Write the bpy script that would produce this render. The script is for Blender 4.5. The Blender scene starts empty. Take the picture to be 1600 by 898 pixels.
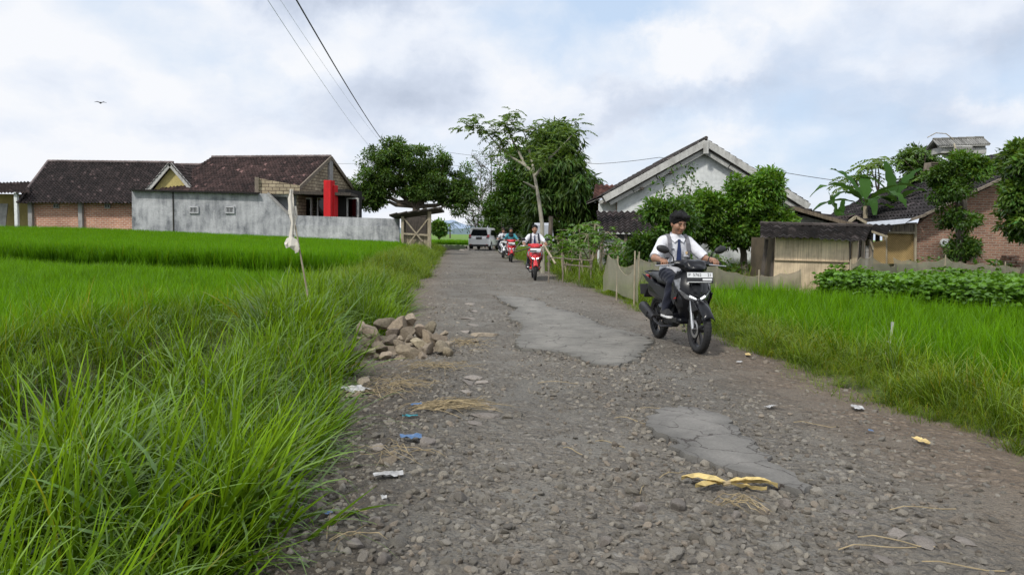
import bpy, math, random
import numpy as np
from mathutils import Vector, Matrix, Euler
R = math.radians
random.seed(11)
rng = np.random.default_rng(11)
sc = bpy.context.scene
COL = sc.collection
U = random.uniform

# ---------------------------------------------------------------- camera
FPX = 1186.0
CAM_Z = 1.30
CAM_EUL = Matrix.Rotation(R(90 - 4.05), 3, 'X') @ Matrix.Rotation(R(1.0), 3, 'Z')

def W(px, py, d):
    """world point seen at photo pixel (1600x898) at distance d along +Y"""
    v = CAM_EUL @ Vector(((px - 800) / FPX, (449 - py) / FPX, -1.0))
    v = v * (d / v.y)
    return Vector((v.x, v.y, v.z + CAM_Z))

def G(px, py, z=0.0):
    v = CAM_EUL @ Vector(((px - 800) / FPX, (449 - py) / FPX, -1.0))
    t = (z - CAM_Z) / v.z
    return Vector((v.x * t, v.y * t, z))

# ---------------------------------------------------------------- numpy noise
def _h(i, j, k, s):
    n = (i.astype(np.int64) * 374761393 + j.astype(np.int64) * 668265263 + k.astype(np.int64) * 2147483647 + s * 974711) & 0x7fffffff
    n = ((n ^ (n >> 13)) * 1274126177) & 0x7fffffff
    n = (n ^ (n >> 16)) & 0xffff
    return n / 65535.0

def vn3(x, y, z, s=0):
    x = np.asarray(x, float); y = np.asarray(y, float); z = np.asarray(z, float) + 0 * x
    xi = np.floor(x); yi = np.floor(y); zi = np.floor(z)
    fx, fy, fz = x - xi, y - yi, z - zi
    fx = fx * fx * (3 - 2 * fx); fy = fy * fy * (3 - 2 * fy); fz = fz * fz * (3 - 2 * fz)
    r = 0
    for a in (0, 1):
        for b in (0, 1):
            for c in (0, 1):
                w = (fx if a else 1 - fx) * (fy if b else 1 - fy) * (fz if c else 1 - fz)
                r = r + w * _h(xi + a, yi + b, zi + c, s)
    return r

def fbm(x, y, s=0, oct=4, z=0.0):
    r = 0; a = 0.5; f = 1.0
    for o in range(oct):
        r = r + a * (vn3(np.asarray(x) * f, np.asarray(y) * f, z, s + o * 17) - 0.5); a *= .5; f *= 2.03
    return r

# ---------------------------------------------------------------- objects
def tag(o, label=None, cat=None, group=None, kind=None):
    if label: o['label'] = label
    if cat: o['category'] = cat
    if group: o['group'] = group
    if kind: o['kind'] = kind
    return o

def empty(name, loc=(0, 0, 0), rz=0.0, label=None, cat=None, group=None):
    o = bpy.data.objects.new(name, None); COL.objects.link(o)
    o.location = loc; o.rotation_euler = (0, 0, rz); o.empty_display_size = .1
    return tag(o, label, cat, group)

def np_mesh(name, verts, tris=None, quads=None, cols=None, smooth=False):
    me = bpy.data.meshes.new(name)
    verts = np.asarray(verts, np.float32).reshape(-1, 3)
    nt = 0 if tris is None else len(tris); nq = 0 if quads is None else len(quads)
    me.vertices.add(len(verts)); me.vertices.foreach_set('co', verts.ravel())
    loops = []
    if nt: loops.append(np.asarray(tris, np.int32).ravel())
    if nq: loops.append(np.asarray(quads, np.int32).ravel())
    loops = np.concatenate(loops)
    me.loops.add(len(loops)); me.loops.foreach_set('vertex_index', loops)
    me.polygons.add(nt + nq)
    st = np.concatenate([np.arange(nt) * 3, nt * 3 + np.arange(nq) * 4]).astype(np.int32)
    me.polygons.foreach_set('loop_start', st)
    me.update(calc_edges=True)
    if cols is not None:
        a = me.color_attributes.new('col', 'FLOAT_COLOR', 'POINT')
        c = np.ones((len(verts), 4), np.float32); c[:, :3] = np.asarray(cols, np.float32)
        a.data.foreach_set('color', c.ravel())
    if smooth: me.polygons.foreach_set('use_smooth', np.ones(nt + nq, bool))
    me.validate()
    return me

def obj(name, me, m, parent=None, local=True):
    o = bpy.data.objects.new(name, me); COL.objects.link(o)
    if m is not None:
        if isinstance(m, (list, tuple)):
            for q in m: me.materials.append(q)
        else: me.materials.append(m)
    if parent is not None: o.parent = parent
    return o

class MB:
    """collects boxes, tubes, sheets; build() links ONE mesh object"""
    def __init__(s): s.v = []; s.f = []; s.c = []; s.mi = []
    def add(s, vs, fs, c=(1, 1, 1), mi=0):
        o = len(s.v); s.v += [tuple(v) for v in vs]; s.f += [tuple(i + o for i in f) for f in fs]
        s.c += [c] * len(vs); s.mi += [mi] * len(fs); return s
    def box(s, c, d, rot=None, col=(1, 1, 1), bev=0.0, mi=0):
        hx, hy, hz = d[0] / 2, d[1] / 2, d[2] / 2
        b = min(bev, hx * .9, hy * .9, hz * .9)
        if b <= 0:
            vs = [Vector((x, y, z)) for x in (-hx, hx) for y in (-hy, hy) for z in (-hz, hz)]
            fs = [(0, 1, 3, 2), (4, 6, 7, 5), (0, 4, 5, 1), (2, 3, 7, 6), (0, 2, 6, 4), (1, 5, 7, 3)]
        else:
            vs = []; ix = {}
            for sx in (-1, 1):
                for sy in (-1, 1):
                    for sz in (-1, 1):
                        for ax in range(3):
                            p = [sx * (hx - b), sy * (hy - b), sz * (hz - b)]
                            p[ax] = (sx * hx, sy * hy, sz * hz)[ax]
                            ix[(sx, sy, sz, ax)] = len(vs); vs.append(Vector(p))
            fs = []
            K = lambda sx, sy, sz, a: ix[(sx, sy, sz, a)]
            for sg in (-1, 1):
                for ax in range(3):
                    q = []
                    for (a, b2) in ((-1, -1), (1, -1), (1, 1), (-1, 1)):
                        t = [0, 0, 0]; t[ax] = sg; t[(ax + 1) % 3] = a; t[(ax + 2) % 3] = b2
                        q.append(K(*t, ax))
                    fs.append(tuple(q if sg > 0 else q[::-1]))
            for ax in range(3):
                a1, a2 = (ax + 1) % 3, (ax + 2) % 3
                for p in (-1, 1):
                    for q in (-1, 1):
                        l = []
                        for w, a in ((-1, a1), (1, a1), (1, a2), (-1, a2)):
                            t = [0, 0, 0]; t[ax] = w; t[a1] = p; t[a2] = q; l.append(K(*t, a))
                        fs.append(tuple(l if p * q > 0 else l[::-1]))
            for sx in (-1, 1):
                for sy in (-1, 1):
                    for sz in (-1, 1):
                        l = [K(sx, sy, sz, a) for a in range(3)]
                        fs.append(tuple(l if sx * sy * sz > 0 else l[::-1]))
        M = Matrix.Identity(3) if rot is None else (rot if isinstance(rot, Matrix) else Euler(rot).to_matrix())
        c = Vector(c)
        return s.add([M @ v + c for v in vs], fs, col, mi)
    def beam(s, a, b, w, h, col=(1, 1, 1), bev=0.0):
        a = Vector(a); b = Vector(b); d = b - a; L = d.length
        z = d.normalized(); up = Vector((0, 0, 1)) if abs(z.z) < .95 else Vector((0, 1, 0))
        x = up.cross(z).normalized(); y = z.cross(x)
        M = Matrix((x, y, z)).transposed()
        return s.box((a + b) / 2, (w, h, L), M, col, bev)
    def tube(s, pts, rad, n=8, cap=True, col=(1, 1, 1)):
        pts = [Vector(p) for p in pts]; m = len(pts)
        if not isinstance(rad, (list, tuple)): rad = [rad] * m
        vs = []; prev = None
        for i, p in enumerate(pts):
            t = (pts[min(i + 1, m - 1)] - pts[max(i - 1, 0)]).normalized()
            if prev is None:
                u = Vector((0, 0, 1)) if abs(t.z) < .9 else Vector((1, 0, 0))
                x = u.cross(t).normalized()
            else:
                x = (prev - t * prev.dot(t)).normalized()
            prev = x; y = t.cross(x)
            for k in range(n):
                a = 2 * math.pi * k / n
                vs.append(p + (x * math.cos(a) + y * math.sin(a)) * rad[i])
        fs = []
        for i in range(m - 1):
            for k in range(n):
                k2 = (k + 1) % n
                fs.append((i * n + k, i * n + k2, (i + 1) * n + k2, (i + 1) * n + k))
        if cap:
            fs.append(tuple(range(n))[::-1]); fs.append(tuple((m - 1) * n + k for k in range(n)))
        return s.add(vs, fs, col)
    def grid(s, P, col=(1, 1, 1), flip=False, mi=0):
        """P[i][j] points"""
        n = len(P); m = len(P[0]); vs = [p for r in P for p in r]; fs = []
        for i in range(n - 1):
            for j in range(m - 1):
                q = (i * m + j, i * m + j + 1, (i + 1) * m + j + 1, (i + 1) * m + j)
                fs.append(q[::-1] if flip else q)
        return s.add(vs, fs, col, mi)
    def prism(s, poly, a0, a1, ax='y', col=(1, 1, 1), mi=0):
        """extrude a 2D polygon along an axis"""
        n = len(poly)
        f = {'y': lambda p, a: (p[0], a, p[1]), 'x': lambda p, a: (a, p[0], p[1]), 'z': lambda p, a: (p[0], p[1], a)}[ax]
        vs = [f(p, a0) for p in poly] + [f(p, a1) for p in poly]
        fs = [tuple(range(n)), tuple(range(2 * n - 1, n - 1, -1))]
        for i in range(n):
            j = (i + 1) % n; fs.append((i, n + i, n + j, j))
        return s.add(vs, fs, col, mi)
    def extr(s, poly3, off, col=(1, 1, 1)):
        n = len(poly3); off = Vector(off); P = [Vector(p) for p in poly3]
        vs = P + [p + off for p in P]
        fs = [tuple(range(n)), tuple(range(2 * n - 1, n - 1, -1))]
        for i in range(n):
            j = (i + 1) % n; fs.append((i, n + i, n + j, j))
        return s.add(vs, fs, col)
    def rings(s, rs, close=True, cap=True, col=(1, 1, 1)):
        n = len(rs[0]); vs = [p for r in rs for p in r]; fs = []
        for i in range(len(rs) - 1):
            for k in range(n if close else n - 1):
                k2 = (k + 1) % n
                fs.append((i * n + k, i * n + k2, (i + 1) * n + k2, (i + 1) * n + k))
        if cap:
            fs.append(tuple(range(n))[::-1]); fs.append(tuple((len(rs) - 1) * n + k for k in range(n)))
        return s.add(vs, fs, col)
    def lathe(s, prof, c, axis='x', n=24, col=(1, 1, 1), a0=0, a1=2 * math.pi):
        """prof: list of (r, h) closed profile loop or open; revolve about axis through c"""
        c = Vector(c); vs = []; fs = []; m = len(prof); full = abs(a1 - a0 - 2 * math.pi) < 1e-6
        steps = n if full else n + 1
        for k in range(steps):
            a = a0 + (a1 - a0) * k / n
            for r, h in prof:
                if axis == 'x': p = Vector((h, r * math.cos(a), r * math.sin(a)))
                elif axis == 'y': p = Vector((r * math.cos(a), h, r * math.sin(a)))
                else: p = Vector((r * math.cos(a), r * math.sin(a), h))
                vs.append(p + c)
        for k in range(n):
            k2 = (k + 1) % steps
            for i in range(m - 1):
                fs.append((k * m + i, k * m + i + 1, k2 * m + i + 1, k2 * m + i))
        return s.add(vs, fs, col)
    def build(s, name, m, parent=None, smooth=False, label=None, world=False, cols=True):
        vs = s.v
        if world and parent is not None:
            o = parent
            off = Vector(o.location)
            if o.parent is not None: off = off + Vector(o.parent.location)
            vs = [tuple(Vector(v) - off) for v in vs]
        me = bpy.data.meshes.new(name); me.from_pydata([tuple(v) for v in vs], [], s.f)
        if cols:
            a = me.color_attributes.new('col', 'FLOAT_COLOR', 'POINT')
            a.data.foreach_set('color', np.array([(c[0], c[1], c[2], 1) for c in s.c], np.float32).ravel())
        o = obj(name, me, m, parent)
        if any(s.mi): me.polygons.foreach_set('material_index', s.mi)
        if smooth:
            me.polygons.foreach_set('use_smooth', np.ones(len(me.polygons), bool))
            try: me.set_sharp_from_angle(angle=R(38))
            except Exception: pass
        me.update()
        if label: o['label'] = label
        return o

# ---------------------------------------------------------------- SDF + surface nets: one continuous smooth skin
class SDF:
    def __init__(s, lo, hi, h):
        s.lo = np.array(lo, float); s.h = h
        s.n = np.ceil((np.array(hi) - s.lo) / h).astype(int) + 1
        s.d = np.full(s.n, 1.0, np.float32)
    def _sub(s, lo, hi):
        a = np.clip(np.floor((np.array(lo) - s.lo) / s.h).astype(int), 0, s.n - 1)
        b = np.clip(np.ceil((np.array(hi) - s.lo) / s.h).astype(int) + 1, 1, s.n)
        sl = tuple(slice(i, j) for i, j in zip(a, b))
        g = [s.lo[i] + s.h * np.arange(a[i], b[i], dtype=np.float32) for i in range(3)]
        return sl, g[0][:, None, None], g[1][None, :, None], g[2][None, None, :]
    def _mix(s, sl, e, k, op):
        d = s.d[sl]
        if op == 'sub':
            s.d[sl] = np.maximum(d, -e); return
        if k <= 0: s.d[sl] = np.minimum(d, e); return
        hh = np.clip(.5 + .5 * (d - e) / k, 0, 1)
        s.d[sl] = d * (1 - hh) + e * hh - k * hh * (1 - hh)
    def cap(s, a, b, ra, rb, k=.02, op='add', sq=None):
        a = np.array(a, float); b = np.array(b, float); r = max(ra, rb) + k * 2 + 2 * s.h
        sl, x, y, z = s._sub(np.minimum(a, b) - r, np.maximum(a, b) + r)
        ab = b - a; L = max(float(ab @ ab), 1e-9)
        t = np.clip(((x - a[0]) * ab[0] + (y - a[1]) * ab[1] + (z - a[2]) * ab[2]) / L, 0, 1)
        e = np.sqrt((x - a[0] - t * ab[0]) ** 2 + (y - a[1] - t * ab[1]) ** 2 + (z - a[2] - t * ab[2]) ** 2) - (ra + (rb - ra) * t)
        s._mix(sl, e, k, op); return s
    def chain(s, pts, rad, k=.02):
        for i in range(len(pts) - 1): s.cap(pts[i], pts[i + 1], rad[i], rad[i + 1], k)
        return s
    def ell(s, c, r, rot=None, k=.02, op='add'):
        c = np.array(c, float); r = np.array(r, float); m = r.max() + 2 * k + 2 * s.h
        sl, x, y, z = s._sub(c - m, c + m)
        x = x - c[0]; y = y - c[1]; z = z - c[2]
        if rot is not None:
            M = np.array(Euler(rot).to_matrix().transposed() if not isinstance(rot, Matrix) else rot.transposed())
            x, y, z = (M[i, 0] * x + M[i, 1] * y + M[i, 2] * z for i in range(3))
        q0 = np.sqrt((x / r[0]) ** 2 + (y / r[1]) ** 2 + (z / r[2]) ** 2)
        q1 = np.sqrt((x / r[0] ** 2) ** 2 + (y / r[1] ** 2) ** 2 + (z / r[2] ** 2) ** 2)
        e = q0 * (q0 - 1) / np.maximum(q1, 1e-6)
        s._mix(sl, e, k, op); return s
    def box(s, c, half, r=.02, rot=None, k=.02, op='add'):
        c = np.array(c, float); hf = np.array(half, float); m = np.linalg.norm(hf) + 2 * k + 2 * s.h
        sl, x, y, z = s._sub(c - m, c + m)
        x = x - c[0]; y = y - c[1]; z = z - c[2]
        if rot is not None:
            M = np.array(Euler(rot).to_matrix().transposed() if not isinstance(rot, Matrix) else rot.transposed())
            x, y, z = (M[i, 0] * x + M[i, 1] * y + M[i, 2] * z for i in range(3))
        qx, qy, qz = np.abs(x) - hf[0] + r, np.abs(y) - hf[1] + r, np.abs(z) - hf[2] + r
        e = np.sqrt(np.maximum(qx, 0) ** 2 + np.maximum(qy, 0) ** 2 + np.maximum(qz, 0) ** 2) + np.minimum(np.maximum(qx, np.maximum(qy, qz)), 0) - r
        s._mix(sl, e, k, op); return s
    def cut(s, p, nrm):
        """keep the side opposite the normal"""
        p = np.array(p, float); nrm = np.array(nrm, float); nrm /= np.linalg.norm(nrm)
        sl, x, y, z = s._sub(s.lo, s.lo + s.h * s.n)
        e = (x - p[0]) * nrm[0] + (y - p[1]) * nrm[1] + (z - p[2]) * nrm[2]
        s.d = np.maximum(s.d, e.astype(np.float32)); return s
    def mesh(s):
        d = s.d.copy(); d[0] = d[-1] = 1; d[:, 0] = d[:, -1] = 1; d[:, :, 0] = d[:, :, -1] = 1
        ins = d < 0
        nx, ny, nz = d.shape
        c = np.zeros((nx - 1, ny - 1, nz - 1), np.int8)
        for i in (0, 1):
            for j in (0, 1):
                for k in (0, 1):
                    c += ins[i:nx - 1 + i, j:ny - 1 + j, k:nz - 1 + k]
        I, J, K = np.nonzero((c > 0) & (c < 8))
        idx = np.full(c.shape, -1, np.int32); idx[I, J, K] = np.arange(len(I))
        acc = np.zeros((len(I), 3)); cnt = np.zeros(len(I))
        cor = [(i, j, k) for i in (0, 1) for j in (0, 1) for k in (0, 1)]
        for a in range(8):
            for b in range(a + 1, 8):
                A, B = cor[a], cor[b]
                if sum(abs(p - q) for p, q in zip(A, B)) != 1: continue
                da = d[I + A[0], J + A[1], K + A[2]]; db = d[I + B[0], J + B[1], K + B[2]]
                m = (da < 0) != (db < 0)
                t = np.where(m, da / np.where(m, da - db, 1), 0)
                P = np.array(A)[None] + t[:, None] * (np.array(B) - np.array(A))[None]
                acc[m] += P[m]; cnt[m] += 1
        V = (np.stack([I, J, K], 1) + acc / cnt[:, None]) * s.h + s.lo
        Q = []
        for ax in range(3):
            o1, o2 = (ax + 1) % 3, (ax + 2) % 3
            sa = [slice(None)] * 3; sb = [slice(None)] * 3
            sa[ax] = slice(0, -1); sb[ax] = slice(1, None)
            A, B = ins[tuple(sa)], ins[tuple(sb)]
            for fl, mk in ((0, A & ~B), (1, ~A & B)):
                P = np.stack(np.nonzero(mk), 1)
                P = P[(P[:, o1] > 0) & (P[:, o2] > 0)]
                q = []
                for (u, w) in ((-1, -1), (0, -1), (0, 0), (-1, 0)):
                    T = P.copy(); T[:, o1] += u; T[:, o2] += w
                    q.append(idx[T[:, 0], T[:, 1], T[:, 2]])
                q = np.stack(q, 1)
                Q.append(q[:, ::-1] if fl else q)
        Q = np.concatenate(Q)
        return V, Q[(Q >= 0).all(1)]
    def build(s, name, m, parent=None, cols=None, relax=0):
        V, Q = s.mesh()
        for _ in range(relax):
            acc = np.zeros_like(V); n = np.zeros(len(V))
            for a, b in ((0, 1), (1, 2), (2, 3), (3, 0)):
                np.add.at(acc, Q[:, a], V[Q[:, b]]); np.add.at(acc, Q[:, b], V[Q[:, a]])
                np.add.at(n, Q[:, a], 1); np.add.at(n, Q[:, b], 1)
            V = .4 * V + .6 * acc / np.maximum(n, 1)[:, None]
        C = np.ones_like(V) if cols is None else cols(V)
        return obj(name, np_mesh(name, V, quads=Q, cols=C, smooth=True), m, parent)

# ---------------------------------------------------------------- instanced stuff (grass, gravel)
def scatter(name, pts, rot, scl, idx, protos, label, cat, mat_base):
    """one 'stuff' object: points that carry tuft meshes through geometry nodes"""
    c = bpy.data.collections.new(name + '_kinds')
    for k, (me, m) in enumerate(protos):
        o = bpy.data.objects.new('%s_kind_%02d' % (name, k), me)
        if not me.materials: me.materials.append(m)
        c.objects.link(o)
    me = bpy.data.meshes.new(name)
    n = len(pts); me.vertices.add(n); me.vertices.foreach_set('co', np.asarray(pts, np.float32).ravel())
    a = me.attributes.new('rot', 'FLOAT_VECTOR', 'POINT'); a.data.foreach_set('vector', np.asarray(rot, np.float32).ravel())
    a = me.attributes.new('scl', 'FLOAT_VECTOR', 'POINT')
    scl = np.asarray(scl, np.float32)
    if scl.ndim == 1: scl = np.repeat(scl[:, None], 3, 1)
    a.data.foreach_set('vector', np.ascontiguousarray(scl).ravel())
    a = me.attributes.new('idx', 'INT', 'POINT'); a.data.foreach_set('value', np.asarray(idx, np.int32))
    o = obj(name, me, mat_base)
    tag(o, label, cat, kind='stuff')
    ng = bpy.data.node_groups.new(name + '_scatter', 'GeometryNodeTree')
    ng.interface.new_socket('Geometry', in_out='INPUT', socket_type='NodeSocketGeometry')
    ng.interface.new_socket('Geometry', in_out='OUTPUT', socket_type='NodeSocketGeometry')
    N = ng.nodes.new; L = ng.links.new
    gi = N('NodeGroupInput'); go = N('NodeGroupOutput'); ip = N('GeometryNodeInstanceOnPoints')
    ci = N('GeometryNodeCollectionInfo'); ci.inputs['Collection'].default_value = c
    ci.inputs['Separate Children'].default_value = True; ci.inputs['Reset Children'].default_value = True
    def na(nm, t):
        q = N('GeometryNodeInputNamedAttribute'); q.data_type = t; q.inputs['Name'].default_value = nm; return q
    er = N('FunctionNodeEulerToRotation')
    L(gi.outputs[0], ip.inputs['Points']); L(ci.outputs[0], ip.inputs['Instance'])
    ip.inputs['Pick Instance'].default_value = True
    L(na('idx', 'INT').outputs[0], ip.inputs['Instance Index'])
    L(na('rot', 'FLOAT_VECTOR').outputs[0], er.inputs[0]); L(er.outputs[0], ip.inputs['Rotation'])
    L(na('scl', 'FLOAT_VECTOR').outputs[0], ip.inputs['Scale'])
    L(ip.outputs[0], go.inputs[0])
    o.modifiers.new('scatter', 'NODES').node_group = ng
    return o
# ---------------------------------------------------------------- materials
def lin(r, g, b):
    f = lambda c: (c / 255 / 12.92) if c / 255 <= .04045 else ((c / 255 + .055) / 1.055) ** 2.4
    return (f(r), f(g), f(b))

class NM:
    def __init__(s, name):
        s.m = bpy.data.materials.new(name); s.m.use_nodes = True; s.t = s.m.node_tree; s.t.nodes.clear()
        s.out = s.t.nodes.new('ShaderNodeOutputMaterial')
    def n(s, typ, ins=None, **kw):
        q = s.t.nodes.new('ShaderNode' + typ)
        for k, v in kw.items(): setattr(q, k, v)
        for k, v in (ins or {}).items(): s.put(q.inputs[k], v)
        return q
    def put(s, sock, v):
        if isinstance(v, bpy.types.NodeSocket): s.t.links.new(v, sock)
        elif isinstance(v, tuple) and len(v) == 3 and sock.type == 'RGBA': sock.default_value = (*v, 1)
        else: sock.default_value = v
    def mix(s, a, b, f, mode='MIX'):
        q = s.n('Mix', data_type='RGBA', blend_type=mode, clamp_factor=True)
        s.put(q.inputs[0], f); s.put(q.inputs[6], a); s.put(q.inputs[7], b); return q.outputs[2]
    def math(s, op, a, b=0.0, c=None, clamp=False):
        q = s.n('Math', operation=op, use_clamp=clamp); s.put(q.inputs[0], a); s.put(q.inputs[1], b)
        if c is not None: s.put(q.inputs[2], c)
        return q.outputs[0]
    def ramp(s, f, stops):
        q = s.n('ValToRGB'); s.put(q.inputs[0], f); e = q.color_ramp.elements
        while len(e) < len(stops): e.new(.5)
        for i, (p, c) in enumerate(stops):
            e[i].position = p; e[i].color = (*c, 1) if isinstance(c, tuple) else (c, c, c, 1)
        return q.outputs[0]
    def pos(s, space='Object'):
        if space == 'World': return s.n('NewGeometry').outputs['Position']
        return s.n('TexCoord').outputs['Object']
    def noise(s, scale, detail=4, rough=.55, vec=None, dist=0):
        q = s.n('TexNoise', {'Scale': scale, 'Detail': detail, 'Roughness': rough, 'Distortion': dist})
        s.put(q.inputs['Vector'], vec if vec is not None else s.pos()); return q
    def scalev(s, v, sx, sy, sz):
        q = s.n('Mapping'); s.put(q.inputs['Vector'], v); q.inputs['Scale'].default_value = (sx, sy, sz); return q.outputs[0]
    def bump(s, h, st=.3, dist=.02):
        q = s.n('Bump', {'Strength': st, 'Distance': dist}); s.put(q.inputs['Height'], h); return q.outputs[0]
    def pbr(s, color, rough=.8, metal=0, normal=None, **kw):
        b = s.n('BsdfPrincipled'); s.put(b.inputs['Base Color'], color); s.put(b.inputs['Roughness'], rough); s.put(b.inputs['Metallic'], metal)
        if normal is not None: s.put(b.inputs['Normal'], normal)
        for k, v in kw.items(): s.put(b.inputs[k.replace('_', ' ')], v)
        s.t.links.new(b.outputs[0], s.out.inputs[0]); return s.m
    def col(s): return s.n('VertexColor', layer_name='col').outputs['Color']

def m_plain(name, c, rough=.6, metal=0, var=.12, scale=6, bump=0.0, **kw):
    q = NM(name); nz = q.noise(scale, 5)
    col = q.mix(tuple(x * (1 - var) for x in c), tuple(min(1, x * (1 + var)) for x in c), q.ramp(nz.outputs[0], [(.3, 0.), (.7, 1.)]))
    col = q.mix(col, q.col(), 1.0, 'MULTIPLY')
    nb = q.bump(q.noise(scale * 5, 4).outputs[0], bump, .01) if bump else None
    return q.pbr(col, rough, metal, nb, **kw)

def m_leaf(name, c, trans=.35, gloss=.08, dark=None, spread=.35):
    """leaf: per vertex tint, per instance random, translucent"""
    q = NM(name)
    rnd = q.n('ObjectInfo').outputs['Random']
    wn = q.noise(.9, 3, vec=q.pos('World')).outputs[0]
    f = q.math('ADD', q.math('MULTIPLY', rnd, .5), q.math('MULTIPLY', wn, .5))
    base = q.mix(tuple(x * (1 - spread) for x in c), (min(1, c[0] * (1 + spread * 1.5)), min(1, c[1] * (1 + spread)), c[2] * (1 + spread * .4)), f)
    col = q.mix(base, q.col(), 1.0, 'MULTIPLY')
    d = q.n('BsdfDiffuse'); q.put(d.inputs[0], col)
    t = q.n('BsdfTranslucent'); q.put(t.inputs[0], q.mix(col, (1.25, 1.15, .55), 1.0, 'MULTIPLY'))
    g = q.n('BsdfGlossy'); g.inputs['Roughness'].default_value = .42; g.inputs[0].default_value = (.8, .85, .8, 1)
    m1 = q.n('MixShader'); m1.inputs[0].default_value = trans
    q.t.links.new(d.outputs[0], m1.inputs[1]); q.t.links.new(t.outputs[0], m1.inputs[2])
    fr = q.n('Fresnel'); fr.inputs[0].default_value = 1.35
    m2 = q.n('MixShader'); q.put(m2.inputs[0], q.math('MULTIPLY', fr.outputs[0], gloss * 2.5))
    q.t.links.new(m1.outputs[0], m2.inputs[1]); q.t.links.new(g.outputs[0], m2.inputs[2])
    q.t.links.new(m2.outputs[0], q.out.inputs[0]); return q.m

def wall_uv(q):
    """(along wall, height) whatever way the wall faces, in object space"""
    sp = q.n('SeparateXYZ'); q.put(sp.inputs[0], q.pos())
    nz = q.n('SeparateXYZ'); q.put(nz.inputs[0], q.n('TexCoord').outputs['Normal'])
    side = q.math('GREATER_THAN', q.math('ABSOLUTE', nz.outputs[0]), .6)
    mx = q.n('Mix', data_type='FLOAT'); q.put(mx.inputs[0], side); q.put(mx.inputs[2], sp.outputs[0]); q.put(mx.inputs[3], sp.outputs[1])
    cb = q.n('CombineXYZ'); q.put(cb.inputs[0], mx.outputs[0]); q.put(cb.inputs[1], sp.outputs[2])
    return cb.outputs[0]

def m_brick(name, c1, c2, mortar, bw=.22, bh=.065, ms=.012, dirt=.35, bump=.5):
    q = NM(name); uv = wall_uv(q)
    b = q.n('TexBrick', {'Scale': 1.0, 'Mortar Size': ms, 'Brick Width': bw, 'Row Height': bh, 'Bias': 0.0, 'Mortar Smooth': .2})
    wob = q.n('VectorMath', operation='ADD'); q.put(wob.inputs[0], uv)
    nz = q.noise(4, 3); sv = q.n('VectorMath', operation='SCALE'); q.put(sv.inputs[0], nz.outputs[1]); sv.inputs['Scale'].default_value = .025
    q.t.links.new(sv.outputs[0], wob.inputs[1]); q.put(b.inputs['Vector'], wob.outputs[0])
    b.inputs['Color1'].default_value = (*c1, 1); b.inputs['Color2'].default_value = (*c2, 1); b.inputs['Mortar'].default_value = (*mortar, 1)
    st = q.ramp(q.noise(.8, 6, .65).outputs[0], [(.35, 1 - dirt), (.65, 1.08)])
    col = q.mix(b.outputs[0], st, 1.0, 'MULTIPLY')
    fine = q.ramp(q.noise(23, 3).outputs[0], [(.25, .75), (.75, 1.2)])
    col = q.mix(col, fine, 1.0, 'MULTIPLY')
    h = q.math('ADD', q.math('MULTIPLY', b.outputs[1], -1.0), q.math('MULTIPLY', q.noise(30, 3).outputs[0], .5))
    return q.pbr(col, .9, 0, q.bump(h, bump, .015))

def m_plaster(name, c, dark, amount=.5, scale=.9, streak=True):
    q = NM(name)
    n1 = q.noise(scale, 8, .68, dist=.4).outputs[0]
    v = q.scalev(q.pos(), 3.2, 3.2, .55); n2 = q.noise(scale * 1.4, 6, .6, vec=v).outputs[0]
    f = q.math('ADD', q.math('MULTIPLY', n1, .62), q.math('MULTIPLY', n2, .38))
    k = q.ramp(f, [(.36, 0.), (.47, .45), (.56, .75), (.7, 1.)])
    col = q.mix(tuple(a * amount + b * (1 - amount) for a, b in zip(dark, c)), c, k)
    col = q.mix(col, q.ramp(q.noise(scale * 14, 4).outputs[0], [(.3, .86), (.7, 1.1)]), 1.0, 'MULTIPLY')
    col = q.mix(col, q.col(), 1.0, 'MULTIPLY')
    return q.pbr(col, .92, 0, q.bump(q.noise(12, 6, .7).outputs[0], .25, .02))

def m_wood(name, c, dark):
    q = NM(name); v = q.scalev(q.pos(), 6, 6, 1.2)
    n = q.noise(3, 6, .6, vec=v).outputs[0]
    col = q.mix(q.mix(dark, c, q.ramp(n, [(.32, 0.), (.68, 1.)])), q.col(), 1.0, 'MULTIPLY')
    return q.pbr(col, .85, 0, q.bump(n, .3, .01))

def m_tile(name):
    q = NM(name)
    n = q.ramp(q.noise(1.1, 6, .62).outputs[0], [(.35, .72), (.65, 1.2)])
    m = q.ramp(q.noise(9, 4, .7).outputs[0], [(.6, 0.), (.78, 1.)])
    col = q.mix(q.mix(q.col(), n, 1.0, 'MULTIPLY'), (.20, .19, .18), q.math('MULTIPLY', m, .2))
    return q.pbr(col, .9, 0, q.bump(q.noise(25, 3).outputs[0], .3, .01))

def m_bamboo(name, c, dark, freq=60):
    q = NM(name); uv = wall_uv(q); sp = q.n('SeparateXYZ'); q.put(sp.inputs[0], uv)
    cb = q.n('CombineXYZ'); q.put(cb.inputs[0], sp.outputs[0])
    w = q.n('TexNoise', {'Scale': freq / 2.0, 'Detail': 2.0}); q.put(w.inputs['Vector'], cb.outputs[0])
    v = q.scalev(uv, freq * .35, 1.4, 1); st = q.noise(1, 6, .65, vec=v).outputs[0]
    blotch = q.noise(2.2, 5, .6).outputs[0]
    col = q.mix(dark, c, q.ramp(q.math('ADD', q.math('MULTIPLY', w.outputs[0], .5), q.math('MULTIPLY', st, .5)), [(.33, 0.), (.5, .75), (.66, 1.)]))
    col = q.mix(col, q.ramp(blotch, [(.35, .62), (.6, 1.08)]), 1.0, 'MULTIPLY')
    col = q.mix(col, q.col(), 1.0, 'MULTIPLY')
    return q.pbr(col, .8, 0, q.bump(w.outputs[0], .5, .01))

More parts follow.
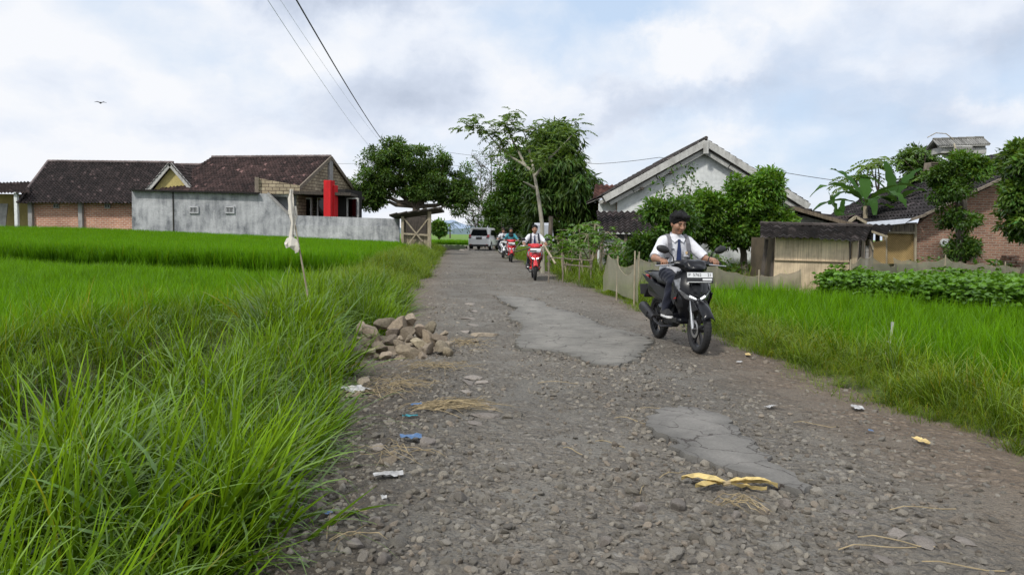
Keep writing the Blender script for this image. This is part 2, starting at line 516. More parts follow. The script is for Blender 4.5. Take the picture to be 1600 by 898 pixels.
def m_weave(name, c, dark):
    q = NM(name); uv = wall_uv(q)
    w1 = q.n('TexWave', {'Scale': 9.0, 'Distortion': .6}, wave_type='BANDS', bands_direction='DIAGONAL'); q.put(w1.inputs['Vector'], uv)
    col = q.mix(dark, c, q.ramp(w1.outputs[1], [(.1, .25), (.6, 1.)]))
    col = q.mix(col, q.ramp(q.noise(2.5, 5).outputs[0], [(.3, .7), (.7, 1.1)]), 1.0, 'MULTIPLY')
    return q.pbr(col, .85)

def m_net(name, c, alpha=.6):
    q = NM(name)
    d = q.n('BsdfDiffuse'); col = q.mix(tuple(x * .7 for x in c), c, q.noise(3, 5).outputs[0]); q.put(d.inputs[0], col)
    tl = q.n('BsdfTranslucent'); q.put(tl.inputs[0], col)
    m0 = q.n('MixShader'); m0.inputs[0].default_value = .4
    q.t.links.new(d.outputs[0], m0.inputs[1]); q.t.links.new(tl.outputs[0], m0.inputs[2])
    t = q.n('BsdfTransparent'); m1 = q.n('MixShader')
    f = q.math('ADD', alpha - .12, q.math('MULTIPLY', q.noise(5, 4).outputs[0], .28))
    q.put(m1.inputs[0], f)
    q.t.links.new(t.outputs[0], m1.inputs[1]); q.t.links.new(m0.outputs[0], m1.inputs[2])
    q.t.links.new(m1.outputs[0], q.out.inputs[0]); return q.m

def m_rock(name, c1, c2, scale=7):
    q = NM(name); n = q.noise(scale, 7, .65).outputs[0]
    rnd = q.n('ObjectInfo').outputs['Random']
    col = q.mix(c1, c2, q.ramp(n, [(.3, 0.), (.7, 1.)]))
    col = q.mix(col, q.ramp(rnd, [(0., .6), (.5, .95), (1., 1.3)]), 1.0, 'MULTIPLY')
    col = q.mix(col, q.col(), 1.0, 'MULTIPLY')
    return q.pbr(col, .92, 0, q.bump(q.noise(scale * 5, 6, .7).outputs[0], .55, .012))

def m_road(name):
    q = NM(name); p = q.pos('World')
    big = q.noise(.55, 5, .6, vec=p).outputs[0]
    mid = q.noise(5, 6, .65, vec=p).outputs[0]
    fine = q.noise(70, 5, .7, vec=p).outputs[0]
    vo = q.n('TexVoronoi', {'Scale': 17.0, 'Randomness': 1.0}); wv = q.n('VectorMath', operation='ADD'); q.put(wv.inputs[0], p)
    sv = q.n('VectorMath', operation='SCALE'); q.put(sv.inputs[0], q.noise(6, 3, vec=p).outputs[1]); sv.inputs['Scale'].default_value = .06
    q.t.links.new(sv.outputs[0], wv.inputs[1]); q.put(vo.inputs['Vector'], wv.outputs[0])
    v2 = q.n('TexVoronoi', {'Scale': 45.0}); q.put(v2.inputs['Vector'], wv.outputs[0])
    cell = q.n('SeparateColor'); q.put(cell.inputs[0], vo.outputs['Color'])
    stone = q.mix(lin(94, 90, 84), lin(158, 154, 146), cell.outputs[0])
    dirt = q.mix(lin(86, 81, 74), lin(130, 124, 114), mid)
    gap = q.ramp(vo.outputs['Distance'], [(.25, 1.), (.62, 0.)])
    remn = q.ramp(q.noise(1.25, 4, .6, vec=p, dist=.5).outputs[0], [(.53, 0.), (.575, 1.)])
    expo = q.ramp(q.math('ADD', q.math('MULTIPLY', big, .6), q.math('MULTIPLY', mid, .4)), [(.42, 0.), (.56, 1.)])
    gap = q.math('MULTIPLY', gap, q.math('SUBTRACT', 1.0, q.math('MULTIPLY', remn, .8)))
    col = q.mix(dirt, stone, q.math('MULTIPLY', gap, q.math('MULTIPLY', expo, .85)))
    col = q.mix(col, lin(120, 117, 110), q.math('MULTIPLY', remn, .75))
    col = q.mix(col, q.ramp(fine, [(.3, .68), (.7, 1.25)]), 1.0, 'MULTIPLY')
    col = q.mix(col, q.col(), 1.0, 'MULTIPLY')
    h = q.math('ADD', q.math('MULTIPLY', gap, .8), q.math('ADD', q.math('MULTIPLY', fine, .45), q.math('MULTIPLY', q.ramp(v2.outputs[0], [(.2, 1.), (.6, 0.)]), .35)))
    return q.pbr(col, .93, 0, q.bump(h, 1.0, .03))

def m_asphalt(name):
    q = NM(name); p = q.pos('World')
    wv = q.n('VectorMath', operation='ADD'); q.put(wv.inputs[0], p)
    sv = q.n('VectorMath', operation='SCALE'); q.put(sv.inputs[0], q.noise(3.5, 5, vec=p).outputs[1]); sv.inputs['Scale'].default_value = .35
    q.t.links.new(sv.outputs[0], wv.inputs[1])
    vo = q.n('TexVoronoi', {'Scale': 2.6}, feature='DISTANCE_TO_EDGE'); q.put(vo.inputs['Vector'], wv.outputs[0])
    msk = q.ramp(q.noise(.9, 3, vec=p).outputs[0], [(.36, 0.), (.55, 1.)])
    crack = q.math('MULTIPLY', q.ramp(vo.outputs[0], [(.004, 1.), (.016, 0.)]), msk)
    base = q.mix(lin(108, 106, 100), lin(136, 133, 126), q.ramp(q.noise(1.6, 7, .65, vec=p).outputs[0], [(.3, 0.), (.7, 1.)]))
    base = q.mix(base, q.ramp(q.noise(60, 5, .7, vec=p).outputs[0], [(.3, .8), (.7, 1.16)]), 1.0, 'MULTIPLY')
    base = q.mix(base, q.ramp(q.noise(5, 6, .7, vec=p, dist=.6).outputs[0], [(.3, .72), (.52, 1.0), (.75, 1.06)]), 1.0, 'MULTIPLY')
    base = q.mix(base, q.col(), 1.0, 'MULTIPLY')
    col = q.mix(base, lin(60, 54, 50), crack)
    h = q.math('SUBTRACT', q.math('MULTIPLY', q.noise(60, 5, .7, vec=p).outputs[0], .3), crack)
    return q.pbr(col, .85, 0, q.bump(h, .5, .012))

def m_soil(name, c, c2):
    q = NM(name); p = q.pos('World')
    col = q.mix(c, c2, q.ramp(q.noise(.7, 7, .65, vec=p).outputs[0], [(.35, 0.), (.65, 1.)]))
    col = q.mix(col, q.ramp(q.noise(9, 5, .7, vec=p).outputs[0], [(.3, .6), (.7, 1.25)]), 1.0, 'MULTIPLY')
    return q.pbr(col, .95, 0, q.bump(q.noise(14, 6, .7, vec=p).outputs[0], .5, .04))

def m_emit(name, c, st, base=(.8, .8, .8)):
    q = NM(name); return q.pbr(base, .15, 0, None, Emission_Color=c, Emission_Strength=st)

def m_skin(name):
    q = NM(name); n = q.ramp(q.noise(14, 4).outputs[0], [(.3, .9), (.7, 1.08)])
    return q.pbr(q.mix(q.col(), n, 1.0, 'MULTIPLY'), .5, 0, None, Subsurface_Weight=.08, Subsurface_Scale=.02)

def m_cloth(name, c, rough=.85):
    q = NM(name)
    fold = q.noise(9, 4, .55, dist=.8).outputs[0]
    col = q.mix(tuple(x * .88 for x in c), c, q.ramp(fold, [(.35, 0.), (.6, 1.)]))
    col = q.mix(col, q.col(), 1.0, 'MULTIPLY')
    return q.pbr(col, rough, 0, q.bump(fold, .5, .025), Sheen_Weight=.1)

def m_paint(name, c, rough=.25, coat=.5, **kw):
    q = NM(name); n = q.noise(5, 5, .6).outputs[0]
    col = q.mix(tuple(x * .93 for x in c), c, n)
    dust = q.ramp(q.noise(3, 6, .7).outputs[0], [(.5, 0.), (.85, .07)])
    col = q.mix(col, (.3, .27, .24), dust)
    col = q.mix(col, q.col(), 1.0, 'MULTIPLY')
    return q.pbr(col, q.math('ADD', rough, q.math('MULTIPLY', dust, .8)), 0, None, Coat_Weight=coat, Coat_Roughness=.1, **kw)

M = {}
M['rice'] = m_leaf('rice_leaf', (.12, .31, .013), .45, .02, spread=.3)
M['grass'] = m_leaf('verge_grass_leaf', (.125, .275, .026), .42, .045, spread=.5)
M['weed'] = m_leaf('weed_leaf', (.165, .305, .036), .42, .03, spread=.4)
M['bean'] = m_leaf('bean_leaf', (.115, .27, .03), .4, .04, spread=.35)
M['tree_dark'] = m_leaf('dark_tree_leaf', (.08, .165, .032), .38, .05)
M['tree_mid'] = m_leaf('mid_tree_leaf', (.092, .205, .032), .4, .05)
M['tree_light'] = m_leaf('light_tree_leaf', (.11, .245, .028), .4, .05)
M['tree_pale'] = m_leaf('pale_tree_leaf', (.13, .23, .05), .45, .04)
M['banana'] = m_leaf('banana_leaf', (.05, .13, .03), .35, .07)
M['trunk'] = m_wood('trunk_bark', (.16, .13, .10), (.06, .05, .04))
M['trunk_pale'] = m_wood('pale_bark', (.42, .40, .33), (.2, .18, .14))
M['wood'] = m_wood('weathered_wood', (.26, .22, .17), (.11, .09, .07))
M['wood_pale'] = m_wood('pale_bamboo_pole', (.42, .37, .27), (.22, .18, .12))
M['wood_dark'] = m_wood('dark_wood', (.09, .075, .06), (.03, .026, .022))
M['straw'] = m_plain('dry_straw', lin(158, 142, 110), .8, 0, .3, 20)
M['husk'] = m_plain('dry_husk', lin(204, 182, 128), .8, 0, .3, 30, .4)
M['tile'] = m_tile('clay_tile')
M['brick_l'] = m_brick('raw_brick', lin(208, 148, 120), lin(176, 118, 94), lin(204, 184, 166), .3, .115, .02, dirt=.3)
M['brick_r'] = m_brick('old_brick', lin(166, 122, 100), lin(134, 96, 80), lin(158, 144, 128), .24, .075, .014)
M['block'] = m_brick('pale_block', lin(186, 172, 146), lin(158, 143, 120), lin(98, 84, 72), .42, .2, .02, .35)
M['block_white'] = m_brick('white_block', lin(196, 194, 190), lin(176, 174, 170), lin(140, 136, 132), .42, .2, .012, .25)
M['plaster_grey'] = m_plaster('grey_plaster', lin(196, 197, 200), lin(92, 96, 102), 1.0, .8)
M['vent_grey'] = m_plaster('vent_plaster', lin(196, 197, 200), lin(130, 132, 136), .8, 3)
M['plaster_white'] = m_plaster('white_plaster', lin(226, 229, 228), lin(172, 177, 177), .6, .55)
M['plaster_yellow'] = m_plaster('yellow_plaster', lin(196, 182, 118), lin(150, 136, 88), .7, .8)
M['concrete'] = m_plaster('concrete', lin(168, 166, 164), lin(110, 108, 106), .7, 1.5)
M['board'] = m_plaster('weathered_board', lin(196, 196, 192), lin(112, 110, 106), .75, 1.8)
M['red'] = m_plaster('red_plaster', lin(206, 28, 36), lin(150, 20, 26), .6, 1.5)
M['dark'] = m_plain('dark_interior', (.016, .015, .014), .9)
M['bamboo'] = m_bamboo('split_bamboo', lin(240, 222, 190), lin(158, 132, 104), 110)
M['weave'] = m_weave('woven_bamboo', lin(176, 150, 100), lin(116, 94, 60))
M['net'] = m_net('grey_net', lin(172, 168, 150), .66)
M['rock'] = m_rock('grey_stone', lin(112, 105, 98), lin(150, 143, 136))
M['rock_warm'] = m_rock('quarry_stone', lin(112, 102, 90), lin(160, 148, 130), 5)
M['gravel'] = m_rock('gravel_stone', lin(92, 88, 81), lin(148, 143, 134), 12)
M['road'] = m_road('broken_road')
M['asphalt'] = m_asphalt('old_asphalt')
M['soil'] = m_soil('paddy_soil', (.045, .052, .02), (.075, .085, .03))
M['earth'] = m_soil('yard_earth', (.09, .08, .055), (.06, .09, .03))
M['rubber'] = m_plain('tyre_rubber', (.016, .016, .017), .75, 0, .2, 20)
M['black_plastic'] = m_plain('black_plastic', (.014, .0145, .016), .5, 0, .2, 8)
M['black_paint'] = m_paint('black_paint', (.005, .0055, .008), .3, .12, Specular_IOR_Level=.3)
M['grey_paint'] = m_paint('matte_grey_paint', (.022, .023, .027), .5, .03, Specular_IOR_Level=.3)
M['red_paint'] = m_paint('red_paint', (.55, .012, .018), .25, .5)
M['white_paint'] = m_paint('white_paint', (.78, .79, .82), .25, .5)
M['car_white'] = m_plain('car_white', (.93, .93, .93), .3, 0, .02, 3, Coat_Weight=.4)
M['metal'] = m_plain('bare_metal', (.55, .55, .56), .3, 1.0, .1, 10)
M['dark_metal'] = m_plain('dark_metal', (.05, .05, .055), .45, .6, .2, 10)
M['glass_dark'] = m_plain('dark_glass', (.012, .014, .017), .06, 0, .1, 2)
M['chrome'] = m_plain('lamp_chrome', (.75, .77, .8), .12, 1.0, .05, 10)
M['lens'] = m_plain('clear_lens', (.16, .165, .175), .12, .3, .6, 24, Coat_Weight=.6)
M['lamp_on'] = m_emit('lit_headlamp', (1, .97, .9), 5.0)
M['lamp_dim'] = m_emit('dim_headlamp', (.95, .98, 1), .9, (.8, .82, .85))
M['lamp_red'] = m_paint('tail_lamp_red', (.35, .02, .02), .2, .6)
M['amber'] = m_paint('amber_lens', (.6, .42, .22), .2, .6)
M['plate_black'] = m_plain('plate_black', (.02, .02, .022), .5)
M['plate_white'] = m_plain('plate_white', (.72, .73, .74), .5, 0, .05)
M['skin'] = m_skin('skin')
M['hair'] = m_plain('black_hair', (.004, .0035, .0035), .6, 0, .4, 60, .6, Specular_IOR_Level=.25)
M['shirt'] = m_cloth('white_shirt', (.70, .71, .76))
M['navy'] = m_cloth('navy_cloth', (.008, .011, .028))
M['tie'] = m_cloth('blue_tie', (.014, .028, .10))
M['black_cloth'] = m_cloth('black_cloth', (.012, .012, .014))
M['teal'] = m_cloth('teal_cloth', (.05, .26, .32))
M['pack'] = m_cloth('grey_strap', (.17, .17, .19))
M['shoe_sole'] = m_plain('white_sole', (.72, .72, .72), .6)
M['cloth_white'] = m_cloth('bleached_cloth', (.66, .62, .55))
M['blue_litter'] = m_paint('blue_wrapper', (.07, .15, .30), .4, .2)
M['white_litter'] = m_plain('white_paper', (.42, .42, .42), .7, 0, .4, 12)
M['tarp'] = m_plain('silver_tarp', (.42, .45, .5), .4)
M['black_tarp'] = m_plain('black_sheet', (.035, .038, .045), .35, 0, .3, 4, .3)
M['wire'] = m_plain('cable_black', (.03, .03, .035), .6)
M['hill'] = m_plain('haze_tinted_hill', lin(148, 166, 190), 1.0, 0, .08, .01)  # distance haze painted in as a flat pale blue base colour
M['hill_near'] = m_plain('haze_tinted_wood', lin(96, 116, 122), 1.0, 0, .2, .05)  # nearer ridge and far palm, haze painted into the colour too
# ---------------------------------------------------------------- world, sun, camera
w = bpy.data.worlds.new("World"); sc.world = w; w.use_nodes = True
SUN_EL, SUN_AZ = R(45), R(-146)      # azimuth from +Y, clockwise
def build_world():
    q = NM('tmp'); bpy.data.materials.remove(q.m)
    q.t = w.node_tree; q.t.nodes.clear(); q.out = q.t.nodes.new('ShaderNodeOutputWorld')
    sky = q.n('TexSky', sky_type='NISHITA', sun_disc=False, sun_elevation=SUN_EL, sun_rotation=SUN_AZ, air_density=1.0, dust_density=2.2, ozone_density=1.2)
    bg1 = q.n('Background', {'Strength': .15}); q.put(bg1.inputs[0], q.mix(sky.outputs[0], (4.0, 5.1, 6.6), .75))
    d = q.n('TexCoord').outputs['Generated']
    s = q.n('SeparateXYZ'); q.put(s.inputs[0], d); x, y, z = s.outputs
    az = q.math('ARCTAN2', x, y); el = q.math('ARCSINE', z)
    # cloud space: azimuth and height, clouds flatten towards the horizon
    hh = q.math('POWER', q.math('MAXIMUM', el, .0), .85)
    cb = q.n('CombineXYZ'); q.put(cb.inputs[0], q.math('MULTIPLY', az, 1.0)); q.put(cb.inputs[1], q.math('MULTIPLY', hh, 1.45)); cb.inputs[2].default_value = 2.3
    pl = cb.outputs[0]
    wv = q.n('VectorMath', operation='ADD'); q.put(wv.inputs[0], pl)
    sv = q.n('VectorMath', operation='SCALE'); q.put(sv.inputs[0], q.noise(7, 6, .6, vec=pl).outputs[1]); sv.inputs['Scale'].default_value = .10
    q.t.links.new(sv.outputs[0], wv.inputs[1]); wp = wv.outputs[0]
    n_big = q.noise(3.0, 8, .5, vec=wp).outputs[0]
    # the same field a little lower: its difference lights the tops and darkens the bases of the clouds
    of = q.n('VectorMath', operation='ADD'); q.put(of.inputs[0], wp); of.inputs[1].default_value = (-.012, .055, 0)
    n_up = q.noise(3.0, 8, .5, vec=of.outputs[0]).outputs[0]
    relief = q.math('SUBTRACT', n_up, n_big)
    n_fine = q.noise(11, 5, .5, vec=wp).outputs[0]
    wn = q.noise(6.5, 8, .62, vec=d)
    ws = q.n('SeparateColor'); q.put(ws.inputs[0], wn.outputs[1])
    azw = q.math('ADD', az, q.math('MULTIPLY', q.math('SUBTRACT', ws.outputs[0], .5), .30))
    elw = q.math('ADD', el, q.math('MULTIPLY', q.math('SUBTRACT', ws.outputs[1], .5), .17))
    def blob(px, py, sx, sy, st):
        a0 = math.atan((px - 800) / FPX); e0 = math.atan((366 - py) / FPX)
        u = q.math('DIVIDE', q.math('SUBTRACT', azw, a0), sx / FPX); v = q.math('DIVIDE', q.math('SUBTRACT', elw, e0), sy / FPX)
        r = q.math('ADD', q.math('MULTIPLY', u, u), q.math('MULTIPLY', v, v))
        return q.math('MULTIPLY', q.math('EXPONENT', q.math('MULTIPLY', r, -1.0)), st)
    def total(L):
        t = L[0]
        for k in L[1:]: t = q.math('ADD', t, k)
        return t
    dark = total([blob(400, -20, 240, 60, .8), blob(650, 140, 130, 50, .34), blob(560, 195, 220, 40, .22), blob(1010, 165, 170, 38, .45),
                  blob(1290, -14, 150, 32, .65), blob(1540, 70, 110, 50, .25), blob(160, 150, 200, 46, .18), blob(260, 235, 220, 26, .14), blob(900, 200, 70, 22, .25), blob(130, 40, 160, 40, .15)])
    blue = total([blob(1330, 120, 330, 110, .62), blob(930, 30, 240, 60, .36), blob(720, 60, 120, 60, .2), blob(330, 130, 200, 40, .15), blob(1480, 190, 180, 60, .26), blob(1250, 250, 320, 40, .22), blob(700, 260, 110, 40, .2)])
    puff = total([blob(1080, 100, 90, 40, .55), blob(1060, 55, 40, 24, .35), blob(850, 165, 90, 44, .5), blob(1140, 218, 90, 20, .25), blob(480, 95, 240, 50, .2), blob(1510, 215, 70, 30, .45), blob(20, 180, 120, 160, .2)])
    dk = q.math('ADD', dark, q.math('MULTIPLY', q.math('SUBTRACT', n_big, .49), .9))
    dk = q.math('ADD', dk, q.math('MULTIPLY', relief, 2.7))
    dk = q.math('ADD', dk, q.math('MULTIPLY', q.math('SUBTRACT', n_fine, .5), .35))
    dk = q.math('SUBTRACT', dk, q.math('MULTIPLY', puff, .55))
    ccol = q.ramp(q.math('ADD', dk, .12), [(0.0, (.95, .965, 1.0)), (.2, (.85, .895, .98)), (.45, (.68, .745, .87)), (.75, (.52, .585, .71)), (1.0, (.44, .49, .59))])
    cov = q.math('ADD', q.math('MULTIPLY', q.math('SUBTRACT', n_big, .5), 2.2), q.math('SUBTRACT', q.math('ADD', .72, q.math('ADD', puff, q.math('MULTIPLY', dark, .6))), blue))
    cov = q.ramp(cov, [(.1, .1), (.36, .5), (.7, .97)])
    bg2 = q.n('Background', {'Strength': 1.0}); q.put(bg2.inputs[0], ccol)
    mx = q.n('MixShader'); q.put(mx.inputs[0], cov)
    q.t.links.new(bg1.outputs[0], mx.inputs[1]); q.t.links.new(bg2.outputs[0], mx.inputs[2])
    q.t.links.new(mx.outputs[0], q.out.inputs[0])
build_world()
w.cycles.sampling_method = 'MANUAL'; w.cycles.sample_map_resolution = 512

sl = bpy.data.lights.new('sun', 'SUN'); sl.energy = 2.75; sl.angle = R(5); sl.color = (1, .955, .88)
so = bpy.data.objects.new('sun', sl); COL.objects.link(so)
sd = Vector((math.sin(SUN_AZ) * math.cos(SUN_EL), math.cos(SUN_AZ) * math.cos(SUN_EL), math.sin(SUN_EL)))
so.rotation_euler = sd.to_track_quat('Z', 'Y').to_euler()

cd = bpy.data.cameras.new('camera'); co = bpy.data.objects.new('camera', cd); COL.objects.link(co)
cd.sensor_width = 36; cd.lens = 36 * FPX / 1600; cd.clip_end = 6000; cd.clip_start = .05
co.location = (0, 0, CAM_Z); co.rotation_euler = CAM_EUL.to_euler(); sc.camera = co
sc.view_settings.view_transform = 'Standard'; sc.view_settings.look = 'None'; sc.view_settings.exposure = 0
sc.cycles.max_bounces = 6; sc.cycles.diffuse_bounces = 3; sc.cycles.glossy_bounces = 3; sc.cycles.adaptive_threshold = .02; sc.cycles.transparent_max_bounces = 16; sc.cycles.transmission_bounces = 4
sc.cycles.caustics_reflective = sc.cycles.caustics_refractive = False
sc.cycles.use_denoising = True
try: sc.cycles.denoiser = 'OPENIMAGEDENOISE'
except Exception: pass

# ---------------------------------------------------------------- land
SH = .0725                                   # the road runs a little to the left of the view axis
def uu(x, y): return x + SH * y
def sstep(a, b, x): t = np.clip((np.asarray(x, float) - a) / (b - a), 0, 1); return t * t * (3 - 2 * t)
def edge_y(x): return 21 + (-6.3 - np.asarray(x)) * .5
def terr(x, y):
    x = np.asarray(x, float); y = np.asarray(y, float); u = uu(x, y)
    nz = .05 * fbm(x * .8, y * .8, 3, 3)
    z = np.full(np.broadcast(x, y).shape, -.14)
    hump = -.1 * sstep(-2.2, -1.5, u) + .12 * sstep(-1.3, -2.0, u) * sstep(-2.9, -2.2, u)
    ditch = -.5 * sstep(-2.0, -2.5, u) * sstep(-3.9, -3.2, u) * sstep(12, 8.5, y)
    left = sstep(-.95, -1.25, u)
    pad = np.where(u < -5, -.25, np.where(u < -3.4, -.08, 0.0))
    pad = -.16 * sstep(-2.6, -3.4, u) - .12 * sstep(-4.6, -5.4, u) * sstep(14, 10, y) - .17 * sstep(-3.0, -3.5, u) * sstep(10, 14, y)
    zl = .0 + hump + ditch + pad
    ter = sstep(-.3, .3, y - edge_y(x)) * sstep(-2.9, -3.4, u)
    zt = .12 + np.maximum(0, -x - 7) * .028 * np.clip((y - edge_y(x)) / 15, 0, 1)
    zt = np.where(y > 48, zt * np.clip((75 - y) / 27, 0, 1) + np.clip((y - 48) / 27, 0, 1) * -.1, zt)
    zl = zl * (1 - ter) + zt * ter
    vg = .14 * sstep(18, 26, y) * sstep(-1.0, -1.6, u) * sstep(-3.4, -2.8, u) * sstep(60, 48, y)
    zl = zl + vg
    right = sstep(3.3, 3.7, u)
    zr = -.02 - .18 * sstep(4.1, 4.7, u) * sstep(17.5, 16.5, y)
    z = z * (1 - left) * (1 - right) + zl * left + zr * right
    z = np.where(y > 70, -.1 + 0 * z, z) + nz * np.where((u > -1) & (u < 3.4), .2, 1)
    return z

def axis(segs):
    out = []
    for a, b, st in segs: out += list(np.arange(a, b, st))
    return np.array(out)
gx = np.concatenate([-np.geomspace(3000, 62, 26), axis([(-60, -12, .8), (-12, 12, .2), (12, 60, .8)]), np.geomspace(60, 3000, 26)])
gy = np.concatenate([axis([(-30, 0, 3), (0, 25, .2), (25, 75, .7)]), np.geomspace(76, 4000, 34)])
X, Y = np.meshgrid(gx, gy, indexing='ij'); Z = terr(X, Y)
Z = np.where(Y > 90, -.12, Z)
nx, ny = X.shape
I = np.arange(nx * ny).reshape(nx, ny)
quads = np.stack([I[:-1, :-1], I[1:, :-1], I[1:, 1:], I[:-1, 1:]], -1).reshape(-1, 4)
Ug = uu(X, Y); far = sstep(60, 110, Y)[..., None]
gc = np.ones((nx, ny, 3))
band = .8 + .5 * vn3(X * .01, Y * .035, 0, 8)
fc = np.stack([band * 1.7, band * 2.9, band * .8], -1)
gc = gc * (1 - far) + fc * far
obj('ground', np_mesh('ground', np.stack([X, Y, Z], -1).reshape(-1, 3), quads=quads, cols=gc.reshape(-1, 3), smooth=True), None)
qg = NM('ground_soil'); p = qg.pos('World')
c_ = qg.mix((.055, .058, .025), (.085, .095, .035), qg.noise(.7, 7, .65, vec=p).outputs[0])
c_ = qg.mix(c_, qg.ramp(qg.noise(9, 5, .7, vec=p).outputs[0], [(.3, .6), (.7, 1.25)]), 1.0, 'MULTIPLY'); c_ = qg.mix(c_, qg.col(), 1.0, 'MULTIPLY')
qg.pbr(c_, .95, 0, qg.bump(qg.noise(14, 6, .7, vec=p).outputs[0], .5, .04))
bpy.data.objects['ground'].data.materials.append(qg.m); tag(bpy.data.objects['ground'], kind='structure')

# ---------------------------------------------------------------- road
PA = [(775,462),(800,463),(830,466),(850,473),(857,480),(895,488),(925,500),(935,508),(975,518),(1010,528),(1018,533),(1005,550),(990,565),(965,574),(935,570),(905,562),(890,553),(850,549),(815,545),(808,535),(812,520),(818,508),(800,500),(795,490),(810,482),(790,475),(780,468)]
PB = [(1035,640),(1060,635),(1100,640),(1140,655),(1155,680),(1190,710),(1225,735),(1255,755),(1262,765),(1240,766),(1190,752),(1150,740),(1110,722),(1075,712),(1050,700),(1055,690),(1030,678),(1008,660),(1020,650)]
PC = [(718,512),(742,508),(752,520),(748,540),(726,548),(716,530)]
PD = [(726,470),(750,468),(752,480),(756,492),(730,498),(720,485)]
PE = [(722,590),(758,584),(772,604),(752,620),(728,618)]
def rough_poly(pp, z=.02, amp=.05, n=5):
    P = [G(a, b, z) for a, b in pp]; out = []
    for i in range(len(P)):
        a, b = P[i], P[(i + 1) % len(P)]
        k = max(2, int((b - a).length / .06))
        for j in range(k):
            q = a.lerp(b, j / k); nrm = Vector((-(b - a).y, (b - a).x, 0)).normalized()
            q = q + nrm * (U(-1, 1) * amp * (1 if j else .4)); out.append((q.x, q.y))
    return out
def inpoly(x, y, poly):
    x = np.asarray(x); y = np.asarray(y); r = np.zeros(x.shape, bool); n = len(poly)
    for i in range(n):
        x1, y1 = poly[i]; x2, y2 = poly[(i + 1) % n]
        if y1 == y2: continue
        r ^= ((y1 > y) != (y2 > y)) & (x < (x2 - x1) * (y - y1) / (y2 - y1) + x1)
    return r
POLY = [rough_poly(p) for p in (PA, PB)]
def hl(u, v): return .05 * fbm(u * .45, v * .45, 21, 2) - .05 * sstep(-.3, -1.2, u) - .04 * sstep(3.0, 3.7, u)
def road_z(u, v):
    return hl(u, v) + .055 * fbm(u * 1.9, v * 1.9, 31, 3) + .03 * fbm(u * 9, v * 9, 41, 3) * sstep(26, 8, v)
def rz_at(x, y): return float(road_z(np.array(uu(x, y)), np.array(float(y))))
vv = np.concatenate([axis([(.6, 9, .022), (9, 20, .06), (20, 45, .15), (45, 78, .5)])])
un = np.linspace(-1.45, 4.0, 230)
Ur, Vr = np.meshgrid(un, vv, indexing='ij')
Zr = road_z(Ur, Vr)
inP = np.zeros(Ur.shape, bool)
for q in POLY: inP |= inpoly(Ur - SH * Vr, Vr, q)
Zr = np.where(inP, np.minimum(Zr, hl(Ur, Vr) - .005), Zr)
nx, ny = Ur.shape; I = np.arange(nx * ny).reshape(nx, ny)
quads = np.stack([I[:-1, :-1], I[1:, :-1], I[1:, 1:], I[:-1, 1:]], -1).reshape(-1, 4)
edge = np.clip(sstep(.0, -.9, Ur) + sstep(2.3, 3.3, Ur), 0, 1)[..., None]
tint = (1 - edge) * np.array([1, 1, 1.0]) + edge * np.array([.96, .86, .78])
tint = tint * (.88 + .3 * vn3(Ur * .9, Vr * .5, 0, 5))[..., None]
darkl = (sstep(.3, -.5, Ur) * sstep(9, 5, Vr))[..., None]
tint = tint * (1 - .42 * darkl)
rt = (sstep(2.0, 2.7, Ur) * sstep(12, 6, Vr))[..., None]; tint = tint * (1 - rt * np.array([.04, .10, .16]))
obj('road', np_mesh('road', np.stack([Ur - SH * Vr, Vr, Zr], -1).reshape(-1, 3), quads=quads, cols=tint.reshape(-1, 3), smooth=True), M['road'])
tag(bpy.data.objects['road'], kind='structure')

import bmesh
def patch(name, poly, top=.035, tint=(1, 1, 1)):
    bm = bmesh.new()
    cx = sum(p[0] for p in poly) / len(poly); cy = sum(p[1] for p in poly) / len(poly)
    vs = [bm.verts.new((x, y, 0)) for x, y in poly]
    f = bm.faces.new(vs); bmesh.ops.triangulate(bm, faces=[f])
    for _ in range(2):
        L = [e for e in bm.edges if e.calc_length() > .16]
        if L: bmesh.ops.subdivide_edges(bm, edges=L, cuts=1)
        bmesh.ops.triangulate(bm, faces=bm.faces[:])
    bound = [e for e in bm.edges if len(e.link_faces) == 1]
    ex = bmesh.ops.extrude_edge_only(bm, edges=bound)
    new = {v for v in ex['geom'] if isinstance(v, bmesh.types.BMVert)}
    for v in bm.verts:
        u_ = uu(v.co.x, v.co.y)
        if v in new:
            d = Vector((v.co.x - cx, v.co.y - cy, 0)).normalized() * U(.01, .05)
            v.co += d; v.co.z = float(hl(np.array(u_), np.array(v.co.y))) - .06
        else:
            v.co.z = float(hl(np.array(u_), np.array(v.co.y))) + top + .012 * float(fbm(np.array(v.co.x * 2), np.array(v.co.y * 2), 5, 2)) + (U(-.008, .0) if v.is_boundary else 0)
    bmesh.ops.recalc_face_normals(bm, faces=bm.faces[:])
    me = bpy.data.meshes.new(name); bm.to_mesh(me); bm.free()
    a = me.color_attributes.new('col', 'FLOAT_COLOR', 'POINT')
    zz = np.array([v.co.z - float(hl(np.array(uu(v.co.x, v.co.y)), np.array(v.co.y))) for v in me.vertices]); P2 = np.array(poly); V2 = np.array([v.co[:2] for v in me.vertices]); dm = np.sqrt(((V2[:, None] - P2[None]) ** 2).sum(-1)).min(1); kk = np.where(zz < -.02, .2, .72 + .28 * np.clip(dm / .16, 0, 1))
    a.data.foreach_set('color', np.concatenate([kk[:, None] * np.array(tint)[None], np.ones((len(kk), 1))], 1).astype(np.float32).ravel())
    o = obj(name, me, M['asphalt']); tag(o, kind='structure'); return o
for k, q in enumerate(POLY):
    patch('road_patch', q, (.032, .034)[k], ((1, 1, 1), (.97, .97, 1.0), (.93, .92, .92), (.95, .94, .93), (.9, .89, .89))[k])

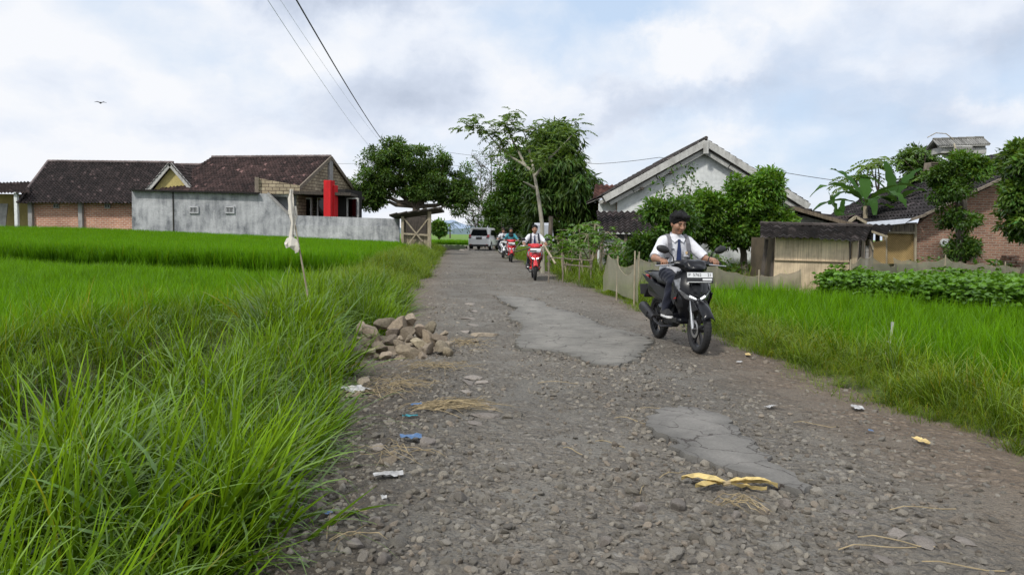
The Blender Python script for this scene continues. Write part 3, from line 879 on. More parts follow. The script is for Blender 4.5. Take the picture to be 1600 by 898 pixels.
# ---------------------------------------------------------------- stones
def rock_mesh(name, seed, sub=2, ang=6, flat=.7, col=(1, 1, 1)):
    bm = bmesh.new(); bmesh.ops.create_icosphere(bm, subdivisions=sub, radius=1)
    r = random.Random(seed)
    cuts = [(Vector((r.gauss(0, 1), r.gauss(0, 1), r.gauss(0, 1))).normalized(), r.uniform(.42, .85)) for _ in range(ang)]
    sx, sy, sz = r.uniform(.8, 1.25), r.uniform(.7, 1.0), flat * r.uniform(.75, 1.15)
    for v in bm.verts:
        p = v.co.copy()
        for n, d in cuts:
            k = p.dot(n)
            if k > d: p -= n * (k - d) * .98
        p *= 1 + .16 * (float(vn3(p.x * 2.2 + seed, p.y * 2.2, p.z * 2.2, seed)) - .5)
        v.co = Vector((p.x * sx, p.y * sy, p.z * sz))
    me = bpy.data.meshes.new(name); bm.to_mesh(me); bm.free()
    a = me.color_attributes.new('col', 'FLOAT_COLOR', 'POINT')
    a.data.foreach_set('color', np.tile(np.array([*col, 1], np.float32), len(me.vertices)))
    me.polygons.foreach_set('use_smooth', np.ones(len(me.polygons), bool))
    me.set_sharp_from_angle(angle=R(24))
    return me
protos = [(rock_mesh('gravel_stone', 100 + k, 2, 11, .66, [(1, 1, 1), (.9, .88, .85), (1.1, 1.08, 1.04), (.8, .79, .8), (1.0, .92, .85)][k % 5]), M['gravel']) for k in range(12)]
def gravel(name, n, v0, v1, rmin, rmax, label, seed, pw=2.2, thr=.42):
    g = np.random.default_rng(seed)
    v = v0 + (v1 - v0) * g.random(n) ** 1.35; u = g.uniform(-1.25, 3.75, n)
    dens = .58 - .22 * sstep(4.2, 6.5, v) + 1.3 * fbm(u * .8, v * .8, 61, 3) + .12 * sstep(.4, -.6, u)
    dens = dens + .35 * sstep(6, 2, v) * sstep(-1, .3, u) * sstep(2.4, 1.6, u) - .42 * sstep(2.1, 2.6, u) - .25 * np.exp(-((u - .45) / .22) ** 2) - .25 * np.exp(-((u - 1.95) / .2) ** 2)
    keep = g.random(n) < np.clip((dens - thr + .35) * 1.5, .06, 1)
    for q in POLY: keep &= ~(inpoly(u - SH * v, v, q) & (g.random(n) > .07))
    u, v = u[keep], v[keep]; m = len(u)
    r = rmin + (rmax - rmin) * g.random(m) ** pw
    z = road_z(u, v) + r * g.uniform(-.15, .28, m)
    rot = np.stack([g.normal(0, .5, m), g.normal(0, .5, m), g.uniform(0, 6.28, m)], 1)
    return scatter(name, np.stack([u - SH * v, v, z], 1), rot, r, g.integers(0, 12, m), protos, label, 'gravel', M['gravel'])
gravel('gravel', 46000, 1.9, 9.0, .004, .028, 'loose grey gravel covering the broken road near the viewer', 1, 3.0)
gravel('coarse_gravel', 1900, 2.0, 11, .02, .05, 'fist sized grey stones scattered over the broken road', 2, 3.0, .5)
def rims():
    g = np.random.default_rng(9); X_1, Y_1, R_1 = [], [], []
    for q in POLY:
        for i in range(len(q)):
            a, b = q[i], q[(i + 1) % len(q)]
            for _ in range(3):
                t = g.random(); s_ = g.normal(.02, .07); r_ = .008 + .03 * g.random() ** 2
                cx = sum(p[0] for p in q) / len(q); cy = sum(p[1] for p in q) / len(q)
                x = a[0] + (b[0] - a[0]) * t; y = a[1] + (b[1] - a[1]) * t; d = math.hypot(x - cx, y - cy); x += (x - cx) / d * s_; y += (y - cy) / d * s_
                X_1.append(x); Y_1.append(y); R_1.append(r_)
    x, y, r = np.array(X_1), np.array(Y_1), np.array(R_1); m = len(x); z = road_z(uu(x, y), y) + r * .2
    return scatter('patch_rubble', np.stack([x, y, z], 1), np.stack([g.normal(0, .5, m), g.normal(0, .5, m), g.uniform(0, 6.28, m)], 1), r, g.integers(0, 12, m), protos, 'broken asphalt crumbs along the rims of the two asphalt patches', 'gravel', M['gravel'])
rims()
gravel('distant_gravel', 6000, 8, 32, .010, .038, 'sparse loose stones on the far stretch of the road', 3, 2.4, .5)

# ---------------------------------------------------------------- grass and rice
def tuft(name, n, h, wdt, rad, tilt, bend, seg=4, c0=(.45, .5, .4), c1=(1.1, 1.05, .9), seed=0, dry=.03, tipw=0):
    g = np.random.default_rng(seed)
    V = []; Fq = []; Ft = []; C = []
    for b in range(n):
        az = g.uniform(0, 6.283); r = rad * math.sqrt(g.random()); a2 = g.uniform(0, 6.283)
        bx, by = r * math.cos(a2), r * math.sin(a2)
        L = h[0] + (h[1] - h[0]) * g.random(); th = abs(g.normal(0, tilt)); bd = abs(g.normal(bend, bend * .45)); ww = wdt * g.uniform(.7, 1.3)
        tw = g.uniform(-.7, .7)
        sx, sy = -math.sin(az + tw), math.cos(az + tw)
        x = y = 0.0; z = -.02; st = L / seg; o = len(V)
        k = g.uniform(.75, 1.2); isdry = g.random() < dry
        for i in range(seg + 1):
            t = i / seg
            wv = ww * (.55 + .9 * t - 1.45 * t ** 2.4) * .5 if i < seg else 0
            tt = t ** 1.35; cc = np.array(c0) * (1 - tt) + np.array(c1) * tt; cc = cc * k  # shade among the blades painted in: colour darkens towards the base
            if isdry: cc = cc * np.array([2.0, 1.15, 1.0])
            if i < seg:
                V.append((bx + x - sx * wv, by + y - sy * wv, z)); V.append((bx + x + sx * wv, by + y + sy * wv, z)); C += [cc, cc]
            else:
                V.append((bx + x, by + y, z)); C.append(cc)
            a = th + bd * ((t + .5 / seg) ** 1.5)
            x += math.cos(az) * math.sin(a) * st; y += math.sin(az) * math.sin(a) * st; z += math.cos(a) * st
        for i in range(seg - 1):
            Fq.append((o + 2 * i, o + 2 * i + 1, o + 2 * i + 3, o + 2 * i + 2))
        q = o + 2 * (seg - 1); Ft.append((q, q + 1, q + 2))
    return np_mesh(name, V, tris=Ft, quads=Fq, cols=C)

def spread(n, x0, x1, y0, y1, cond, seed):
    g = np.random.default_rng(seed)
    x = g.uniform(x0, x1, n); y = g.uniform(y0, y1, n)
    k = cond(x, y) & (np.abs(x) < .72 * y + 2.5)
    return x[k], y[k], g
def rows(x0, x1, y0, y1, st, cond, seed):
    g = np.random.default_rng(seed)
    x, y = (a.ravel() for a in np.meshgrid(np.arange(x0, x1, st), np.arange(y0, y1, st)))
    a = .12; x, y = x * math.cos(a) - y * math.sin(a) + 2, x * math.sin(a) + y * math.cos(a)
    x = x + g.normal(0, st * .2, len(x)); y = y + g.normal(0, st * .2, len(x))
    k = cond(x, y) & (np.abs(x) < .72 * y + 2.5) & (g.random(len(x)) > .03)
    return x[k], y[k], g
def sow(name, x, y, g, protos, label, cat, mat, s0, s1, lean=.08, zoff=0.0, smod=None, bias=None):
    n = len(x); s = g.uniform(s0, s1, n)
    if smod is not None: s = s * smod(x, y)
    rot = np.stack([g.normal(0, lean, n), g.normal(0, lean, n), g.uniform(0, 6.283, n)], 1)
    if bias is not None:
        b = bias(x, y)
        rot = np.array([tuple((Matrix.Rotation(float(b[i] + g.normal(0, .12)), 3, 'Y') @ Matrix.Rotation(float(rot[i, 0]), 3, 'X') @ Matrix.Rotation(float(rot[i, 2]), 3, 'Z')).to_euler()) for i in range(n)])
    return scatter(name, np.stack([x, y, terr(x, y) + zoff], 1), rot, s, g.integers(0, len(protos), n), [(p, mat) for p in protos], label, cat, mat)

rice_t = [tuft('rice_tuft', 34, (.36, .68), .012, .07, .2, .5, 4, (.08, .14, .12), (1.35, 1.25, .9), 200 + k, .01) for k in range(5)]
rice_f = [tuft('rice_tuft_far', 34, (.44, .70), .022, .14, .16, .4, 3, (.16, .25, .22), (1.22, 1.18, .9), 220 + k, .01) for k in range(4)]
paddy_l = lambda x, y: (np.where(y < 12, uu(x, y) < -4.7, uu(x, y) < -3.3)) & (y < edge_y(x) - .3)
x, y, g = rows(-22, -3, 5.5, 34, .2, paddy_l, 31)
sow('rice_field', x, y, g, rice_t, 'lower rice paddy on the left between the weedy bank and the taller terrace', 'rice', M['rice'], .8, 1.12, .1, 0, lambda x, y: .85 + .3 * vn3(x * .8, y * .8, 0, 92))
terr_l = lambda x, y: (y > edge_y(x) + .05) & (uu(x, y) < -3.0) & (y < 45.5)
x, y, g = spread(34000, -36, -4.5, 20, 46, terr_l, 32)
sow('rice_field', x, y, g, rice_f, 'raised rice paddy in front of the grey wall and the tile roofed houses', 'rice', M['rice'], .9, 1.12)
paddy_r = lambda x, y: (uu(x, y) > 4.35 + .12 * np.sin(y * 2.1)) & (y < 16.3) & ~((x > 6.9) & (y > 14.3 - (x - 7.3) * 1.15 + .4))
x, y, g = rows(3, 14, 2.6, 17, .2, paddy_r, 33)
sow('rice_field', x, y, g, rice_t, 'bright green rice paddy on the right of the road below the bamboo hut', 'rice', M['rice'], .72, 1.1, .1, 0, lambda x, y: .82 + .36 * vn3(x * .8, y * .8, 0, 91))
# a low clover like line of far paddies beyond the car
x, y, g = spread(5200, -22, 4, 66, 100, lambda x, y: (uu(x, y) < -2.5) | (y > 88), 34)
sow('rice_field', x, y, g, rice_f, 'distant paddy beyond the white car', 'rice', M['rice'], .7, 1.0)

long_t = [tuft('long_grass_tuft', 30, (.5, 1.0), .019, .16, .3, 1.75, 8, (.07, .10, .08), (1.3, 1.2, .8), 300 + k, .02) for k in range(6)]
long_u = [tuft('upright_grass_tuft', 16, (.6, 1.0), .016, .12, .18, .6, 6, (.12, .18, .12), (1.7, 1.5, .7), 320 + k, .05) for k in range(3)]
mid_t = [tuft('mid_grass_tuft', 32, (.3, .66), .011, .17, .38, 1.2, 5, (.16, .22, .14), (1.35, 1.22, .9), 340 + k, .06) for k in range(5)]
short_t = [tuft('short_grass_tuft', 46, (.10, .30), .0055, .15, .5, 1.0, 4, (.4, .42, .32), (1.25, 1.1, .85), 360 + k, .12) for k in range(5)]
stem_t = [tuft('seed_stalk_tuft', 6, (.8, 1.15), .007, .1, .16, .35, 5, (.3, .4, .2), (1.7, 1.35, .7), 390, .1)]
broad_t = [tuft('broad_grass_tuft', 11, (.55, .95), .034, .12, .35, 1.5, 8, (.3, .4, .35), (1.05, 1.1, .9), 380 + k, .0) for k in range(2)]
# tall clump along the left road edge
vl = lambda x, y: (uu(x, y) > -2.45 + .55 * sstep(3.4, 4.2, y) * sstep(9.5, 8, y)) & (uu(x, y) < -.93 - .1 * sstep(4, 6.5, y) - .1 * np.sin(y * 2.3) * sstep(3.2, 5, y)) & (y < 13)
x, y, g = spread(2900, -4, -.8, 1.5, 13, lambda x, y: vl(x, y) & ~((y > 7.1) & (y < 9.6) & (uu(x, y) > -1.45)), 41)
sow('tall_grass', x, y, g, long_t + long_u + broad_t[:1], 'long arching green grass clumped along the left road edge', 'grass', M['grass'], .62, .98, .14, 0,
    lambda x, y: (.55 + .75 * vn3(x * 1.3, y * 1.3, 0, 77)) * np.where((uu(x, y) > -1.3) & (y > 5), .85, np.where((uu(x, y) < -1.75) & (y < 7), .58, 1.08)),
    lambda x, y: .42 * sstep(-1.7, -1.1, uu(x, y)))
# weeds on the bank behind the ditch
x, y, g = spread(4000, -9, -2.6, 1.6, 14, lambda x, y: (uu(x, y) < -3.3) & (uu(x, y) > -5.4), 42)
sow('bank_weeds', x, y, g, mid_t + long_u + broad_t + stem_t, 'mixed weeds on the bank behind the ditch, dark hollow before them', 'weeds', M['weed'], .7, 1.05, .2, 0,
    lambda x, y: np.where(y < 5.5, .6, 1.0) * (.5 + .5 * vn3(x * .9, y * .9, 0, 78)))
x, y, g = spread(600, -4.5, -1.8, 1.6, 12, lambda x, y: (uu(x, y) < -2.2) & (uu(x, y) > -3.4), 43)
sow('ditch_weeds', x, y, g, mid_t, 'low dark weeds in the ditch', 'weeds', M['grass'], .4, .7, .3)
# far left verge
vf = lambda x, y: (uu(x, y) > -3.5) & (uu(x, y) < -1.0 - .15 * np.sin(y * 1.3)) & (y > 11)
x, y, g = spread(11000, -7.5, -1.4, 11, 60, vf, 44)
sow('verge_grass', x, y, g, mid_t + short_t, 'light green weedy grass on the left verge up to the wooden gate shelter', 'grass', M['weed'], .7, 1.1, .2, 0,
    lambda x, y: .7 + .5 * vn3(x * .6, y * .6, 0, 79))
# right verge
vr = lambda x, y: (uu(x, y) > 3.28 + .16 * np.sin(y * 1.7) + .1 * np.sin(y * 4.1)) & (uu(x, y) < 4.75)
x, y, g = spread(7000, 2, 5, 2.5, 17.5, vr, 45)
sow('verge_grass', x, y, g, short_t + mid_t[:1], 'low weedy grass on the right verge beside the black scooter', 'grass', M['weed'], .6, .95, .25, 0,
    lambda x, y: .65 + .4 * sstep(3.4, 4.3, uu(x, y)) + .5 * vn3(x, y, 0, 9) - .25)
x, y, g = spread(170, 2, 5, 2.5, 8, lambda x, y: (uu(x, y) > 3.85) & (uu(x, y) < 4.7), 46)
sow('tall_grass', x, y, g, long_u + mid_t, 'tall rice like grass along the right paddy edge', 'grass', M['rice'], .45, .8, .2)
vr2 = lambda x, y: (uu(x, y) > 3.1 + .2 * np.sin(y * 1.1)) & (uu(x, y) < 5.2) & (y > 17)
x, y, g = spread(6500, -2, 5, 17, 56, vr2, 47)
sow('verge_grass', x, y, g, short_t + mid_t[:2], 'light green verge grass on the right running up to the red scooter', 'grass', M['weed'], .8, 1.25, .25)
# yard on the right
x, y, g = spread(6000, 3, 22, 16.5, 34, lambda x, y: (uu(x, y) > 4.8), 48)
sow('yard_grass', x, y, g, short_t + mid_t[:2], 'rough grass and weeds in the yards behind the net fence', 'grass', M['weed'], .7, 1.3, .3)
# ---------------------------------------------------------------- foliage
class Leaves:
    """many small leaf blades gathered into one crown mesh"""
    def __init__(s, seed=0): s.P = []; s.A = []; s.L = []; s.W = []; s.C = []; s.g = np.random.default_rng(seed)
    def add(s, P, A, L, Wd, C):
        s.P.append(np.asarray(P, float).reshape(-1, 3)); n = len(s.P[-1])
        s.A.append(np.broadcast_to(A, (n, 3)).astype(float)); s.L.append(np.broadcast_to(L, (n,)).astype(float))
        s.W.append(np.broadcast_to(Wd, (n,)).astype(float)); s.C.append(np.broadcast_to(C, (n, 3)).astype(float))
    def clump(s, c, r, n, L, Wd, out=None, droop=.3, tint=1.0, var=.3):
        """leaves round a point; r = (rx, ry, rz)"""
        g = s.g; d = g.normal(0, 1, (n, 3)); d /= np.linalg.norm(d, axis=1)[:, None]
        rr = g.random(n) ** .45
        P = np.array(c) + d * rr[:, None] * np.array(r)
        A = d * .6 + g.normal(0, .55, (n, 3)); A[:, 2] -= droop
        if out is not None: A = A + np.array(out)
        A /= np.linalg.norm(A, axis=1)[:, None]
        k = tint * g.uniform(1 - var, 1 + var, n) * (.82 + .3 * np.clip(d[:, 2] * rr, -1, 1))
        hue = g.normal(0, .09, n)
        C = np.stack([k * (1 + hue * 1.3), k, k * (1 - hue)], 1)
        s.add(P, A, L * g.uniform(.65, 1.3, n), Wd * g.uniform(.7, 1.25, n), C)
    def lobe(s, c, r, ncl, npl, L, Wd, cr=.3, droop=.3, inner=.35, tint=1.0, zmin=-.8):
        g = s.g; cl = []
        for _ in range(ncl):
            d = g.normal(0, 1, 3); d /= np.linalg.norm(d)
            if d[2] < zmin: d[2] = -d[2]
            q = np.array(c) + d * np.array(r) * g.uniform(inner, 1.0)
            k = cr * g.uniform(.6, 1.35)
            s.clump(q, (k, k, k * .72), npl, L, Wd, d * .35, droop, tint * g.uniform(.68, 1.28))
            cl.append(q)
        return cl
    def frond(s, p, d, length, pairs, L, Wd, droop=.6, tint=1.0):
        """compound leaf: leaflets paired along a drooping midrib"""
        p = np.array(p, float); d = np.array(d, float); d /= np.linalg.norm(d)
        side = np.cross(d, (0, 0, 1)); side /= max(np.linalg.norm(side), 1e-6); st = length / pairs
        for i in range(pairs):
            t = (i + 1) / pairs; d = d + np.array((0, 0, -droop / pairs)); d /= np.linalg.norm(d); p = p + d * st
            k = tint * s.g.uniform(.8, 1.2); sz = L * (1 - .5 * abs(t - .4))
            for sg in (-1, 1):
                s.add(p[None], side * sg * .8 + d * .55 + np.array((0, 0, -.22)) + s.g.normal(0, .1, 3), sz, Wd, (k, k, k * .9))
        s.add(p[None], d, L, Wd, (tint, tint, tint))
    def palmate(s, p, n, L, Wd, tilt=.35, tint=1.0):
        a0 = s.g.uniform(0, 6.28); ax = s.g.normal(0, tilt, 2)
        for i in range(n):
            a = a0 + (i - n / 2) * 5.2 / n
            A = np.array((math.cos(a), math.sin(a), -.3 + ax[0] * math.cos(a) + ax[1] * math.sin(a)))
            k = tint * s.g.uniform(.85, 1.2)
            s.add(np.array(p)[None], A, L * (1 - .25 * abs(i - n / 2) / n * 2), Wd, (k, k, k * .9))
    def build(s, name, m, parent, off=None, kind=None):
        P = np.concatenate(s.P); A = np.concatenate(s.A); L = np.concatenate(s.L)[:, None]; Wd = np.concatenate(s.W)[:, None]; C = np.concatenate(s.C)
        n = len(P); A = A / np.maximum(np.linalg.norm(A, axis=1), 1e-6)[:, None]
        rnd = s.g.normal(0, .5, (n, 3)) + np.array((0, 0, 1.0))
        S = np.cross(A, rnd); S /= np.maximum(np.linalg.norm(S, axis=1), 1e-6)[:, None]
        Nn = np.cross(S, A)
        m_ = P + A * L * .45
        V = np.stack([P, m_ - S * Wd * .5 + Nn * Wd * .12, P + A * L - Nn * L * .10, m_ + S * Wd * .5 + Nn * Wd * .12], 1).reshape(-1, 3)
        i = np.arange(n) * 4
        T = np.concatenate([np.stack([i, i + 1, i + 2], 1), np.stack([i, i + 2, i + 3], 1)])
        Cv = np.repeat(C, 4, 0)
        V = V - np.array(off if off is not None else parent.location)
        return obj(name, np_mesh(name, V, tris=T, cols=np.clip(Cv, 0, 3)), m, parent)

def limb(mb, a, b, r0, r1, sag=.0, n=5, wob=.06):
    a = Vector(a); b = Vector(b); L = (b - a).length; pts = []; rr = []
    for i in range(n + 1):
        t = i / n; p = a.lerp(b, t)
        if 0 < i < n: p += Vector((U(-1, 1), U(-1, 1), U(-.5, .5))) * L * wob
        p.z += sag * 4 * t * (1 - t)
        pts.append(p); rr.append(r0 + (r1 - r0) * t)
    mb.tube(pts, rr, 7); return pts

def tree(name, base, label, cat, lobes, leaf, mat, bark='trunk', trunk_r=.14, fork=None, ncl=26, npl=130, L=.2, Wd=.09, cr=.42, droop=.3,
         group=None, seed=1, inner=.35, stems=None, tints=None, zmin=-.8, twigs=2):
    random.seed(seed)
    base = Vector(base); e = empty(name, base, 0, label, cat, group)
    lv = Leaves(seed); tb = MB()
    fork = Vector(fork) if fork is not None else base + Vector((0, 0, 1.5))
    if stems is None: limb(tb, base - Vector((0, 0, .1)), fork, trunk_r * 1.25, trunk_r * .85, 0, 6, .03)
    else:
        for a, b, r in stems: limb(tb, a, b, r, r * .6, 0, 6, .04)
    for i, (c, r) in enumerate(lobes):
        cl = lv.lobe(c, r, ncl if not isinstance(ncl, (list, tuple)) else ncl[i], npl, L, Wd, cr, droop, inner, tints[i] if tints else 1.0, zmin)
        if stems is None:
            pts = limb(tb, fork, Vector(c) - Vector((0, 0, r[2] * .3)), trunk_r * .62, trunk_r * .25)
            for q in random.sample(cl, min(twigs, len(cl))): limb(tb, pts[-2], q, trunk_r * .2, trunk_r * .06, 0, 4)
    tb.build('trunk', M[bark], e, True, world=True)
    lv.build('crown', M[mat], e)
    return e

def on(px, d, dz=0.0):
    """ground point under photo column px at distance d"""
    p = W(px, 400, d); return Vector((p.x, d, float(terr(p.x, d)) + dz))

def L_(px0, px1, py0, py1, d, ry=None):
    """crown lobe that spans a photo box at distance d"""
    c = W((px0 + px1) / 2, (py0 + py1) / 2, d); k = d / FPX
    rx = (px1 - px0) / 2 * k; rz = (py1 - py0) / 2 * k
    return (tuple(c), (rx, ry if ry else rx * .9, rz))

# --- round shade tree by the wooden gate shelter (left of the road)
D = 54
tree('shade_tree', on(652, D), 'round dark green shade tree with spreading limbs behind the wooden gate shelter', 'tree',
     [L_(550, 640, 235, 305, D), L_(595, 700, 219, 290, D), L_(650, 738, 242, 318, D), L_(548, 612, 262, 322, D), L_(692, 748, 275, 336, D), L_(615, 690, 252, 318, D), L_(572, 655, 218, 265, D), L_(560, 600, 285, 330, D), L_(640, 700, 275, 312, D)],
     None, 'tree_dark', trunk_r=.3, fork=W(650, 322, D), ncl=50, npl=100, L=.24, Wd=.10, cr=.46, seed=5, inner=.3, zmin=-.9, twigs=4)
# --- wispy pale tree left of the dark mass
D = 66
def wispy():
    random.seed(17); b = on(762, D); e = empty('bare_tree', b, 0, 'thin half bare tree with pale twigs between the shade tree and the dark trees', 'tree')
    tb = MB(); lv = Leaves(17)
    for k, (sx, tx, ty) in enumerate([(752, 745, 300), (757, 752, 262), (762, 768, 250), (767, 782, 240), (772, 790, 262), (748, 738, 330)]):
        p0 = W(sx, 400, D + U(-1, 1)); p0.z = b.z - .1; p1 = W(tx, ty, D + U(-1, 1))
        pts = limb(tb, p0, p1, .085, .03, 0, 7, .025)
        for q in pts[2:]:
            for _ in range(4):
                t = q + Vector((U(-1.3, 1.1), U(-1, 1), U(.2, 1.2)))
                w2 = limb(tb, q, t, .03, .01, 0, 4, .08)
                for r in w2[2:]:
                    for _ in range(2):
                        t2 = r + Vector((U(-.5, .5), U(-.4, .4), U(-.1, .5))); limb(tb, r, t2, .012, .006, 0, 3, .1)
                        lv.clump(t2, (.25, .25, .2), 4, .2, .08, None, .3, U(.7, 1.2))
    tb.build('trunk', M['trunk'], e, True, world=True); lv.build('crown', M['tree_mid'], e)
wispy()
# --- dark tree mass right of the road
D = 62
tree('mango_tree', on(800, D + 2), 'dark bushy tree behind the riders, left half of the big dark clump', 'tree',
     [L_(758, 830, 262, 352, D), L_(780, 850, 225, 320, D), L_(756, 800, 300, 372, D), L_(785, 850, 310, 375, D)], None, 'tree_mid', trunk_r=.2, fork=W(800, 350, D), ncl=44, npl=95, L=.36, Wd=.14, cr=.65, seed=6, tints=[.95, 1.1, .8, .75])
D = 38
tree('mango_tree', on(880, D + 1), 'tall dense dark tree with drooping narrow leaves, right half of the big dark clump', 'tree',
     [L_(832, 905, 200, 290, D), L_(850, 932, 240, 330, D), L_(820, 890, 270, 365, D), L_(870, 934, 290, 375, D), L_(815, 870, 215, 290, D), L_(845, 895, 192, 240, D)],
     None, 'tree_dark', trunk_r=.2, fork=W(880, 345, D), ncl=42, npl=95, L=.42, Wd=.085, cr=.45, droop=1.1, seed=8, tints=[1.05, 1.1, .8, .85, 1.0, 1.3])
D = 40
tree('roadside_bush', on(815, D), 'dark undergrowth bush at the foot of the dark clump behind the riders', 'bush',
     [L_(774, 830, 335, 385, D + 20), L_(818, 880, 340, 385, D)], None, 'tree_dark', trunk_r=.06, fork=on(830, D, .6), ncl=30, npl=80, L=.26, Wd=.1, cr=.4, seed=9, tints=[.6, .7])
# --- slim pale trunk tree with feathery sprays
D = 25.5
def slim():
    random.seed(23); b = on(849, D); e = empty('slim_tree', b, 0, 'slim tree with bare pale trunk and feathery leaf sprays behind the red scooter', 'tree')
    tb = MB(); lv = Leaves(23)
    P = lambda x, y, dd=0: W(x, y, D + dd)
    tk = [Vector(b) - Vector((0, 0, .1)), P(847, 350), P(843, 320), P(838, 290), P(834, 270)]
    tb.tube(tk, [.085, .07, .06, .052, .048], 9)
    brs = [[P(834, 270), P(820, 258, .2), P(800, 246, .3), P(782, 232, .3), P(768, 216, .2), P(757, 204, 0)],
           [P(835, 276), P(846, 262, -.2), P(860, 246, -.4), P(872, 234, -.5), P(884, 222, -.4), P(893, 212, -.3)],
           [P(834, 272), P(832, 255, .3), P(828, 240, .5), P(824, 222, .6), P(818, 206, .6)],
           [P(836, 294), P(826, 288, -.3), P(818, 284, -.5)],
           [P(820, 258, .2), P(812, 240, .4), P(802, 222, .5), P(795, 205, .5), P(790, 195, .4)]]
    for q in brs: tb.tube(q, [.05 * (1 - .7 * i / (len(q) - 1)) for i in range(len(q))], 7)
    tips = [(757, 204, 0), (745, 198, -.2), (733, 194, -.3), (775, 222, .2), (790, 190, .4), (798, 184, .4), (786, 208, .2), (770, 210, .1), (818, 206, .6), (835, 200, .4), (826, 214, .3), (845, 215, .2),
            (893, 212, -.3), (900, 202, -.2), (884, 208, -.4), (850, 248, -.6), (842, 250, -.6), (856, 240, -.7), (836, 262, -.6), (866, 232, -.4), (815, 226, .3), (800, 222, .3), (838, 236, -.3), (812, 200, .3), (745, 188, -.2), (800, 183, .4), (780, 236, .2), (792, 226, .3), (905, 196, -.2), (888, 236, -.4), (874, 202, -.5), (724, 198, -.3), (850, 200, .2), (784, 200, .3), (806, 208, .3)]
    for (x, y, dd) in tips:
        c = P(x, y, dd); n = 10
        for k in range(n):
            a = k * 2.4 + U(-.3, .3); el = U(-.1, 1.3)
            lv.frond(c + Vector((U(-.15, .15), U(-.15, .15), U(-.22, .26))), (math.cos(a), math.sin(a), el), U(.22, .46), 7, .13, .05, 1.1, U(.8, 1.3))
    for a, b2 in (((757, 204), (733, 194)), ((790, 195), (798, 184)), ((893, 212), (900, 202)), ((818, 206), (835, 200))):
        tb.tube([P(*a), P(*b2)], [.015, .008], 6)
    tb.build('trunk', M['trunk_pale'], e, True, world=True); lv.build('crown', M['tree_pale'], e)
slim()
# --- cassava and papaya like shrubs at the right verge
def cassava(base_px, d, tops, label, seed, rnd=.55, mat='tree_light', stems_c='wood_pale'):
    random.seed(seed); b = on(base_px, d); e = empty('cassava_shrub', b, 0, label, 'shrub')
    tb = MB(); lv = Leaves(seed)
    for (x, y, dd, rx) in tops:
        c = W(x, y, d + dd); s = Vector((b.x + U(-.25, .25), b.y + U(-.2, .2), b.z - .05))
        mid = s.lerp(c, .5) + Vector((U(-.12, .12), U(-.1, .1), 0))
        tb.tube([s, mid, c], [.03, .024, .016], 7)
        for k in range(int(30 * rx)):
            a = U(0, 6.28); r = rx * math.sqrt(random.random()) * .62
            q = c + Vector((math.cos(a) * r, math.sin(a) * r, U(-.32, .24) - r * .45))
            if k % 3 == 0: tb.tube([c, q], [.006, .004], 5, False)
            lv.palmate(q, 7, U(.14, .23), .055, .35, U(.7, 1.2))
    tb.build('trunk', M[stems_c], e, True, world=True); lv.build('crown', M[mat], e)
cassava(925, 23, [(905, 352, .3, .9), (930, 350, 0, 1.0), (950, 362, -.2, .9), (918, 366, -.4, .8), (942, 375, .4, .7), (895, 360, .4, .7)], 'leafy cassava shrub on pale forked stems beside the net fence', 31, mat='tree_mid')
cassava(892, 23.5, [(880, 372, 0, .8), (895, 382, -.3, .7), (872, 385, .3, .6), (905, 385, .2, .7), (868, 370, .2, .5)], 'yellow green cassava shrub with thin stems left of the taller cassava', 32)
# --- bright bushy tree in front of the white house
D = 21
tree('guava_tree', on(1168, D), 'bright green bushy tree with dense small leaves in front of the white gabled house', 'tree',
     [L_(1075, 1150, 292, 372, D), L_(1120, 1205, 275, 350, D), L_(1150, 1232, 310, 385, D), L_(1065, 1130, 330, 405, D), L_(1170, 1225, 268, 330, D), L_(1110, 1200, 340, 405, D), L_(1200, 1240, 335, 378, D)],
     None, 'tree_light', trunk_r=.1, fork=W(1160, 385, D), ncl=44, npl=100, L=.135, Wd=.06, cr=.24, seed=41, tints=[1.0, 1.15, 1.05, .75, 1.3, .75, 1.15], zmin=-.5)
D = 19.5
tree('garden_shrub', on(1030, D), 'leafy green shrub with thin stems behind the rider of the black scooter', 'shrub',
     [L_(1005, 1045, 312, 350, D), L_(1010, 1060, 345, 400, D), L_(1040, 1085, 310, 380, D), L_(985, 1020, 370, 410, D)], None, 'tree_mid', bark='wood_pale', trunk_r=.04, fork=W(1022, 390, D), ncl=26, npl=52, L=.15, Wd=.06, cr=.2, seed=42, tints=[1.3, 1.2, 1.1, 1.0])
def climber():
    random.seed(44); b = on(1062, 28.2); e = empty('climbing_shrub', b, 0, 'sparse twiggy shrub standing against the white gable wall', 'shrub')
    tb = MB(); lv = Leaves(44); D = 28.2
    root = W(1065, 345, D)
    tb.tube([Vector(b), root], [.03, .02], 6)
    for (x, y) in [(1030, 280), (1045, 300), (1066, 268), (1075, 258), (1095, 290), (1105, 300), (1050, 262), (1020, 300), (1085, 262), (1038, 322), (1012, 312)]:
        t = W(x, y, D - .1); pts = limb(tb, root, t, .014, .006, .1, 5, .05)
        for q in pts[2:]:
            lv.clump(q, (.22, .1, .18), 9, .17, .09, None, .4, U(.8, 1.3))
    tb.build('trunk', M['wood'], e, True, world=True); lv.build('crown', M['tree_mid'], e)
climber()
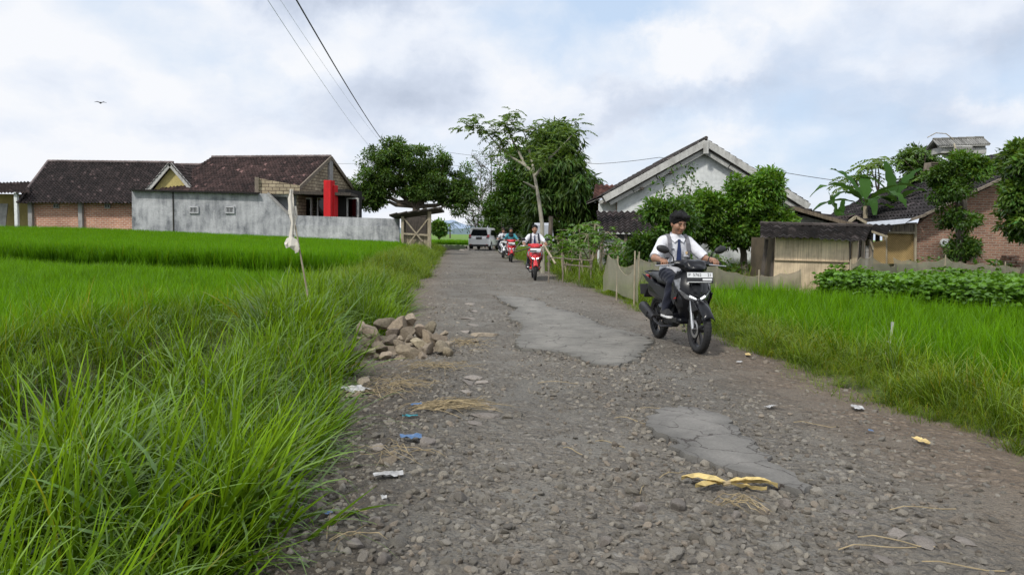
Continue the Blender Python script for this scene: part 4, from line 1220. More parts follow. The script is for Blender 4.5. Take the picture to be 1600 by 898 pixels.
# --- right side: vine wrapped column, edge tree, feathery tree
D = 20
tree('vine_covered_tree', on(1497, D), 'narrow tree wrapped in dark green leaves under the pigeon loft', 'tree',
     [L_(1468, 1535, 236, 300, D, .6), L_(1458, 1512, 278, 330, D, .6), L_(1470, 1532, 322, 362, D, .55), L_(1488, 1520, 368, 412, D, .35), L_(1505, 1545, 240, 285, D, .5), L_(1452, 1490, 262, 300, D, .4)],
     None, 'tree_mid', trunk_r=.09, fork=W(1497, 300, D), ncl=22, npl=100, L=.115, Wd=.048, cr=.2, seed=51, tints=[1.0, .9, .85, .7, .95, .8])
D = 17.5
tree('edge_tree', on(1606, D), 'dark leafy tree cut by the right edge beside the brick house', 'tree',
     [L_(1572, 1640, 215, 290, D, .7), L_(1568, 1640, 280, 340, D, .7), L_(1580, 1650, 330, 372, D, .6)], None, 'tree_dark', trunk_r=.1, fork=W(1610, 330, D), ncl=38, npl=100, L=.15, Wd=.065, cr=.24, seed=52, tints=[1.1, 1.2, 1.2])
D = 29
def feather(name, base_px, d, tips, label, seed, flen=.75, mat='tree_mid', L=.16):
    random.seed(seed); b = on(base_px, d); e = empty(name, b, 0, label, 'tree'); tb = MB(); lv = Leaves(seed)
    fk = W(base_px, 300, d); tb.tube([Vector(b), b.lerp(fk, .5), fk], [.11, .09, .07], 8)
    for (x, y, dd, n) in tips:
        c = W(x, y, d + dd); limb(tb, fk, c, .04, .012, .1, 5, .05)
        for k in range(n):
            a = k * 2.4 + U(-.4, .4); lv.frond(c, (math.cos(a), math.sin(a), U(-.1, .7)), U(.7, 1.2) * flen, 8, L, L * .4, 1.0, U(.75, 1.2))
    tb.build('trunk', M['trunk'], e, True, world=True); lv.build('crown', M[mat], e)
feather('albizia_tree', 1448, D, [(1412, 250, 0, 11), (1430, 240, .4, 12), (1442, 232, -.2, 12), (1455, 250, 0, 12), (1432, 262, .2, 12), (1448, 275, -.3, 12), (1425, 280, .3, 10), (1462, 238, .2, 12), (1462, 268, 0, 12), (1440, 295, 0, 12), (1452, 310, .2, 12), (1475, 232, .3, 10), (1425, 300, .3, 10)],
        'feathery dark tree behind the pigeon loft and the banana plants', 53, .7, 'tree_dark', .17)
tree('rear_tree', on(1440, 30), 'dark irregular tree filling the gap between banana plants and vine covered tree', 'tree', [L_(1418, 1462, 240, 290, 30), L_(1410, 1455, 275, 330, 30), L_(1440, 1480, 255, 320, 30), L_(1404, 1440, 232, 262, 30)], None, 'tree_dark', trunk_r=.09, fork=W(1440, 320, 30), ncl=26, npl=70, L=.2, Wd=.07, cr=.32, droop=.5, seed=57, tints=[1, .9, .9, 1.1])
feather('papaya_tree', 1372, 31, [(1366, 258, 0, 14), (1372, 250, .2, 10), (1360, 262, -.1, 8)], 'small feathery tree top rising behind the banana plants', 54, .9, 'tree_pale', .2)
feather('papaya_tree', 1345, 31.5, [(1330, 278, 0, 11), (1345, 274, .2, 11), (1320, 292, -.1, 9), (1352, 280, 0, 9)], 'pale feathery shrub top left of the banana plants', 55, .8, 'tree_pale', .18)
# --- banana plants
def banana(px, d, top_py, leaves, label, seed, tint=1.0, dry=False):
    random.seed(seed); b = on(px, d); e = empty('banana_plant', b, 0, label, 'plant', 'banana plants behind the sheds')
    tp = W(px, top_py, d); mb = MB(); mb.tube([b - Vector((0, 0, .1)), b.lerp(tp, .5) + Vector((.04, 0, 0)), tp], [.14, .11, .07], 10, True, (1, 1, 1))
    mb.build('trunk', M['wood_pale'], e, True, world=True)
    for (az, el, Ln, bend) in leaves:
        Ln *= 1.2
        lm = MB(); d0 = Vector((math.cos(az) * math.cos(el), math.sin(az) * math.cos(el), math.sin(el))); p = tp.copy()
        n = 16; side = d0.cross(Vector((0, 0, 1))).normalized(); L0, R0, C0 = [], [], []
        for i in range(n + 1):
            t = i / n; wd = .16 * (Ln / 1.6) * min(1, t * 5 - .5 if t > .1 else 0) * (1 - max(0, t - .55) ** 1.6 * 2.4) if t > .1 else .012
            wd = max(wd, .012); up = side.cross(d0)
            C0.append(p.copy()); fl = U(-.05, .05); wd *= (U(.72, .95) if i % 4 == 3 else 1); L0.append(p + side * wd + up * (.25 * wd + fl)); R0.append(p - side * wd + up * (.25 * wd - fl))
            d0 = (d0 + Vector((0, 0, -1.5 * bend / n * (.4 + t)))).normalized(); p = p + d0 * (Ln / n)
        k = tint * U(.75, 1.25); c = (k, k, k) if not dry else (3.0, 1.4, .7)
        lm.grid([L0, C0, R0], c)
        lm.build('leaf', M['banana'], e, True, world=True)
banana(1352, 27, 322, [(2.9, .45, 2.0, 1.5), (3.2, .9, 2.0, 1.6), (5.0, .75, 1.8, 1.6), (3.6, .75, 1.7, 1.5), (.3, .7, 1.6, 1.6), (5.6, .9, 1.7, 1.3), (1.2, 1.0, 1.7, .9), (2.2, 1.1, 1.7, .9), (4.5, .6, 1.4, 1.7), (6.1, .35, 1.3, 1.6)], 'large banana plant with broad arching leaves behind the dark tiled sheds', 61)
banana(1397, 27.5, 318, [(.4, 1.1, 1.6, .9), (2.6, 1.1, 1.5, 1.2), (1.5, 1.2, 1.6, .7), (5.4, .8, 1.4, 1.4), (3.4, .6, 1.3, 1.6), (.0, .65, 1.5, 1.2)], 'banana plant with upright leaves next to the feathery dark tree', 62)
banana(1312, 26, 352, [(3.4, 1.25, 1.0, .5), (1.0, 1.2, .9, .6), (4.9, .9, .8, 1.2), (.2, .8, .8, 1.1)], 'small young banana plant peeping over the shed roof', 63)
# --- low garden weeds at the right
def herb(px, d, h, w_, label, seed, mat='tree_mid', tint=1.0, cat='plant'):
    random.seed(seed); b = on(px, d); e = empty('garden_plant', b, 0, label, cat); tb = MB(); lv = Leaves(seed)
    for k in range(7):
        t = b + Vector((U(-w_, w_), U(-.3, .3), h * U(.6, 1))); tb.tube([b, b.lerp(t, .5), t], [.014, .01, .006], 5)
        for j in range(5):
            q = b.lerp(t, .3 + .7 * j / 4); lv.clump(q, (.16, .16, .13), 16, .15, .07, None, .3, tint * U(.7, 1.2))
    tb.build('stem', M['wood'], e, True, world=True); lv.build('foliage', M[mat], e)
herb(1428, 20, .75, .35, 'dark leafy plant before the woven bamboo panel', 71)
herb(1470, 21, .8, .3, 'leafy plant at the foot of the vine covered tree', 72)
herb(1568, 18.5, .85, .35, 'dark leafy plant before the brick house near the right edge', 73)
herb(1520, 19.2, .7, .4, 'low plant right of the vine covered tree', 74)
herb(1405, 16.5, .75, .3, 'yellow flowered weed at the corner of the bean patch', 75, 'bean', 1.3)
herb(985, 20, .9, .5, 'weedy shrub behind the sagging net fence', 76, 'tree_mid', .9)
herb(965, 24, 1.0, .5, 'weedy growth under the dark tiled shed roof', 77, 'tree_mid', .8)
herb(1090, 19, .9, .5, 'dark weeds behind the net right of the black scooter', 78, 'tree_dark', 1.0)
herb(1130, 19.4, .8, .5, 'dark weeds at the foot of the bushy guava tree', 79, 'tree_dark', 1.0)
# --- bean patch
def beans():
    protos = []
    for k in range(4):
        lv = Leaves(400 + k); g = lv.g
        for j in range(22):
            p = (g.normal(0, .1), g.normal(0, .1), g.uniform(.08, .62))
            for t in range(3):
                a = g.uniform(0, 6.28); kk = (.45 + .9 * p[2]) * g.uniform(.8, 1.25)
                lv.add(np.array([p]), (math.cos(a), math.sin(a), -.15), .10, .075, (kk, kk, kk))
        e = empty('tmp'); o = lv.build('bean_tuft', None, e, (0, 0, 0)); me = o.data; bpy.data.objects.remove(o); bpy.data.objects.remove(e)
        protos.append(me)
    g = np.random.default_rng(401); n = 5200
    x = g.uniform(6.2, 16, n); y = g.uniform(11.3, 17.6, n)
    k = (y > 14.6 - (x - 7.0) * 1.05) & (x > 6.9 + .3 * np.sin(y * 3)) & (y < 16.9 + .3 * np.sin(x * 2)) & (x < .75 * y)
    x, y = x[k], y[k]
    sow('bean_patch', x, y, g, protos, 'dense patch of bean plants along the far right paddy edge', 'beans', M['bean'], .85, 1.25, .1, .08)
beans()
# --- far off trees, palm, hills
D = 110
tree('distant_tree', on(686, D), 'small round tree far off beyond the gate shelter', 'tree', [L_(676, 692, 347, 366, D), L_(683, 694, 352, 366, D)], None, 'tree_mid', trunk_r=.12, ncl=20, npl=50, L=.5, Wd=.3, cr=.7, seed=81)
def palm(px, d, top, label, seed, fl=2.6):
    random.seed(seed); b = on(px, d); e = empty('coconut_palm', b, 0, label, 'palm tree'); t = W(px, top, d); tb = MB(); tb.tube([b, t], [.2, .14], 8)
    tb.build('trunk', M['trunk'], e, True, world=True); lv = Leaves(seed)
    for k in range(13):
        a = k * 2.4; lv.frond(t, (math.cos(a), math.sin(a), U(-.1, .9)), fl, 10, .8, .14, 1.3, .9)
    lv.build('crown', M['hill_near'], e)  # fronds share the ridge colour with its painted haze
palm(703, 190, 350, 'hazy coconut palm far off left of the white car', 82, 3.2)
def hills():
    def ridge(name, pts, d, mat, th):
        mb = MB(); top = [W(x, y, d) for x, y in pts]; n = len(top); rows = []
        for k in range(5):
            f = k / 4; rows.append([Vector((p.x * (1 + .02 * k), d - th * .5 + th * f * 1.0, -2 + (p.z + 2) * math.sin(math.pi * min(1, .5 * f * 2)) if k < 4 else -2)) for p in top])
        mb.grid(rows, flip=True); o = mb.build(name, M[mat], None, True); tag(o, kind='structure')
    random.seed(3)
    def jag(pp, st, amp):
        out = []
        for i in range(len(pp) - 1):
            (x0, y0), (x1, y1) = pp[i], pp[i + 1]; n = max(1, int((x1 - x0) / st))
            for j in range(n): out.append((x0 + (x1 - x0) * j / n, y0 + (y1 - y0) * j / n + U(-amp, amp)))
        return out + [pp[-1]]
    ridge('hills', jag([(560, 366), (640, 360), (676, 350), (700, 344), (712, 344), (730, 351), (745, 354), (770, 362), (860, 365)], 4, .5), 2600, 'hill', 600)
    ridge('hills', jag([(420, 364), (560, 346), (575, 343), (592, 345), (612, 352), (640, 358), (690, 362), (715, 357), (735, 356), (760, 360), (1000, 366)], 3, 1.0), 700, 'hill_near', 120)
hills()
# ---------------------------------------------------------------- buildings
def roof_sheet(mb, A, B, C, Dp, pu=.22, pv=.27, amp=.045, th=.03, base=(.036, .0255, .0245), seed=0, fleck=.05, ts=1.0):
    """clay tiles on the slope A(ridge left) B(ridge right) C(eave right) D(eave left); real relief, one tint per tile"""
    A, B, C, Dp = (np.array(p, float) for p in (A, B, C, Dp))
    nu = max(2, int(max(np.linalg.norm(B - A), np.linalg.norm(C - Dp)) / pu)); nv = max(2, int(max(np.linalg.norm(Dp - A), np.linalg.norm(C - B)) / pv))
    nrm = np.cross(B - A if np.linalg.norm(B - A) > .1 else C - Dp, Dp - A if np.linalg.norm(Dp - A) > .1 else C - B); nrm /= np.linalg.norm(nrm)
    if nrm[2] < 0: nrm = -nrm
    g = np.random.default_rng(seed); SU = 4
    us = np.linspace(0, 1, nu * SU + 1); prof = np.sin(np.arange(nu * SU + 1) / SU * 2 * np.pi) * amp
    vs = []; hs = []
    for j in range(nv):
        vs += [j / nv, (j + .97) / nv]; hs += [0, 1]
    vs = np.array(vs); hs = np.array(hs, float)
    Ug, Vg = np.meshgrid(us, vs, indexing='ij')
    P = (A[None, None] * (1 - Ug)[..., None] + B[None, None] * Ug[..., None]) * (1 - Vg)[..., None] + (Dp[None, None] * (1 - Ug)[..., None] + C[None, None] * Ug[..., None]) * Vg[..., None]
    sagn = .05 * ts * fbm(Ug * 5, Vg * 4, seed + 3, 3)
    P = P + nrm * (prof[:, None] + hs[None] * th * 1.6 + sagn)[..., None]
    tint = g.uniform(.4, 1.5, (nu + 1, nv)) * .8; fl = g.random((nu + 1, nv)) < fleck; tint[fl] *= 3.2
    pat = .75 + .6 * vn3(np.arange(nu + 1)[:, None] * .12, np.arange(nv)[None] * .2, 0, seed)
    tint = tint * pat
    tt = np.repeat(tint, 2, 1)[np.clip((np.arange(nu * SU + 1)) // SU, 0, nu)]
    Cc = tt[..., None] * np.array(base); n, m = Ug.shape
    vs_ = P.reshape(-1, 3); cc = Cc.reshape(-1, 3); o = len(mb.v)
    mb.v += [tuple(p) for p in vs_]; mb.c += [tuple(c) for c in cc]
    I = np.arange(n * m).reshape(n, m) + o
    q = np.stack([I[:-1, :-1], I[1:, :-1], I[1:, 1:], I[:-1, 1:]], -1).reshape(-1, 4)
    mb.f += [tuple(int(k) for k in r) for r in q]; mb.mi += [0] * len(q)
def ridge_caps(mb, a, b, r=.09, step=.3, base=(.16, .13, .125)):
    a = Vector(a); b = Vector(b); n = max(1, int((b - a).length / step)); d = (b - a) / n
    for i in range(n):
        k = U(.7, 1.3); c = tuple(x * k for x in base)
        mb.tube([a + d * i, a + d * (i + 1.04)], [r * 1.08, r * .9], 7, True, c)

def X_(px, d): return W(px, 360, d).x
def Zp(px, py, d): return W(px, py, d).z

# === left group: brick barn ===
D = 47.0
e = empty('brick_barn', on(128, D), 0, 'low barn of raw orange brick under a broad dark tile roof with a lean-to', 'house')
x0, x1 = X_(50, D), X_(208, D); zt = Zp(128, 316, D); zb = e.location.z - .3
mb = MB(); mb.box(((x0 + x1) / 2, D + .1, (zb + zt) / 2), (x1 - x0, .2, zt - zb)); mb.box((x0 + .1, D + 4.2, (zb + zt) / 2), (.2, 8, zt - zb))
mb.build('wall', M['brick_l'], e, world=True)
for px in (48, 126):
    mb = MB(); mb.box((X_(px, D) + .1, D - .06, (zb + zt) / 2), (.26, .3, zt - zb), bev=.01); mb.build('post', M['concrete'], e, world=True)
for px in (88, 168):
    mb = MB(); c = W(px, 322, D - .06); mb.box(c, (.34, .08, .28))
    for k in (-1, 1): mb.box((c.x + k * .08, c.y - .045, c.z), (.09, .02, .16), None, (.25, .25, .25))
    mb.build('vent', M['concrete'], e, world=True)
mb = MB()
rl, rr = W(75, 253, D + 4.8), W(271, 255, D + 4.8)
el, er = W(27, 318, D - .7), W(236, 318, D - .7)
roof_sheet(mb, rl, rr, er, el, seed=1)
bl = Vector((el.x - .2, D + 10, el.z)); roof_sheet(mb, rl, rl + Vector((.05, 0, 0)), el, bl, seed=2)
roof_sheet(mb, rl, rr, Vector((er.x, D + 10, el.z)), bl, seed=22)
o = mb.build('roof', M['tile'], e, True, world=True)
mb = MB(); ridge_caps(mb, rl + Vector((0, 0, .06)), rr + Vector((0, 0, .06))); ridge_caps(mb, rl + Vector((0, 0, .05)), el + Vector((0, 0, .08)), .08); mb.build('ridge_cap', M['tile'], o, True).location = -e.location
# lean-to on its left
mb = MB(); a, b2 = W(-60, 303, D + .5), W(46, 286, D + 2.2)
roof_sheet(mb, W(-60, 287, D + 3), W(48, 284, D + 3.2), W(46, 303, D - .9), W(-60, 301, D - .9), seed=3)
mb.build('lean_to_roof', M['tile'], e, True, world=True)
mb = MB(); zt2 = Zp(10, 303, D + 2); mb.box((X_(-10, D + 2.0), D + 2.2, (zb + zt2) / 2), (5.2, .15, zt2 - zb)); mb.build('lean_to_wall', M['plaster_yellow'], e, world=True)
mb = MB(); c = W(26, 325, D - .6); mb.box((c.x, c.y, (zb + zt2) / 2), (.2, .2, zt2 - zb), bev=.015); mb.build('porch_post', M['plaster_white'], e, world=True)
mb = MB(); c = W(1, 336, D + 1.2); mb.box(c, (.75, .06, 1.5), (R(-14), 0, R(6)), bev=.01); 
o = mb.build('leaning_panel', M['board'], None); tag(o, 'grey sheet leaning against the yellow wall of the lean-to', 'sheet')

# === small yellow gable between the roofs ===
D = 48.0
e = empty('yellow_house', on(268, D), 0, 'small house showing only a yellow gable with white bargeboards behind the grey wall', 'house')
ap, gl, gr = W(269, 257, D), W(236, 297, D), W(299, 294, D)
zb = e.location.z - .2
mb = MB(); mb.extr([(gl.x + .15, D, zb), (gr.x - .15, D, zb), (gr.x - .15, D, gr.z), (ap.x, D, ap.z - .12), (gl.x + .15, D, gl.z)], (0, .2, 0)); mb.build('wall', M['plaster_yellow'], e, world=True)
mb = MB()
for q in (gl, gr):
    s = 1 if q is gr else -1
    mb.beam((ap.x, D - .3, ap.z), (q.x + .12 * s, D - .3, q.z - .08), .1, .26)
mb.build('bargeboard', M['board'], e, world=True)
mb = MB(); bk = Vector((0, 6.5, 0))
for q in (gl, gr):
    a_ = ap + Vector((0, -.4, .08)); c_ = q + Vector((.1 if q is gr else -.1, -.4, .02))
    roof_sheet(mb, a_, a_ + bk, c_ + bk, c_, seed=4)
o = mb.build('roof', M['tile'], e, True, world=True)
mb = MB(); ridge_caps(mb, W(268, 257, D + 5.5), W(334, 257, D + 5.5)); roof_sheet(mb, W(266, 258, D + 5.5), W(340, 258, D + 5.5), W(340, 296, D + .7), W(284, 296, D + .7), seed=5)
mb.build('rear_roof', M['tile'], e, True, world=True)

# === block house with the big roof (rotated) ===
bx, by = -13.0, 46.0; rot = math.atan2(-.23, .97); gz = .4
e = empty('block_house', (bx, by, gz), rot, 'large house with a pale block gable, brown tile roof and porch beside the red pillar', 'house')
EA, RG, DP = 3.75 - gz, 6.0 - gz, 8.2
mb = MB()
mb.extr([(0, 0, -.4), (0, DP, -.4), (0, DP, EA), (0, DP / 2, RG - .05), (0, 0, EA)], (-.22, 0, 0)); mb.build('gable_wall', M['block'], e)
mb = MB(); mb.box((-4.6, .1, EA / 2 - .2), (9, .2, EA + .35)); mb.build('wall', M['plaster_grey'], e)
mb = MB()
mb.box((.06, DP / 2, RG * .55 + .8), (.14, .5, RG - 2.4)); mb.build('gable_pilaster', M['concrete'], e)
mb = MB()
roof_sheet(mb, (-8.7, DP / 2, RG + .08), (.1, DP / 2, RG + .08), (.1, -.75, EA - .33), (-9.4, -.75, EA - .33), seed=7, base=(.056, .033, .030))
roof_sheet(mb, (-8.7, DP / 2, RG + .08), (.1, DP / 2, RG + .08), (.1, DP + .6, EA - .25), (-9.4, DP + .6, EA - .25), seed=8)
roof_sheet(mb, (-8.7, DP / 2, RG + .08), (-8.65, DP / 2, RG + .08), (-9.4, -.75, EA - .33), (-11.3, DP / 2, EA + .3), seed=9)
o = mb.build('roof', M['tile'], e, True)
mb = MB(); ridge_caps(mb, (-8.7, DP / 2, RG + .14), (.1, DP / 2, RG + .14)); mb.build('ridge_cap', M['tile'], o, True)
mb = MB()
for y_, z_ in ((-.7, EA - .3), (DP + .5, EA - .25)): mb.beam((.13, DP / 2, RG + .03), (.13, y_, z_), .09, .22)
mb.build('bargeboard', M['wood'], e)
mb = MB(); mb.box((-4.8, -.72, EA - .42), (9.2, .1, .16)); mb.build('fascia', M['board'], e)
# parapet of pale block on the front corner, canopy, porch
pz = lambda px, py, d: Zp(px, py, d) - gz
inv = lambda p: Matrix.Rotation(-rot, 3, 'Z') @ (Vector(p) - Vector((bx, by, gz)))
mb = MB(); Pq = [inv(W(x, y, 45.4)) for x, y in ((401, 303), (401, 278), (468, 290), (468, 303))]; mb.extr(Pq, inv(W(401, 303, 45.2)) - inv(W(401, 303, 45.4))); mb.build('parapet', M['block'], e)
mb = MB(); Pq = [inv(W(x, y, 45.36)) for x, y in ((398, 277), (404, 277), (404, 304), (398, 304))]; mb.extr(Pq, inv(W(401, 303, 45.0)) - inv(W(401, 303, 45.36))); mb.build('parapet_edge', M['wood'], e)
mb = MB(); Pq = [inv(p) for p in (W(458, 303, 45.1), W(548, 303, 46.0), W(570, 307, 52.0), W(470, 303, 52.5))]
mb.extr([(p.x, p.y, Pq[0].z + .0) for p in Pq], (0, 0, .17)); mb.build('canopy', M['wood_dark'], e)
mb = MB(); a_, b_ = inv(W(425, 340, 45.9)), inv(W(556, 340, 47.8))
mb.beam((a_.x, a_.y + 1.6, 1.35), (b_.x, b_.y + 2.6, 1.35), 2.7, .12); mb.build('porch_wall', M['plaster_grey'], e)
mb = MB(); a_ = inv(W(556, 325, 48.6)); mb.box((a_.x - .75, a_.y - .4, a_.z - .25), (1.6, 2.4, 2.7)); mb.build('porch_room', M['dark'], e)
for (px, w_) in ((470, .9), (500, .75), (546, .7)):
    mb = MB(); c = inv(W(px, 324, 46.55)); c.y += .55; mb.box(c, (w_, .14, 1.05), None, (.03, .03, .03)); f = mb.build('window', M['glass_dark'], e)
    mb = MB()
    for k in (-.5, .5): mb.box((c.x + k * w_, c.y - .08, c.z), (.09, .12, 1.15))
    mb.box((c.x, c.y - .08, c.z + .56), (w_, .1, .08)); mb.build('frame', M['board'], f)
e2 = on(513, 45.5)
c0, c1, d_ = W(507, 340, 45.6), W(523, 282, 45.6), .55
mb = MB(); mb.box(((c0.x + c1.x) / 2 - .06, 45.75, (gz + c1.z - .2) / 2), (.46, d_, c1.z - .2 - gz + .4), (0, 0, rot), bev=.015)
mb.box(((c0.x + c1.x) / 2 + .22, 45.95, (gz + c1.z - .45) / 2), (.2, d_ * .9, c1.z - .5 - gz + .4), (0, 0, rot), bev=.015)
mb.build('pillar', M['red'], e, label='bright red plastered pillar').matrix_world = Matrix.Identity(4)
pil = bpy.data.objects['pillar']; pil.parent = e; pil.matrix_parent_inverse = (Matrix.Translation((bx, by, gz)) @ Matrix.Rotation(rot, 4, 'Z')).inverted()

# === long grey boundary wall ===
D = 45.0
e = empty('boundary_wall', on(420, D), 0, 'long grey stained plaster wall, tall on the left and low on the right', 'wall')
zb = e.location.z - .6
Pf = [W(206, 365, D), W(206, 297, D), W(402, 302, D), W(418, 303, D), W(450, 334, D)]
mb = MB()
mb.extr([(Pf[0].x, D, zb)] + [tuple(p) for p in Pf[1:]] + [(Pf[-1].x, D, zb)], (0, .25, 0)); mb.build('tall_wall', M['plaster_grey'], e, world=True)
mb = MB(); a_, b_ = W(449, 336, D), W(624, 342, D)
mb.extr([(a_.x + .004, D + .02, zb), tuple(a_ + Vector((.004, .02, 0))), tuple(b_ + Vector((0, .02, 0))), (b_.x, D + .02, zb)], (0, .2, 0))
mb.build('low_wall', M['plaster_grey'], e, world=True)
mb = MB(); a2, b2 = W(449, 351, D - .03), W(624, 353, D - .03); mb.extr([(a2.x, D - .03, zb), tuple(a2), tuple(b2), (b2.x, D - .03, zb)], (0, .05, 0), (1.08, 1.08, 1.06)); mb.build('wall_base', M['plaster_grey'], e, world=True)
mb = MB(); mb.beam(W(205, 297, D - .1), W(404, 302.3, D - .1), .5, .1, (.1, .1, .1)); mb.build('eave_shade_strip', M['wood_dark'], e, world=True)  # black strip painted for the shaded gap under the eave line
mb = MB(); mb.beam(W(419, 302, D + .1), W(452, 335, D + .1), .34, .1); mb.build('sloping_coping', M['concrete'], e, world=True)
mb = MB(); mb.box(((W(271, 330, D).x), D - .02, (zb + Zp(271, 299, D)) / 2), (.06, .06, Zp(271, 299, D) - zb), None, (.42, .42, .42)); mb.build('joint', M['wood_dark'], e, world=True)
for px in (303, 359):
    mb = MB(); c = W(px, 328, D - .05); s = .56
    for k in (-1, 1): mb.box(c + Vector((0, 0, k * .17)), (s, .1, .08)); mb.box(c + Vector((k * .25, 0, 0)), (.07, .1, .26))
    for k in range(5): mb.box(c + Vector((-.17 + k * .085, 0, -.03)), (.03, .08, .24))
    mb.box(c + Vector((0, .04, 0)), (.5, .02, .3), None, (.05, .05, .05)); mb.build('vent', M['vent_grey'], e, world=True)

# === wooden gate shelter ===
D = 44.0
e = empty('gate_shelter', on(650, D), 0, 'rickety wooden gate shelter with crossed braces and a slanting plank roof', 'shelter')
zb = e.location.z - .1
for (x, y, w_) in ((629, 338, .16), (671, 330, .2)):
    t = W(x, y, D); mb = MB(); mb.beam((W(x, 400, D).x, D, zb), t, w_, w_, (1, 1, 1), .01); mb.build('post', M['wood_pale'], e, world=True)
for (x, y) in ((633, 340), (668, 333)):
    t = W(x, y, D + 1.8); mb = MB(); mb.beam((t.x, D + 1.8, zb), t, .12, .12); mb.build('post', M['wood'], e, world=True)
mb = MB(); a_, b_ = W(608, 337.5, D - .4), W(688, 326, D - .4)
mb.extr([a_, b_, b_ + Vector((0, 2.6, -.15)), a_ + Vector((0, 2.6, -.15))], (0, 0, .1))
for k in range(6): mb.beam(a_.lerp(b_, .02 + k * .192) + Vector((0, -.03, .06)), a_.lerp(b_, .16 + k * .192) + Vector((0, -.03, U(.08, .14))), .1, .06)
mb.build('roof', M['wood_dark'], e, world=True)
for a_, b_ in (((632, 342), (660, 377)), ((668, 343), (634, 386))):
    mb = MB(); mb.beam(W(*a_, D - .1), W(*b_, D - .1), .1, .07); mb.build('brace', M['wood_pale'], e, world=True)
for py in (366.5, ):
    mb = MB(); mb.beam(W(630, py - 1.5, D - .02), W(672, py + 1, D - .02), .1, .1); mb.build('rail', M['wood_pale'], e, world=True)
mb = MB()
for k in range(9):
    a_ = W(632 + k * 4.6, 368, D + .15); mb.box((a_.x, a_.y, (a_.z + zb) / 2), (.155, .03, a_.z - zb), (0, 0, U(-.05, .05)), tuple([U(.7, 1.2)] * 3))
mb.build('panel', M['wood_pale'], e, world=True)
mb = MB(); c = W(652, 352, D + 3.6); mb.box((c.x, c.y, (c.z + .55 + zb) / 2), (1.55, .3, c.z + .55 - zb)); mb.box((c.x + .5, c.y, c.z + .62), (.6, .3, .2)); o = mb.build('gate_shadow_box', M['wood_dark'], None)  # dark box: shade in the shelter opening painted as a solid colour
tag(o, 'dark box standing for the shaded wall behind the gate shelter', 'shadow box')

# === white gabled house ===
D = 30.0
e = empty('white_house', on(1100, D), 0, 'big white plastered house with a wide gable facing the road', 'house')
OV = .4; zb = -.1
A0, L0, R0 = W(1103, 217, D - OV), W(944, 305, D - OV), W(1264, 317, D - OV)
lc, rc = W(966, 303, D), W(1235, 300, D)
slope = lambda p, q, x: p.z + (q.z - p.z) * (x - p.x) / (q.x - p.x)
mb = MB(); mb.extr([(lc.x, D, zb), (rc.x, D, zb), (rc.x, D, slope(A0, R0, rc.x) - .16), (A0.x, D, A0.z - .14), (lc.x, D, slope(A0, L0, lc.x) - .16)], (0, .25, 0)); mb.build('wall', M['plaster_white'], e, world=True)
for x_ in (lc.x + .12, rc.x - .12):
    mb = MB(); mb.box((x_, D + 5.3, (zb + lc.z) / 2), (.22, 10, lc.z - zb - .1)); mb.build('side_wall', M['brick_r'], e, world=True)
dn = Vector((0, 0, -.15))
for q, f0 in ((L0, .0), (R0, .0)):
    mb = MB(); mb.beam(A0 + Vector((0, -.03, 0)) + dn, q + Vector((0, -.03, 0)) + dn, .07, .25, (1.1, 1.1, 1.1)); mb.build('bargeboard', M['board'], e, world=True)
    mb = MB(); mb.beam(A0 + Vector((0, .1, -.31)), q + Vector((0, .1, -.31)), .12, .09); mb.build('rafter_or_gap_shade', M['wood_dark'], e, world=True)  # dark bar painted for the shade in the gap between the bargeboards
    mb = MB()
    for k in range(4):
        p0, p1 = A0.lerp(q, .01 + k * .235), A0.lerp(q, .235 + k * .235); o_ = Vector((0, .14, -.44 + .02 * (k % 2))); mb.beam(p0 + o_, p1 + o_, .1, .2, tuple([.95 + .08 * (k % 2)] * 3))
    mb.build('lower_bargeboard', M['board'], e, world=True)
mb = MB(); mb.box(A0 + Vector((0, -.08, -.34)), (.2, .08, .5), None, (1.1, 1.1, 1.1), .02); mb.build('ridge_post', M['board'], e, world=True)
mb = MB(); bk = Vector((0, 12, 0))
for q in (L0, R0):
    roof_sheet(mb, A0, A0 + bk, q + bk, q, seed=11, base=(.045, .038, .036), th=.02, amp=.025)
    mb.extr([A0 - Vector((0, 0, .07)), q - Vector((0, 0, .07)), q + bk - Vector((0, 0, .07)), A0 + bk - Vector((0, 0, .07))], (0, 0, .02), (.3, .28, .26))
ridge_caps(mb, A0 + Vector((0, -.05, .03)), A0 + Vector((0, 11, .0)), .07, .3, (.07, .06, .055))
mb.build('roof', M['tile'], e, True, world=True)
for t in (.33, .62):
    for q in (L0, R0):
        mb = MB(); p = A0.lerp(q, t) + Vector((0, .2, -.56)); mb.box(p, (.14, .4, .1)); mb.build('purlin', M['wood_dark'], e, world=True)
# side wing at its left with a low sloped parapet
mb = MB(); D2 = 30.6; P = [W(x, y, D2) for x, y in ((936, 330), (936, 318), (974, 306), (974, 335))]; mb.extr([(P[0].x, D2, zb), P[1], P[2], (P[2].x, D2, zb)], (0, .2, 0)); mb.build('wing_wall', M['plaster_white'], e, world=True)
mb = MB(); mb.beam(P[1] + Vector((0, -.1, .04)), P[2] + Vector((0, -.1, .04)), .3, .14); mb.build('wing_coping', M['board'], e, world=True)
mb = MB(); roof_sheet(mb, W(930, 288, 36), W(962, 290, 36), W(966, 312, 32), W(926, 312, 32), seed=12, base=(.12, .06, .05)); mb.build('wing_roof', M['tile'], e, True, world=True)

